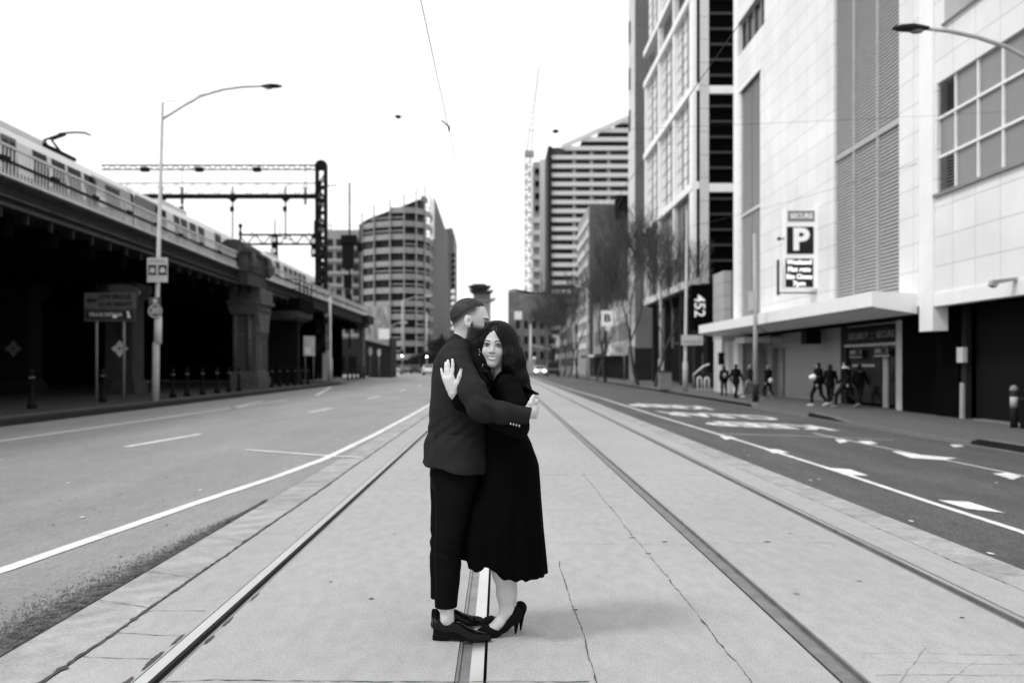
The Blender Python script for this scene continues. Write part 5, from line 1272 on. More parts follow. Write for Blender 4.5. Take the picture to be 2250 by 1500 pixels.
for px, y, lb_ in ((814, 97, 'white oval road sign on a thin post past the viaduct end, left one'), (833, 106, 'white oval road sign on a thin post past the viaduct end, right one')):
    x = G2(px, y); t = thing('road_sign', lb_, 'sign', (x, y, .17), 'oval road signs')
    b = MB(); b.tube([(x, y, .17), (x, y, 3.0)], .04, 6); b.build('post', M_mid, t)
    b = MB(); n = 16; b.prism([(x + .19 * math.cos(k * 2 * math.pi / n), 2.75 + .42 * math.sin(k * 2 * math.pi / n)) for k in range(n)], 'y', y - .08, y - .05); b.build('plate', M_signw, t)
# centre island monument-like mast on the right side far away
t = thing('tram_stop_mast', 'pale mast with lamps on the tram stop island beyond the woman', 'pole', (G2(1166, 175), 175, 0))
b = MB(); b.tube([(G2(1166, 175), 175, 0), (G2(1166, 175), 175, 8.5)], [.3, .1], 8); b.build('mast', M_pale, t)
b = MB(); b.box(G2(1158, 175), G2(1175, 175), 174.6, 175.4, 0, 2.2); b.build('shelter', M_louv, t)
b = MB(); b.sphere((G2(1174, 175), 174.4, 2.6), .3, 6); b.build('lamp', M_white, t)
b = MB(); b.tube([(G2(1166, 175), 175, 5.0), (G2(1210, 175), 175, 4.2)], .05, 5); b.build('cable_arm', M_pale, t)

# ------------------------------------------------------------------ vehicles
def car(label, x, y, paint, face=-1, scale=1.0, kind='parked_car', cat='car', lit=False, tall=0.0):
    """face -1: nose towards the camera"""
    t = thing(kind, label, cat, (x, y, gz(x) if x > 0 else 0), 'cars in the street')
    z0 = gz(x) if x > 0 else 0
    if tall: prof = [(-2.3, .35), (-2.35, .9), (-2.0, 1.15), (-1.5, 1.25), (-1.25, 2.1), (2.2, 2.15), (2.3, 1.0), (2.28, .35)]; top = 2.1
    else: prof = [(-2.15, .32), (-2.2, .62), (-2.0, .8), (-1.15, .95), (-.45, 1.42), (.75, 1.45), (1.55, 1.0), (2.1, .92), (2.15, .55), (2.1, .32)]; top = 1.45
    secs = [(-.86, .88), (-.8, .98), (-.55, 1.0), (.55, 1.0), (.8, .98), (.86, .88)]
    vs = []; n = len(prof)
    for u, k in secs:
        for (a, zz) in prof:
            tuck = 1 - .16 * max(0, (zz - .95) / .5) if not tall else 1 - .06 * max(0, zz - 1.2)
            vs.append((x + u * tuck, y + a * (k if abs(u) > .7 else 1) * -face * -1 if False else y + (-face) * a * -1 * -1 * (.98 if abs(u) > .84 else 1), z0 + zz * (1 if k >= .98 else .985)))
    b = MB(); b.add(vs, [(i * n + k, i * n + (k + 1) % n, (i + 1) * n + (k + 1) % n, (i + 1) * n + k) for i in range(len(secs) - 1) for k in range(n)] + [tuple(range(n)), tuple(range((len(secs) - 1) * n, len(secs) * n))[::-1]], False)
    bd = b.build('body', paint, t)
    s_ = -face      # +1 : profile axis along +Y with nose at y-2.2
    def Yp(a): return y + s_ * a
    gl = M_dglass
    b = MB()
    if tall: b.add([(x - .72, Yp(-1.5) - .02, z0 + 1.3), (x + .72, Yp(-1.5) - .02, z0 + 1.3), (x + .68, Yp(-1.29) - .03, z0 + 2.0), (x - .68, Yp(-1.29) - .03, z0 + 2.0)], [(0, 1, 2, 3)])
    else: b.add([(x - .74, Yp(-1.1) - .02 * s_, z0 + 1.0), (x + .74, Yp(-1.1) - .02 * s_, z0 + 1.0), (x + .64, Yp(-.52) - .02 * s_, z0 + 1.39), (x - .64, Yp(-.52) - .02 * s_, z0 + 1.39)], [(0, 1, 2, 3)])
    b.build('windscreen', gl, t)
    if not tall:
        b = MB(); b.add([(x - .7, Yp(1.48) + .03 * s_, z0 + 1.06), (x + .7, Yp(1.48) + .03 * s_, z0 + 1.06), (x + .62, Yp(.85) + .03 * s_, z0 + 1.41), (x - .62, Yp(.85) + .03 * s_, z0 + 1.41)], [(0, 1, 2, 3)]); b.build('rear_window', gl, t)
    for sx in (-1, 1):
        b = MB(); xw = x + sx * .835
        b.add([(xw, Yp(-.95), z0 + .98), (xw, Yp(1.3), z0 + 1.0), (x + sx * .745, Yp(.75), z0 + (1.38 if not tall else 1.9)), (x + sx * .745, Yp(-.42), z0 + (1.37 if not tall else 1.9))], [(0, 1, 2, 3)]); b.build('side_window', gl, t)
        for a in (-1.35, 1.35):
            b = MB(); b.tube([(x + sx * .68, Yp(a), z0 + .32), (x + sx * .88, Yp(a), z0 + .32)], .32, 16, smooth=False); w_ = b.build('wheel', M_black, t)
            b = MB(); b.disc((x + sx * .885, Yp(a), z0 + .32), (1, 0, 0), .19, .02, 12); b.build('hubcap', M_mid, w_)
        b = MB(); b.sphere((x + sx * .62, Yp(-2.17), z0 + .66), .14, 6, (1.3, .4, .8)); b.build('headlight', M_lamp if lit else M_white, t)
        b = MB(); b.box(x + sx * .5, x + sx * .8, Yp(2.1) - .06, Yp(2.1) + .06, z0 + .68, z0 + .84); b.build('tail_light', M_mid, t)
    b = MB(); b.box(x - .26, x + .26, Yp(-2.2) - .03, Yp(-2.2) + .03, z0 + .42, z0 + .53); b.build('number_plate', M_signw, t)
    b = MB(); b.box(x - .75, x + .75, Yp(2.13) - .03, Yp(2.13) + .03, z0 + .36, z0 + .5); b.build('bumper', M_dark, t)
    return t
M_cw = mat('car_white', .75, rough=.25, var=.02, spec=.5); M_cd = mat('car_dark', .025, rough=.25, var=.1, spec=.5); M_cg = mat('car_grey', .2, rough=.25, spec=.5)
car('white car driving away on the left carriageway, just left of the man', G2(941, 139), 141, M_cw, 1)
car('dark car behind the white one on the left carriageway', G2(911, 170), 172, M_cd, 1)
car('grey car in the queue left of the man, by the junction', G2(894, 182), 184, M_cg, 1)
car('pale car furthest left in the queue at the junction', G2(872, 160), 160, M_cg, -1)
car('dark car in the middle of the queue under the traffic lights', G2(884, 200), 200, M_cd, -1, lit=True)
car('white car with both headlights on, seen right of the woman', G2(1187, 152), 154, M_cw, -1, lit=True)
car('tall dark van facing the camera at the right kerb', G2(1216, 140), 142, M_cd, -1, kind='parked_van', cat='van', tall=1, lit=True)
car('white car at the far end of the left queue', G2(921, 215), 217, M_cw, -1, lit=True)
car('pale car in the far queue between the traffic masts', G2(904, 235), 237, M_cg, 1)
car('dark car nearest the kerb in the left queue', G2(861, 178), 180, M_cd, -1, lit=True)
car('grey car following the lit white one, right of the woman', G2(1180, 190), 192, M_cg, -1)
car('dark car parked behind the van at the right kerb', G2(1205, 185), 187, M_cd, -1)
# barrier striped cones by the junction
for i, (px, y) in enumerate(((862, 128), (870, 132))):
    x = G2(px, y); t = thing('site_barrier', 'pale roadwork barrier beside the queue, %s one' % ('left' if i == 0 else 'right'), 'barrier', (x, y, 0), 'roadwork barriers')
    b = MB(); b.prism([(x - .45, 0), (x + .45, 0), (x + .3, 1.1), (x - .3, 1.1)], 'y', y, y + .4); b.build('barrier_body', M_pale, t)
    b = MB(); b.box(x - .32, x + .32, y - .02, y, .5, .75); b.build('stripe', M_mid, t)
# ------------------------------------------------------------------ people: smooth distance-field bodies turned into meshes
def v3(p): return np.array(p, dtype=np.float32)
def cone(P, a, b, ra, rb):
    a, b = v3(a), v3(b); ab = b - a; t = np.clip(((P - a) @ ab) / max(1e-9, float(ab @ ab)), 0, 1)
    return np.linalg.norm(P - a - t[:, None] * ab, axis=1) - (ra + (rb - ra) * t)
def ell(P, c, r, R=None):
    p = P - v3(c)
    if R is not None: p = p @ R
    r = v3(r); k0 = np.linalg.norm(p / r, axis=1); k1 = np.linalg.norm(p / (r * r), axis=1) + 1e-9
    return k0 * (k0 - 1) / k1
def smin(a, b, k):
    h = np.clip(.5 + .5 * (b - a) / k, 0, 1); return b + (a - b) * h - k * h * (1 - h)
def smax(a, b, k): return -smin(-a, -b, k)
def chain(P, pts, rs, k=.01):
    d = None
    for i in range(len(pts) - 1):
        c = cone(P, pts[i], pts[i + 1], rs[i], rs[i + 1]); d = c if d is None else smin(d, c, k)
    return d
def loft(P, keys, capk=.01, mod=None):
    """keys: (z, cx, cy, rx, ry) sorted upward"""
    K = np.array(sorted(keys), dtype=np.float32); z = P[:, 2]
    cx, cy, rx, ry = (np.interp(z, K[:, 0], K[:, i]) for i in (1, 2, 3, 4))
    dx, dy = (P[:, 0] - cx), (P[:, 1] - cy)
    if mod is not None:
        m = mod(np.arctan2(dy / ry, dx / rx), z); rx = rx * m; ry = ry * m
    q = np.sqrt((dx / rx) ** 2 + (dy / ry) ** 2); g = np.sqrt((dx / rx ** 2) ** 2 + (dy / ry ** 2) ** 2) + 1e-6
    d = q * (q - 1) / g
    return smax(smax(d, z - K[-1, 0], capk), K[0, 0] - z, capk)
CORN = [(i, j, k) for i in (0, 1) for j in (0, 1) for k in (0, 1)]
def mesh_sdf(fn, lo, hi, h, name, material, parent, tone=None, label=None, smooth=True):
    lo = np.array(lo, dtype=np.float32); B = 12
    nb = np.ceil((np.array(hi) - lo) / (h * B)).astype(int) + 1; n = nb * B
    c = [(np.arange(nb[i]) * B + (B - 1) / 2) * h + lo[i] for i in range(3)]
    C = np.stack(np.meshgrid(*c, indexing='ij'), -1).reshape(-1, 3).astype(np.float32)
    dc = fn(C).reshape(nb); act = np.abs(dc) < B * h * 1.15 + .004
    F = np.repeat(np.repeat(np.repeat(np.where(dc < 0, -1., 1.), B, 0), B, 1), B, 2).astype(np.float32)
    g = np.arange(B) * h; o = np.stack(np.meshgrid(g, g, g, indexing='ij'), -1).reshape(-1, 3).astype(np.float32)
    idx = np.argwhere(act)
    for s in range(0, len(idx), 150):
        ch = idx[s:s + 150]; P = (ch[:, None, :] * (B * h) + lo + o[None]).reshape(-1, 3).astype(np.float32)
        d = fn(P).reshape(len(ch), B, B, B)
        for q, (i, j, k) in enumerate(ch): F[i * B:(i + 1) * B, j * B:(j + 1) * B, k * B:(k + 1) * B] = d[q]
    S = F < 0
    cnt = sum(S[i:n[0] - 1 + i, j:n[1] - 1 + j, k:n[2] - 1 + k].astype(np.int8) for i, j, k in CORN)
    cells = np.argwhere((cnt > 0) & (cnt < 8)); m = len(cells)
    acc = np.zeros((m, 3)); num = np.zeros(m)
    for ax in range(3):
        for u in (0, 1):
            for v in (0, 1):
                a = [0, 0, 0]; oth = [q for q in range(3) if q != ax]; a[oth[0]] = u; a[oth[1]] = v; b = list(a); b[ax] = 1
                fa = F[cells[:, 0] + a[0], cells[:, 1] + a[1], cells[:, 2] + a[2]]; fb = F[cells[:, 0] + b[0], cells[:, 1] + b[1], cells[:, 2] + b[2]]
                x = (fa < 0) != (fb < 0); t = np.where(x, fa / np.where(x, fa - fb, 1), 0)
                p = np.zeros((m, 3)); p[:, oth[0]] = u; p[:, oth[1]] = v; p[:, ax] = t
                acc += p * x[:, None]; num += x
    V = (cells + acc / num[:, None]) * h + lo
    I = -np.ones(n, dtype=np.int64); I[cells[:, 0], cells[:, 1], cells[:, 2]] = np.arange(m)
    faces = []
    for ax in range(3):
        oth = [q for q in range(3) if q != ax]; sl0 = [slice(0, n[q]) for q in range(3)]; sl1 = list(sl0); sl0[ax] = slice(0, n[ax] - 1); sl1[ax] = slice(1, n[ax])
        A, Bb = S[tuple(sl0)], S[tuple(sl1)]; e = np.argwhere(A != Bb); e = e[(e[:, oth[0]] > 0) & (e[:, oth[1]] > 0)]
        ins = A[e[:, 0], e[:, 1], e[:, 2]]
        def cell(du, dv): q = e.copy(); q[:, oth[0]] -= du; q[:, oth[1]] -= dv; return I[q[:, 0], q[:, 1], q[:, 2]]
        Q = np.stack([cell(0, 0), cell(1, 0), cell(1, 1), cell(0, 1)], 1); flip = ins if ax != 1 else ~ins
        Q[~flip] = Q[~flip][:, ::-1]; faces.append(Q)
    Q = np.concatenate(faces); Q = Q[(Q >= 0).all(1)]
    org = np.array(ORG[parent.name]) if parent is not None else np.zeros(3)
    me = bpy.data.meshes.new(name); me.vertices.add(m); me.vertices.foreach_set('co', (V - org).astype(np.float32).ravel())
    me.loops.add(Q.size); me.loops.foreach_set('vertex_index', Q.astype(np.int32).ravel()); me.polygons.add(len(Q)); me.polygons.foreach_set('loop_start', np.arange(0, Q.size, 4, dtype=np.int32)); me.polygons.foreach_set('loop_total', np.full(len(Q), 4, dtype=np.int32))
    me.update(calc_edges=True); me.polygons.foreach_set('use_smooth', np.full(len(Q), smooth)); me.materials.append(material)
    if tone is not None:
        at_ = me.attributes.new('tone', 'FLOAT', 'POINT'); at_.data.foreach_set('value', tone(V).astype(np.float32))
    ob = bpy.data.objects.new(name, me); sc.collection.objects.link(ob); ob.parent = parent; ORG[ob.name] = Vector(org)
    if label: ob['label'] = label
    return ob

M_skin = mat('skin', .52, rough=.5, var=.03, scale=30, tone=True, spec=.35)
M_skin.node_tree.nodes['Principled BSDF'].inputs['Subsurface Weight'].default_value = .08
M_suit = mat('dark_wool_suit', .017, rough=.85, var=.12, scale=40, bump=.15, bscale=500, spec=.12)
M_trou = mat('black_wool_trousers', .0035, rough=.8, var=.2, scale=30, spec=.05)
M_dress = mat('black_dress', .0022, rough=.85, var=.2, scale=30, spec=.02)
M_sleeve = mat('black_knit_sleeve', .0035, rough=.8, var=.2, scale=30, spec=.04)
M_hairb = mat('black_hair', .004, rough=.42, var=.3, scale=60, spec=.10)
M_hairm = mat('short_dark_hair', .03, rough=.5, var=.6, scale=90, spec=.15)
M_beard = mat('beard_hair', .028, rough=.7, var=.6, scale=90, spec=.15)
M_leather = mat('polished_black_leather', .002, rough=.22, var=.2, spec=.14)
M_suede = mat('black_suede', .005, rough=.9, spec=.1)
M_eye = mat('eye_white', .6, rough=.15, var=.02, spec=.5); M_iris = mat('iris_dark', .01, rough=.1, spec=.6)

def q3(px, py, Y): return at(px, py, Y)
def ssn(P, f, s=0):   # cheap cloth noise
    return (np.sin(P[:, 0] * f + 1.3 * np.sin(P[:, 2] * f * .7 + s)) * np.sin(P[:, 2] * f * .9 + 1.7 * np.sin(P[:, 1] * f * .8 + s)) + .5 * np.sin(P[:, 1] * f * 1.7 + P[:, 2] * f * 1.1 + s))

# ================= the man
man = thing('person', 'bearded man in a dark suit, side on, kissing the woman\'s head and holding her', 'person', (-.24, 5.25, 0), 'embracing couple')
MY = 5.33
def zc(py, Y=MY): return EYE - (py - CY) * Y / FPX
def xc(px, Y=MY): return (px - CX) * Y / FPX
def keyf(py, xl, xr, cy, ry, Y=MY): return (zc(py, Y), (xc(xl, Y) + xc(xr, Y)) / 2, cy, (xc(xr, Y) - xc(xl, Y)) / 2, ry)
HY = 5.31
hc = q3(1031, 700.5, HY)                       # cranium centre
Rt = math.radians(14)                        # head pitched forward
cr_, sr_ = math.cos(Rt), math.sin(Rt)
Rm = np.array([[cr_, 0, sr_], [0, 1, 0], [-sr_, 0, cr_]], dtype=np.float32)   # columns: local x,y,z in world
EARR = np.array([[math.cos(.25), 0, -math.sin(.25)], [0, 1, 0], [math.sin(.25), 0, math.cos(.25)]], dtype=np.float32)
def mh(P):                                    # head local coordinates: x forward (to the right), y across, z up
    return (P - v3(hc)) @ Rm
def man_head(P):
    p = mh(P)
    d = ell(p, (-.004, 0, .016), (.099, .077, .092))
    d = smin(d, ell(p, (.046, 0, -.028), (.058, .056, .075)), .03)          # face
    d = smin(d, ell(p, (.048, 0, -.095), (.045, .046, .034)), .03)          # jaw
    d = smin(d, cone(p, (.094, 0, .005), (.118, 0, -.035), .011, .014), .012)  # nose
    d = smin(d, ell(p, (.083, 0, .022), (.02, .05, .012)), .014)            # brow
    for s in (-1, 1):
        d = smax(d, -ell(p, (.097, s * .033, -.002), (.014, .017, .011)), .01)
        d = smin(d, ell(p, (.07, s * .034, -.03), (.024, .02, .02)), .02)
        e = ell(p, (.000, s * .076, -.018), (.0185, .009, .030), EARR)             # ear
        e = smax(e, -ell(p, (.005, s * .085, -.012), (.009, .006, .015), EARR), .004)
        e = smin(e, cone(p, (.006, s * .077, -.033), (.013, s * .075, -.043), .008, .006), .006)
        d = smin(d, e, .006)
    return d
neckA, neckB = q3(1026, 715, HY + .01), q3(1014, 768, HY + .03)
shR, elR, wrR = q3(1006, 808, 5.18), q3(1056, 896, 4.99), q3(1150, 911, 5.04)
shL, elL, wrL = q3(1010, 808, 5.50), q3(1085, 880, 5.60), q3(1150, 865, 5.47)
def man_hand(P):
    Y = 5.10
    d = cone(P, wrR, q3(1168, 903, Y - .03), .030, .034)
    d = smin(d, chain(P, [q3(1160, 898, Y - .04), q3(1165, 886, Y - .05), q3(1169, 876, Y - .03), q3(1172, 869, Y - .02)], [.016, .0115, .0095, .0078]), .012)  # thumb
    for i, (py, off) in enumerate(((886, 0), (896, .004), (906, .002), (915, -.004))):
        L = (.95, 1.05, 1.0, .8)[i]
        d = smin(d, chain(P, [q3(1168, py - 1, Y - .03), q3(1177 + off * 300, py - 3 + i, Y + .01), q3(1179 + off * 300, py - 5 + i, Y + .05 * L), q3(1177, py - 6 + i, Y + .085 * L)], [.0125, .0108, .0096, .008]), .006)
    return d
ankR, ankL = q3(981, 1352, 5.16), q3(972, 1335, 5.40)
def man_body(P):
    d = man_head(P)
    d = smin(d, cone(P, neckA, neckB, .057, .062), .03)
    d = smin(d, loft(P, [keyf(1030, 965, 1050, MY, .13), keyf(950, 965, 1055, MY, .12), keyf(850, 965, 1055, MY, .15), keyf(790, 978, 1045, MY, .17), keyf(765, 1000, 1030, MY, .07)], .03), .04)
    for sh, el_, wr in ((shR, elR, wrR), (shL, elL, wrL)): d = smin(d, chain(P, [sh, el_, wr], [.045, .038, .026], .02), .02)
    d = smin(d, man_hand(P), .01)
    d = smin(d, ell(P, q3(1160, 862, 5.47), (.03, .02, .05)), .02)
    for (hx, ky, an) in ((5.29, 5.195, ankR), (5.41, 5.42, ankL)):
        d = smin(d, chain(P, [q3(1000, 1030, hx), q3(990, 1190, ky), (an[0], an[1], an[2] + .12), (an[0] + .004, an[1], an[2] - .02)], [.055, .042, .036, .036], .02), .02)
    for s_, an in ((1, ankR), (1, ankL)):
        d = smin(d, ell(P, (an[0] + .022, an[1], .05), (.05, .022, .02)), .02)
        d = smin(d, ell(P, (an[0] - .002, an[1] - .030, .112), (.010, .006, .012)), .012)
    return d
def hairline(p):
    return np.interp(p[:, 0], [-.11, -.085, -.06, -.03, 0, .03, .06, .09], [-.062, -.055, -.030, .006, .036, .058, .072, .082])
def man_tone(V):
    p = mh(V.astype(np.float32)); t = np.ones(len(V))
    n_ = .5 + .5 * np.sin(V[:, 0] * 900) * np.sin(V[:, 2] * 820 + 1)
    head = np.linalg.norm(p, axis=1) < .2
    hb = hairline(p); fade = np.clip(1 - (hb - p[:, 2]) / .050, 0, 1) ** 1.1 * np.clip((.05 - p[:, 0]) / .03, 0, 1)
    ear = (np.abs(p[:, 1]) > .0725) & (np.abs(p[:, 0] - .001) < .023) & (p[:, 2] < .014) & (p[:, 2] > -.055)
    t = np.where(head & ~ear, t * (1 - .93 * fade), t)
    brow = head & (p[:, 0] > .074) & (np.abs(p[:, 2] - .020) < .004) & (np.abs(p[:, 1]) > .012); t = np.where(brow, .12, t)
    lash = head & (p[:, 0] > .07) & (np.abs(p[:, 2] + .002) < .0035) & (np.abs(np.abs(p[:, 1]) - .033) < .016); t = np.where(lash, .12, t)  # closed eye: lash line with the shadow there painted in
    lip = head & (p[:, 0] > .085) & (np.abs(p[:, 2] + .068) < .008) & (np.abs(p[:, 1]) < .022); t = np.where(lip, .45, t)
    cav = head & (np.abs(p[:, 1]) > .078) & (((p[:, 0] - .005) / .007) ** 2 + ((p[:, 2] + .012) / .012) ** 2 < 1); t = np.where(cav, .7, t)
    bd = np.clip((-.018 - .0 * p[:, 0] + 1.3 * np.clip(.036 - p[:, 0], 0, .035) - p[:, 2]) / .022, 0, 1) * np.clip((p[:, 0] - .004) / .008, 0, 1) * (p[:, 2] > -.17)
    t = np.where(head & ~ear, t * (1 - .86 * bd * np.clip(1 - np.clip(p[:, 0] - .088, 0, 1) / .012 * (p[:, 2] > -.05), 0, 1)), t)
    return t
mesh_sdf(man_body, (-.55, 4.85, .0), (.32, 5.72, 1.82), .0042, 'body', M_skin, man, man_tone)
def man_hair(P):
    p = mh(P)
    d = ell(p, (-.004, 0, .016), (.1025, .080, .0955))
    strand = .0016 * np.sin(p[:, 0] * 420 + 60 * p[:, 1]) * np.sin(p[:, 1] * 380)
    d = d - strand
    # keep crown and top; sides are clipped short
    top = hairline(p) + .0015 * np.sin(p[:, 0] * 300) - p[:, 2]
    d = d + .006 * np.clip(1 + top / .03, 0, 1)
    d = smax(d, top * .7, .006)
    d = smax(d, (p[:, 0] - .072 + .15 * np.clip(p[:, 2] - .06, 0, 1)), .01)
    return d
mesh_sdf(man_hair, (-.35, 5.18, 1.55), (.0, 5.44, 1.82), .0035, 'hair', M_hairm, man)
def man_beard(P):
    p = mh(P)
    d = smin(ell(p, (.048, 0, -.030), (.059, .058, .077)), ell(p, (.050, 0, -.100), (.050, .050, .044)), .03)
    d = smin(d, ell(p, (.062, 0, -.122), (.040, .036, .026)), .02)
    d = d - .003 - .002 * np.sin(p[:, 0] * 500 + 200 * p[:, 2]) * np.sin(p[:, 2] * 430 + p[:, 1] * 300)
    cut = p[:, 2] + .034 + .10 * np.clip(p[:, 0] - .03, 0, .06) - 1.5 * np.clip(.030 - p[:, 0], 0, .03) + .003 * np.sin(p[:, 0] * 400)   # cheek line, sideburn rising to the ear
    d = smax(d, cut * .8, .006)
    d = d - .0035 + .0075 * np.clip(1 + cut / .014, 0, 1)
    d = smax(d, -(p[:, 0] - .006 - .25 * np.clip(-.05 - p[:, 2], 0, .1)), .006)
    mouth = ell(p, (.108, 0, -.068), (.02, .022, .007)); d = smax(d, -mouth, .004)
    return d
mesh_sdf(man_beard, (-.22, 5.2, 1.38), (.02, 5.42, 1.68), .0035, 'beard', M_beard, man)
# shirt collar
b = MB(); cN = Vector(q3(1019, 752, HY + .02))
# jacket
def jacket(P, arms=True):
    def mod(a, z): return 1 + .012 * np.sin(a * 5 + z * 9) + .012 * np.sin(a * 3 - z * 14)
    K = [keyf(1075, 920, 1090, MY, .235), keyf(1020, 926, 1086, MY, .230), keyf(985, 933, 1080, MY, .21), keyf(950, 940, 1072, MY, .185), keyf(920, 944, 1071, MY, .185), keyf(880, 946, 1070, MY, .20), keyf(830, 948, 1068, MY, .215),
         keyf(800, 952, 1062, MY, .205), keyf(780, 960, 1052, MY, .19), keyf(765, 970, 1044, MY, .16), keyf(752, 981, 1038, MY, .11), keyf(744, 990, 1034, MY, .085)]
    d = loft(P, K, .012, mod)
    hem = (P[:, 0] + .38) * -.15 + zc(1020)       # hem drops slightly to the front
    d = smax(d, hem - P[:, 2], .004)
    fold = (.0045 * ssn(P, 24, 1) + .0028 * np.sin((P[:, 2] * 1.0 - P[:, 0] * 1.1) * 70 + 2 * np.sin(P[:, 2] * 17)) * np.exp(-((P[:, 2] - zc(945)) / .09) ** 2)) * np.clip((zc(840) - P[:, 2]) * 4, 0.15, 1)
    d = d + fold
    # side vent seam and flap pocket line
    d = d + .006 * np.exp(-((P[:, 0] - xc(962) - .05 * (P[:, 2] - zc(1000))) / .006) ** 2) * (P[:, 1] < MY) * (P[:, 2] < zc(950))
    d = d + .005 * np.exp(-((P[:, 2] - zc(950) + .03 * (P[:, 0] + .2)) / .005) ** 2) * (P[:, 1] < MY) * (np.abs(P[:, 0] - xc(1022)) < .085)
    if arms:
        f = .0045 * np.sin(P[:, 0] * 62 + P[:, 2] * 85 + 2 * np.sin(P[:, 2] * 30)) * np.exp(-((P[:, 0] - xc(1076)) / .055) ** 2) + .0022 * ssn(P, 31, 4)
        a = chain(P, [q3(1006, 806, 5.165), q3(1040, 862, 5.03), elR, q3(1105, 907, 5.0), q3(1162, 913, 5.045)], [.080, .070, .064, .053, .044], .03)
        a = smax(a, (P[:, 0] - xc(1163, 5.05)) * .94 - (P[:, 2] - zc(912)) * .25, .004)
        d = smin(d, a + f, .022)
        a = chain(P, [q3(1010, 803, 5.50), q3(1050, 855, 5.60), elL, wrL], [.09, .07, .066, .05], .03); d = smin(d, a, .03)
    return d
mesh_sdf(jacket, (-.55, 4.84, .78), (.22, 5.78, 1.62), .005, 'jacket', M_suit, man)
def collar(P):
    A, Bc = v3(q3(1015, 736, HY + .02)), v3(q3(1012, 760, HY + .03))
    ax = (Bc - A) / np.linalg.norm(Bc - A); tilt = v3((.42, 0, -.91)); ax = tilt / np.linalg.norm(tilt)
    p = P - v3(q3(1022, 748, HY + .02)); nrm = v3((.57, 0, .82)); nrm /= np.linalg.norm(nrm)
    h = p @ nrm; r = p - h[:, None] * nrm; e2 = v3((.82, 0, -.57)); u = r @ e2; v = r[:, 1]
    R_ = .066 - .42 * h
    d = np.abs(np.sqrt((u - .004 + .12 * h) ** 2 * .92 + v * v) - R_) - .0065
    return smax(smax(d, h - .006, .003), -.058 - h, .003)
mesh_sdf(collar, (-.42, 5.15, 1.42), (.0, 5.52, 1.66), .004, 'collar', mat('satin_collar', .004, rough=.5, spec=.08), man)
for i in range(4):
    x, y, z = q3(1122 + i * 6.4, 930.5 + i * 1.6, 4.958); b = MB(); b.sphere((x, 4.952 + i * .004, z), .0042, 6, (.9, .5, 1.4)); b.build('cuff_button', M_mid if False else mat('pale_button', .45, rough=.3), man)
# trousers
def trousers(P):
    def kn(d, w=1): return d + w * (.004 * np.sin(P[:, 2] * 85 + P[:, 0] * 40) * np.exp(-((P[:, 2] - zc(1195)) / .07) ** 2) + .0025 * ssn(P, 22, 2))
    YA = 5.18
    near = loft(P, [keyf(1331, 957, 1004, 5.165, .062, YA), keyf(1280, 955, 1010, 5.17, .068, YA), keyf(1230, 954, 1014, 5.18, .075, YA), keyf(1180, 955, 1024, 5.19, .085, YA), keyf(1110, 955, 1038, 5.22, .10, YA), keyf(1050, 951, 1052, 5.25, .10, YA), keyf(1015, 950, 1052, 5.27, .10, YA)], .004)
    YB = 5.42
    far = loft(P, [keyf(1312, 946, 991, 5.41, .06, YB), keyf(1230, 945, 1000, 5.42, .07, YB), keyf(1170, 946, 1010, 5.43, .08, YB), keyf(1100, 946, 1040, 5.44, .10, YB), keyf(1030, 945, 1062, 5.43, .12, YB), keyf(1012, 948, 1060, 5.42, .12, YB)], .004)
    hip = loft(P, [keyf(1075, 948, 1058, MY, .12), keyf(1040, 944, 1060, MY, .16), keyf(1000, 948, 1058, MY, .15)], .02)
    return smin(kn(smin(near, far, .01)), hip, .03)
mesh_sdf(trousers, (-.5, 5.02, .15), (.05, 5.62, .98), .0048, 'trousers', M_trou, man)
def shoe(P, heel, toe, an, w=.046):
    hx, tx = v3(heel), v3(toe); ax = tx - hx; L = float(np.linalg.norm(ax)); ax /= L; sd = np.array([-ax[1], ax[0], 0], dtype=np.float32)
    p = P - hx; u = p @ ax / L; v = p @ sd; z = P[:, 2]
    wid = np.interp(u, [-.03, .0, .1, .3, .45, .68, .82, .93, 1.0, 1.03], [.004, .026, .033, .030, .034, w, .040, .026, .014, .004])
    topz = np.interp(u, [-.05, .0, .1, .2, .34, .46, .6, .75, .9, 1.0, 1.04], [.08, .108, .105, .095, .098, .094, .070, .054, .045, .034, .02])
    ztr = topz - .022 * (np.abs(v) / wid) ** 2 * 1.4
    d = np.maximum(np.abs(v) - wid, z - ztr) * .7
    d = smax(np.abs(v) - wid, (z - ztr) * .8, .02)
    d = smax(d, smax(-u * L - .0, (u - 1.0) * L, .01), .012)
    d = smax(d, .012 - z, .004)
    # opening round the ankle
    op = ell(P, (an[0] + .015, an[1], .135), (.062, .030, .062)); d = smax(d, -op, .004)
    # toe cap seam
    d = d + .0022 * np.exp(-((u - .76) * L / .0022) ** 2) + .002 * np.exp(-((u - .46 - .25 * (z - .05)) * L / .002) ** 2) * (z < .08)
    return d
def sole(P, heel, toe, w=.048, hh=.028):
    hx, tx = v3(heel), v3(toe); ax = tx - hx; L = float(np.linalg.norm(ax)); ax /= L; sd = np.array([-ax[1], ax[0], 0], dtype=np.float32)
    p = P - hx; u = p @ ax / L; v = p @ sd; z = P[:, 2]
    wid = np.interp(u, [-.03, .0, .1, .3, .45, .68, .82, .93, 1.0, 1.03], [.004, .030, .036, .032, .034, w, .042, .029, .016, .005])
    bot = np.interp(u, [0, .27, .30, .5, .7, 1], [.003, .003, .014, .010, .003, .010])
    d = smax(np.abs(v) - wid, smax(z - (bot + np.where(u < .28, hh, .010)), bot - z, .002), .002)
    return smax(d, smax(-u * L, (u - 1.012) * L, .003), .003)
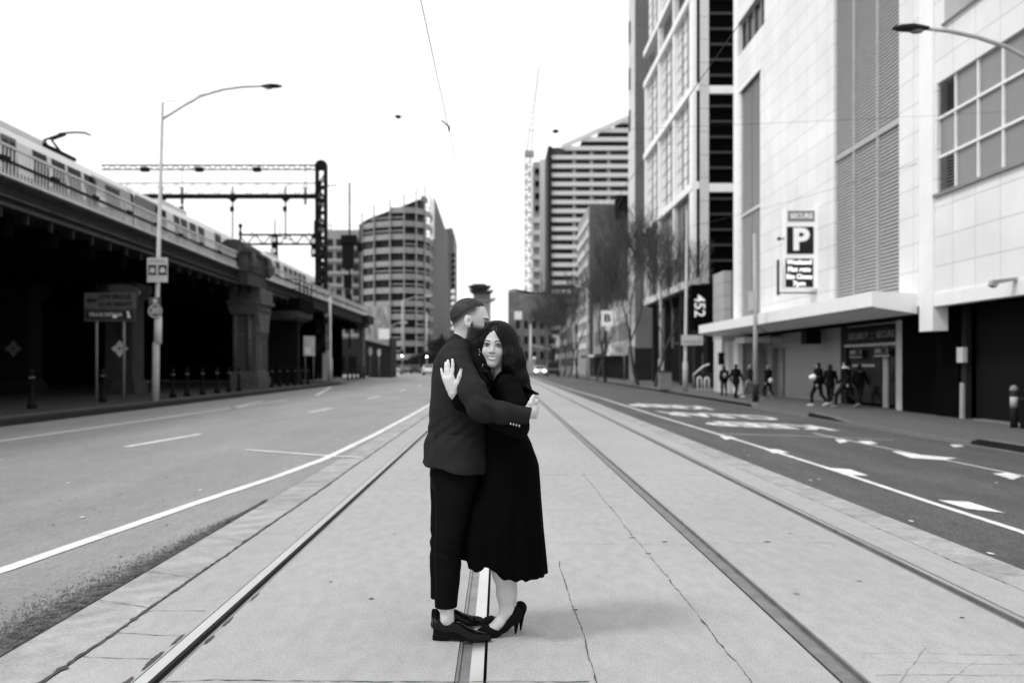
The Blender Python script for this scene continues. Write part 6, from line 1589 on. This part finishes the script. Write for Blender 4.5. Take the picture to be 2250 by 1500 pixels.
for (he, to, an, lo, hi) in (((-.343, 5.165, 0), (-.047, 5.115, 0), ankR, (-.38, 5.03, -.01), (.0, 5.26, .2)), ((-.366, 5.375, 0), (-.088, 5.47, 0), ankL, (-.42, 5.27, -.01), (-.03, 5.56, .2))):
    s_ = mesh_sdf(lambda P: shoe(P, he, to, an), lo, hi, .003, 'shoe', M_leather, man)
    mesh_sdf(lambda P: sole(P, he, to), lo, hi, .003, 'sole', M_black, s_)
# floral tie / pocket glimpse at the chest
b = MB()
for i, (px, py, r_) in enumerate(((1053, 769, .007), (1055, 776, .006), (1054, 782, .005), (1061, 802, .007), (1063, 808, .005), (1063, 818, .006), (1066, 824, .005))):
    x, y, z = q3(px, py, 5.118); b.sphere((x, y, z), r_, 5, (1, .5, 1.2))
def chest(P): return chain(P, [q3(1052, 760, 5.20), q3(1056, 790, 5.20), q3(1062, 835, 5.19)], [.045, .05, .05], .02)
tie = mesh_sdf(chest, (-.2, 5.1, 1.3), (.0, 5.3, 1.58), .005, 'shirt_front', M_black, man)
b = MB(); rr2 = random.Random(4)
for px, py, s1_, s2_ in ((1053, 768, .5, 1.6), (1054.5, 773, .9, .8), (1053.5, 779, .6, 1.2), (1061, 801, 1.1, .9), (1060, 805, .5, .6), (1063, 816, .6, 1.4), (1066, 821, 1.0, .5)):
    x, y, z = q3(px, py, 5.15)
    b.sphere((x, 5.147, z), .0038, 5, (s1_, .6, s2_))
b.build('tie_pattern', mat('pale_silk', .35, rough=.5), tie)

# ================= the woman
wo = thing('person', 'smiling dark-haired woman in a long black dress and heels, leaning on the man\'s chest', 'person', (.12, 5.25, 0), 'embracing couple')
WY = 5.27
def wk(py, xl, xr, ry, cy=WY): return keyf(py, xl, xr, cy, ry, WY)
fo = v3(q3(1082.5, 758, 5.125))               # between the eyes, on the face surface
yaw, roll = math.radians(10), math.radians(3.5)
fu = np.array([math.cos(yaw), math.sin(yaw) * 1.0, 0]); fw = np.array([math.sin(yaw) * -1.0, -math.cos(yaw), 0]) ; fv = np.array([0, 0, 1.])
fw = np.array([-math.sin(yaw), -math.cos(yaw), 0]); fu = np.array([math.cos(yaw), -math.sin(yaw), 0])
fu2 = fu * math.cos(roll) - fv * math.sin(roll); fv2 = fu * math.sin(roll) * -1 * -1 + fv * math.cos(roll)
RW = np.stack([fu2, fv2, fw], 1).astype(np.float32)   # local: u right, v up, w towards the viewer
def wl_(P): return (P - fo) @ RW
def W3(u, v, w): return tuple(fo + RW @ v3((u, v, w)))
def smile(u): return -.0655 + 8.0 * u * u
def wo_head(P):
    p = wl_(P)
    d = ell(p, (.004, .035, -.093), (.074, .086, .092))
    d = smin(d, ell(p, (0, -.034, -.060), (.0635, .079, .064)), .03)
    d = smin(d, ell(p, (0, -.098, -.024), (.023, .018, .020)), .022)      # chin
    for s in (-1, 1):
        d = smin(d, ell(p, (s * .034, -.036, -.022), (.021, .019, .018)), .018)   # smiling cheeks
        d = smax(d, -ell(p, (s * .031, .000, .004), (.017, .010, .012)), .010)     # sockets
        d = smin(d, ell(p, (s * .031, -.0005, -.0105), (.0155, .0085, .009)), .003)  # lids
    d = smin(d, ell(p, (0, .016, -.008), (.045, .012, .012)), .014)
    d = smin(d, cone(p, (0, .000, -.002), (0, -.032, .012), .0075, .0100), .010)
    for s in (-1, 1): d = smin(d, ell(p, (s * .0115, -.036, .004), (.0075, .0065, .008)), .005)
    u, v, w = p[:, 0], p[:, 1], p[:, 2]
    lipt = np.abs(v - smile(u) - .0088) - .0035; lipb = np.abs(v - smile(u) + .0085) - .0045
    d = d - .0035 * np.exp(-((v - smile(u) - .009) / .004) ** 2 - (u / .022) ** 4) * (w > -.03) - .0045 * np.exp(-((v - smile(u) + .0092) / .0045) ** 2 - (u / .019) ** 4) * (w > -.03)
    d = d + .004 * np.exp(-((v - smile(u)) / .0050) ** 2 - (u / .023) ** 4) * (w > -.03) * .5
    d = d + .002 * np.exp(-((np.abs(u) - .031 - .25 * (-.03 - v)) / .004) ** 2 - ((v + .045) / .014) ** 2) * (w > -.03)   # smile creases
    return d
wsh, wel, wcf = q3(1122, 838, 5.14), q3(1138, 932, 5.085), q3(1004, 878, 5.06)
def wo_hand(P):
    Y = 5.042
    d = cone(P, q3(1001, 876, Y + .006), q3(996, 864, Y), .019, .024)
    d = smin(d, cone(P, q3(996, 862, Y), q3(987, 836, Y), .024, .023), .012)
    d = smin(d, cone(P, q3(999, 852, Y), q3(992, 829, Y), .023, .017), .012)
    d = smin(d, cone(P, q3(989, 852, Y), q3(979, 832, Y), .021, .017), .012)
    d = d / 1.0
    F = [([(992, 829), (994.5, 813), (995, 800), (994, 789.5)], [.0105, .0092, .0080, .0062]),
         ([(986.5, 828), (985.8, 812), (985.2, 800), (984.3, 791.5)], [.0105, .0092, .0080, .0062]),
         ([(981, 829), (979.3, 814), (979.3, 804), (979.3, 796.5)], [.0100, .0086, .0075, .0060]),
         ([(976, 833), (972.5, 823), (970.8, 816), (969.6, 810)], [.0092, .0078, .0068, .0055])]
    for pts, rs in F:
        c = chain(P, [q3(x, y, Y + .009 * i - .002) for i, (x, y) in enumerate(pts)], rs, .004); d = smin(d, c, .0035)
    th = chain(P, [q3(1000, 858, Y), q3(1005.5, 842, Y - .016), q3(1009.5, 826, Y - .016), q3(1013.2, 812, Y - .008)], [.018, .0140, .0105, .0075], .006)
    d = smin(d, th, .010)
    return smax(d, (Y - .034) - P[:, 1], .008)
legs_w = [([(1108, 1150, 5.20), (1110, 1262, 5.20), (1111, 1330, 5.24)], 5.22)]
def wo_legs(P):
    d = chain(P, [q3(1103, 1120, 5.19), q3(1104, 1210, 5.185), q3(1107, 1256, 5.20), q3(1111, 1305, 5.225), q3(1112, 1343, 5.235)], [.07, .062, .057, .042, .036], .03)
    d = smin(d, chain(P, [q3(1112, 1343, 5.235), q3(1098, 1368, 5.225), q3(1083, 1381, 5.215), q3(1062, 1390, 5.205)], [.034, .030, .026, .018], .02), .015)
    d = smin(d, chain(P, [q3(1118, 1335, 5.24), q3(1126, 1350, 5.245)], [.03, .024], .01), .015)
    e = chain(P, [q3(1108, 1120, 5.37), q3(1112, 1210, 5.36), q3(1116, 1256, 5.36), q3(1118, 1302, 5.35), q3(1120, 1340, 5.34)], [.07, .060, .055, .040, .034], .03)
    e = smin(e, chain(P, [q3(1120, 1340, 5.34), q3(1105, 1362, 5.37), q3(1075, 1380, 5.40)], [.034, .029, .018], .02), .015)
    e = smin(e, chain(P, [q3(1126, 1332, 5.34), q3(1132, 1346, 5.335)], [.028, .022], .01), .015)
    return np.minimum(d, e)
def wo_body(P):
    d = wo_head(P)
    nk = v3(q3(1098, 806, 5.235)); d = smin(d, cone(P, q3(1096, 782, 5.225), q3(1104, 828, 5.25), .045, .052), .025)
    d = smin(d, loft(P, [wk(1130, 1075, 1170, .13), wk(1010, 1085, 1160, .12), wk(960, 1090, 1148, .10), wk(870, 1090, 1150, .13), wk(838, 1100, 1132, .10), wk(826, 1098, 1120, .05)], .03), .04)
    d = smin(d, chain(P, [tuple(v3(wsh) - v3((0, 0, .02))), wel, q3(1080, 912, 5.095), q3(1030, 893, 5.07), wcf], [.028, .030, .028, .022, .020], .012), .02)
    d = smin(d, chain(P, [q3(1110, 838, 5.40), q3(1085, 890, 5.50), q3(1040, 860, 5.58)], [.04, .034, .026], .02), .02)
    d = smin(d, wo_hand(P), .01)
    return smin(d, wo_legs(P), .04)
def wo_tone(V):
    p = wl_(V.astype(np.float32)); u, v, w = p[:, 0], p[:, 1], p[:, 2]; t = np.where(V[:, 2] > 1.2, np.where(V[:, 0] > -.13, .88, 1.02), .98)
    front = (w > -.045) & (np.abs(u) < .07) & (np.abs(v) < .13)
    def g(a, s): return np.exp(-(a / s) ** 2)
    t = np.where(front, t * (1 - .5 * g(np.abs(u) - .032, .017) * g(v - .001, .010)), t)            # eye make-up
    au = np.abs(u); bl = .0225 - 11 * (au - .033) ** 2 - .10 * np.clip(au - .04, 0, 1)
    brow = front & (au > .011) & (au < .050) & (np.abs(v - bl) < .0036 * (1 - .5 * np.clip((au - .035) / .015, 0, 1))); t = np.where(brow, .07, t)
    lash = front & (au > .016) & (au < .049) & (np.abs(v - (.0062 - 14 * (au - .032) ** 2)) < .0030); t = np.where(lash, .04, t)
    low = front & (au > .018) & (au < .046) & (np.abs(v + .0068 - 10 * (au - .031) ** 2) < .0016); t = np.where(low, .25, t)
    m = v - smile(u)
    lip = front & (np.abs(u) < .029) & (m > -.0135 + 14 * u * u) & (m < .0100 - 9 * u * u) & (w > -.04); t = np.where(lip, .42, t)
    tee = front & (np.abs(u) < .0235) & (m > -.0062 + 9 * u * u) & (m < .0062 - 5 * u * u); t = np.where(tee, 1.35, t)
    gap = front & (np.abs(u) < .0275) & (np.abs(m) < .0032) & (np.abs(u) >= .0235); t = np.where(gap, .15, t)
    nos = front & (np.abs(np.abs(u) - .0075) < .0042) & (np.abs(v + .0415) < .0022); t = np.where(nos, .30, t)
    for x, y in ((969.6, 811), (979.2, 797.5), (984.3, 792.5), (994, 790.5), (1013.8, 812)):
        c = v3(q3(x, y, 5.067)); dd = np.sqrt(((V[:, 0] - c[0]) / .0050) ** 2 + ((V[:, 2] - c[2]) / .0062) ** 2); t = np.where((dd < 1) & (V[:, 1] < 5.085), 1.35 if x < 1000 else .5, t)
    return t
mesh_sdf(wo_body, (-.36, 4.98, .0), (.28, 5.66, 1.68), .0038, 'body', M_skin, wo, wo_tone)
for s in (-1, 1):
    c = W3(s * .0312, -.0008, -.0072); b = MB(); b.sphere(c, .0094, 10, (1.1, 1, .62)); e_ = b.build('eye', mat('eye_white_dim', .33, rough=.2), wo)
    c2 = W3(s * .0312 + .001, -.0004, .0003); b = MB(); b.sphere(c2, .0058, 8, (1, .5, 1)); b.build('iris', M_iris, e_)
# dress
def dress(P):
    th_ = np.arctan2(P[:, 1] - WY, P[:, 0] - .08)
    def mod(a, z):
        k = np.clip((zc(1040, WY) - z) / .5, 0, 1)
        return 1 + k * (.030 * np.sin(a * 11 + 1.2 * np.sin(z * 5)) + .020 * np.sin(a * 19 + 2 + z * 3))
    K = [wk(1275, 1006, 1202, .25), wk(1230, 1008, 1199, .245), wk(1180, 1012, 1196, .235), wk(1110, 1030, 1191, .205), wk(1060, 1052, 1187.5, .185), wk(1020, 1062, 1184, .175), wk(1000, 1065, 1178, .17), wk(975, 1066, 1168, .155), wk(955, 1066, 1158, .145), wk(925, 1066, 1152, .14),
         wk(890, 1076, 1158, .155), wk(860, 1078, 1156, .165), wk(840, 1082, 1148, .165), wk(826, 1088, 1138, .14), wk(816, 1092, 1128, .10), wk(810, 1096, 1122, .07)]
    d = loft(P, K, .01, mod)
    ang = np.arctan2(P[:, 1] - WY, P[:, 0] - .05)
    hem = np.interp(P[:, 0], [xc(1015), xc(1045), xc(1078), xc(1100), xc(1135), xc(1200)], [zc(1229, 5.15), zc(1240, 5.15), zc(1236, 5.15), zc(1248, 5.15), zc(1264, 5.15), zc(1263, 5.2)]) + .010 * np.sin(ang * 9 + 1) + .006 * np.sin(ang * 23) - .015 * np.clip((P[:, 1] - WY) * 6, -1, 1) * -1
    d = smax(d, hem - P[:, 2], .003)
    # hollow skirt
    inner = loft(P, [wk(1330, 1022, 1196, .235), wk(1230, 1034, 1186, .228), wk(1160, 1058, 1170, .16), wk(1120, 1100, 1130, .03)], .01, mod)
    d = smax(d, -inner, .004)
    return d + .002 * ssn(P, 30, 3) * (P[:, 2] > zc(1000))
mesh_sdf(dress, (-.26, 4.98, .32), (.30, 5.56, 1.44), .0052, 'dress', M_dress, wo)
def sleeves(P):
    a = chain(P, [q3(1118, 846, 5.15), q3(1134, 890, 5.10), wel, q3(1100, 925, 5.085), q3(1050, 902, 5.085), q3(1012, 884, 5.065), q3(999, 866, 5.05)], [.064, .058, .054, .048, .042, .036, .034], .02)
    n = v3((.34, 0, .94)); c = v3(q3(992, 871, 5.08))
    a = smax(a, -((P - v3(q3(1001, 868, 5.05))) @ v3((.826, 0, -.563))), .003)
    e = chain(P, [q3(1112, 838, 5.40), q3(1085, 890, 5.50), q3(1040, 860, 5.60)], [.07, .055, .045], .02)
    lower = chain(P, [q3(1134, 925, 5.09), q3(1138, 942, 5.09), q3(1118, 938, 5.09)], [.044, .044, .044], .02)
    return smin(smin(a, lower, .03), e, .02) + .0018 * ssn(P, 45, 5)
mesh_sdf(sleeves, (-.32, 4.95, 1.02), (.24, 5.72, 1.46), .0048, 'sleeves', M_sleeve, wo)
# hair: parted, falling behind the far shoulder and down the back
def wo_hair(P):
    p = wl_(P); u, v, w = p[:, 0], p[:, 1], p[:, 2]
    d = ell(p, (.012, .036, -.098), (.088, .094, .100))
    d = smin(d, ell(p, (.030, .015, -.085), (.074, .100, .085)), .03)
    d = smin(d, chain(P, [q3(1112, 750, 5.215), q3(1124, 790, 5.21), q3(1133, 830, 5.22), q3(1146, 862, 5.235)], [.066, .068, .062, .045], .03), .03)
    d = smin(d, chain(P, [q3(1100, 740, 5.16), q3(1113, 780, 5.135), q3(1118, 798, 5.13), q3(1124, 812, 5.15)], [.030, .034, .030, .020], .02), .02)
    d = smin(d, chain(P, [q3(1146, 835, 5.24), q3(1156, 862, 5.22), q3(1160, 880, 5.21)], [.045, .032, .018], .02), .02)
    d = smin(d, chain(P, [q3(1072, 724, 5.17), q3(1063, 752, 5.175), q3(1062, 785, 5.165), q3(1070, 815, 5.15), q3(1078, 832, 5.15)], [.026, .020, .018, .018, .010], .02), .012)
    d = smin(d, ell(P, q3(1082, 713, 5.20), (.045, .05, .018)), .015)
    d = d + .0007 * np.sin(u * 430 + v * 60 + 2.5 * np.sin(v * 37 + 1)) + .0006 * np.sin(u * 800 - v * 90 + 3 * np.sin(v * 23)) + .0016 * np.sin(v * 38 + u * 45)
    # face opening
    left = np.interp(v, [-.12, -.06, 0, .03, .055, .075], [-.062, -.062, -.056, -.046, -.024, -.002])
    right = np.interp(v, [-.12, -.08, -.04, 0, .03, .055, .075], [.040, .050, .056, .050, .034, .016, .002])
    face = np.maximum(np.maximum(left - u, u - right), np.maximum(v - .078, -.13 - v)); face = smax(face, -(w + .075), .01)
    return smax(d, -face, .006)
hr_ = mesh_sdf(wo_hair, (-.16, 4.98, 1.2), (.24, 5.36, 1.68), .0036, 'hair', M_hairb, wo)
b = MB()
for i in range(16):
    q = random.Random(i); f = i / 15
    b.tube([q3(1152 + q.uniform(-6, 4), 846 + 14 * f, 5.14 + .05 * f), q3(1166, 856 + 8 * f, 5.15 + .03 * f), q3(1176 + q.uniform(-3, 3), 862 + 4 * f, 5.15), q3(1184 + q.uniform(-5, 2), 864 + 3 * f + q.uniform(-1, 1), 5.15)], [.006, .005, .003, .0006], 5)
b.build('hair_wisp', M_hairb, hr_)
# court shoes with stiletto heels
def pump(P, heelz, pts, Y0p, tipx, wid=.04):
    # pts: path of the foot bed heel->toe in world coordinates
    d = chain(P, pts, [.036, .031, .030, .036, .022, .008], .02)
    return d
def pumpset(hb, ht, mid1, mid2, ball, toe, nm):
    def f(P):
        d = chain(P, [ht, mid1, mid2, ball], [.038, .034, .033, .037], .02)
        ax = v3(toe) - v3(ball); L = np.linalg.norm(ax)
        d = smin(d, chain(P, [ball, tuple(v3(ball) + ax * .5), toe], [.037, .030, .010], .02), .02)
        d = smax(d, .004 - P[:, 2], .003)
        # throat cut: remove the top above a line from vamp to heel counter
        top = np.interp(P[:, 0], [toe[0], ball[0] - .05, ball[0] - .02, ball[0] + .03, mid2[0], mid1[0] - .005, ht[0] - .012, ht[0] + .03], [.2, .2, .058, .036, .060, .098, .152, .17])
        d = smax(d, (P[:, 2] - top) * .75, .004)
        h = cone(P, (ht[0] + .010, ht[1], ht[2] - .03), hb, .017, .0045); h = smax(h, .001 - P[:, 2], .002)
        return smin(d, h, .012)
    lo = (min(toe[0], hb[0]) - .05, min(toe[1], hb[1]) - .08, -.01); hi = (max(toe[0], hb[0]) + .08, max(toe[1], hb[1]) + .08, .2)
    return mesh_sdf(f, lo, hi, .003, nm, M_suede, wo)
pumpset((.083, 5.262, 0), (.080, 5.245, .112), (.052, 5.238, .085), (.018, 5.225, .056), (-.035, 5.210, .028), (-.135, 5.195, .014), 'court_shoe')
pumpset((.112, 5.335, 0), (.108, 5.345, .118), (.072, 5.355, .088), (.035, 5.375, .058), (-.02, 5.395, .030), (-.108, 5.425, .014), 'court_shoe')

# ================= the walkers on the right pavement
def walker(label, x, y, h, face, step, coat, legs, hairm, extras=(), coat_len=.50, bag=None, seed=0, wide=1.13):
    """h: height, face: heading angle (0 = towards camera), step: stride -1..1"""
    z0 = -.165; t = thing('person', label, 'person', (x, y, z0), 'people walking on the right pavement')
    k = h / 1.75; ca, sa = math.cos(face), math.sin(face)
    def L(a, f, z): # a: across, f: forward
        return (x + (a * ca + f * sa) * k, y + (a * sa - f * ca) * k, z0 + z * k)
    s = step
    hipL, hipR = L(.09, 0, .92), L(-.09, 0, .92)
    kL, kR = L(.1, .16 * s + .04, .49), L(-.1, -.10 * s + .04, .49)
    aL, aR = L(.1, .20 * s, .09), L(-.1, -.26 * s, .09 + .05 * abs(s))
    tL, tR = L(.11, .20 * s + .17, .035), L(-.11, -.26 * s + .15, .04)
    shL_, shR_ = L(.19, 0, 1.42), L(-.19, 0, 1.42)
    eL, eR = L(.25, -.10 * s, 1.14), L(-.25, .10 * s, 1.14)
    wL, wR = L(.24, -.02 + -.14 * s + .1, .93), L(-.24, .20 * s + .04, .93)
    hd = L(0, .02, 1.64)
    def skin(P):
        d = ell(P, hd, (.082 * k, .095 * k, .115 * k)); d = smin(d, cone(P, hd, L(0, 0, 1.45), .055 * k, .06 * k), .02)
        d = smin(d, cone(P, L(0, .095, 1.63), L(0, .115, 1.605), .012, .014), .01)
        for s_ in (.08, -.08): d = smin(d, ell(P, L(s_, 0, 1.63), (.02, .02, .03)), .008)
        d = smin(d, cone(P, L(0, 0, 1.4), L(0, 0, .95), .13 * k, .12 * k), .04)
        for sh_, e_, w_, sg_ in ((shL_, eL, wL, 1), (shR_, eR, wR, -1)):
            d = smin(d, chain(P, [sh_, e_, w_], [.045 * k, .036 * k, .026 * k], .02), .02)
            wx = v3(w_)
            for j in range(4):
                o_ = (j - 1.5) * .019
                dirf = np.array([-sa * 0 + sa * 1, -ca, 0]) * o_
                a_ = wx + v3((dirf[0], dirf[1], -.05)); b_ = wx + v3((dirf[0] * 1.05, dirf[1] * 1.05, -.10 - (.012 if j in (1, 2) else 0))); c_ = wx + v3((dirf[0] - ca * .02 * sg_, dirf[1] - sa * .02 * sg_, -.145 - (.012 if j in (1, 2) else 0)))
                d = smin(d, chain(P, [wx, a_, b_, c_], [.022, .014, .009, .0075], .006), .006)
            d = smin(d, cone(P, wx + v3((sa * .02, -ca * .02, -.03)), wx + v3((sa * .045, -ca * .045, -.085)), .011, .008), .006)
        for h_, k_, a_, t_ in ((hipL, kL, aL, tL), (hipR, kR, aR, tR)): d = smin(d, chain(P, [h_, k_, a_, t_], [.07 * k, .045 * k, .034 * k, .03 * k], .02), .02)
        return d
    lo, hi = (x - .5, y - .6, z0 - .01), (x + .5, y + .6, z0 + h + .06)
    H_ = .014
    mesh_sdf(skin, lo, hi, H_, 'body', M_skin, t, lambda V: np.full(len(V), .75))
    zt = z0 + coat_len * k + .36 * k
    def ct(P):
        d = cone(P, L(0, 0, 1.40), L(0, 0, 1.0), .165 * k * wide, .16 * k * wide); d = smin(d, cone(P, L(0, 0, 1.0), L(0, 0, .7), .16 * k * wide, .185 * k * wide), .03)
        d = smin(d, chain(P, [shL_, shR_], [.075 * k] * 2, .03), .05)
        for sh_, e_, w_ in ((shL_, eL, wL), (shR_, eR, wR)): d = smin(d, chain(P, [sh_, e_, w_], [.075 * k, .062 * k, .048 * k], .03), .03)
        d = smax(d, (z0 + (.92 - (coat_len - .5) * 1.4) * k) - P[:, 2] - 9 * np.clip(np.hypot(P[:, 0] - x, P[:, 1] - y) - .21 * k * wide, 0, .02), .01)
        return d + .006 * ssn(P, 18, seed)
    mesh_sdf(ct, lo, hi, H_, 'coat', coat, t)
    def tr_(P):
        d = None
        for h_, k_, a_ in ((hipL, kL, aL), (hipR, kR, aR)):
            c = chain(P, [h_, k_, (a_[0], a_[1], a_[2] + .04)], [.105 * k, .075 * k, .058 * k], .03); d = c if d is None else smin(d, c, .02)
        return smin(d, cone(P, hipL, hipR, .12 * k, .12 * k), .04) + .004 * ssn(P, 22, seed + 1)
    mesh_sdf(tr_, lo, hi, H_, 'trousers', legs, t)
    for a_, t_ in ((aL, tL), (aR, tR)):
        mesh_sdf(lambda P: smax(smin(chain(P, [(a_[0], a_[1], a_[2] - .03), t_], [.05 * k, .04 * k], .02), cone(P, (a_[0] - (t_[0] - a_[0]) * .3, a_[1] - (t_[1] - a_[1]) * .3, a_[2] - .04), a_, .04, .045), .02), z0 + .002 - P[:, 2], .004), lo, (hi[0], hi[1], z0 + .3), .012, 'shoe', extras[0] if extras else M_black, t)
    def hr2(P):
        d = ell(P, L(0, -.012, 1.665), (.095 * k, .105 * k, .115 * k)); c = v3(L(0, .075, 1.60)); n = v3((sa, -ca, -.35))
        return smax(d, ((P - c) @ n), .01) + .003 * ssn(P, 80, seed)
    mesh_sdf(hr2, lo, hi, .012, 'hair', hairm, t)
    if bag is not None:
        def bg(P):
            c = v3(L(*bag[0])); return ell(P, c, bag[1]) + .006 * ssn(P, 25, seed)
        mesh_sdf(bg, lo, hi, .012, bag[2], bag[3], t)
    return t
M_coat1 = mat('black_coat', .009, rough=.8, var=.3, spec=.08); M_coat2 = mat('charcoal_coat', .02, rough=.8, var=.3, spec=.08); M_jean = mat('dark_jeans', .016, rough=.8, var=.3, spec=.08)
M_wt = mat('white_trainer', .6, rough=.6); M_dh = mat('walker_hair', .02, rough=.6, var=.3); M_lh = mat('fair_hair', .2, rough=.6, var=.3)
def wx(px, Y): return (px - CX) * Y / FPX
PI = math.pi
walker('person in black coat with pale bag at the hip, left of the near group', wx(1798, 38.4), 38.4, 1.66, PI + .7, 1.2, M_coat1, M_jean, M_dh, (M_wt,), .5, ((.22, .05, 1.18), (.20, .16, .12), 'bag', M_white), 1)
walker('person in black hooded coat, right behind the one with the pale bag', wx(1824, 39.3), 39.3, 1.60, PI - .5, 1.0, M_coat1, M_coat2, M_dh, (M_wt,), .56, None, 2, 1.05)
walker('tall walker in black with white scarf at the neck, mid-stride before the entry glass', wx(1858, 37.0), 37.0, 1.72, PI + .9, 1.7, M_coat1, M_jean, M_dh, (M_mid,), .52, ((0.02, -.02, 1.50), (.16, .13, .07), 'scarf', M_white), 3)
walker('person in dark coat with light collar in front of the entry glass, rightmost walker', wx(1889, 38.9), 38.9, 1.60, PI - .8, 1.2, M_coat1, M_coat2, M_dh, (M_mid,), .56, ((-.05, -.05, 1.47), (.13, .09, .04), 'collar', M_louv), 4)
walker('person with patterned backpack walking away near the bike hoops', wx(1591, 51.5), 51.5, 1.54, PI, .6, M_coat1, M_jean, M_dh, (M_black,), .52, ((0, -.2, 1.22), (.10, .08, .14), 'backpack', mat('patterned_bag', .3, var=.8, scale=8)), 5)
walker('person in long black coat, second walker from the bike hoops', wx(1617, 47.5), 47.5, 1.62, PI - .7, 1.3, M_coat1, M_coat2, M_dh, (M_black,), .62, None, 6, 1.1)
walker('fair-haired walker half hidden behind the white street pole', wx(1648, 48.5), 48.5, 1.58, PI + .9, 1.5, M_coat2, M_lh, M_lh, (M_wt,), .5, None, 7)
walker('walker with white bags hanging on both sides, just right of the white street pole', wx(1688, 46.5), 46.5, 1.56, PI + .5, 1.0, M_coat1, M_jean, M_lh, (M_mid,), .5, ((.02, -.2, .98), (.11, .08, .12), 'bag', M_white), 8)
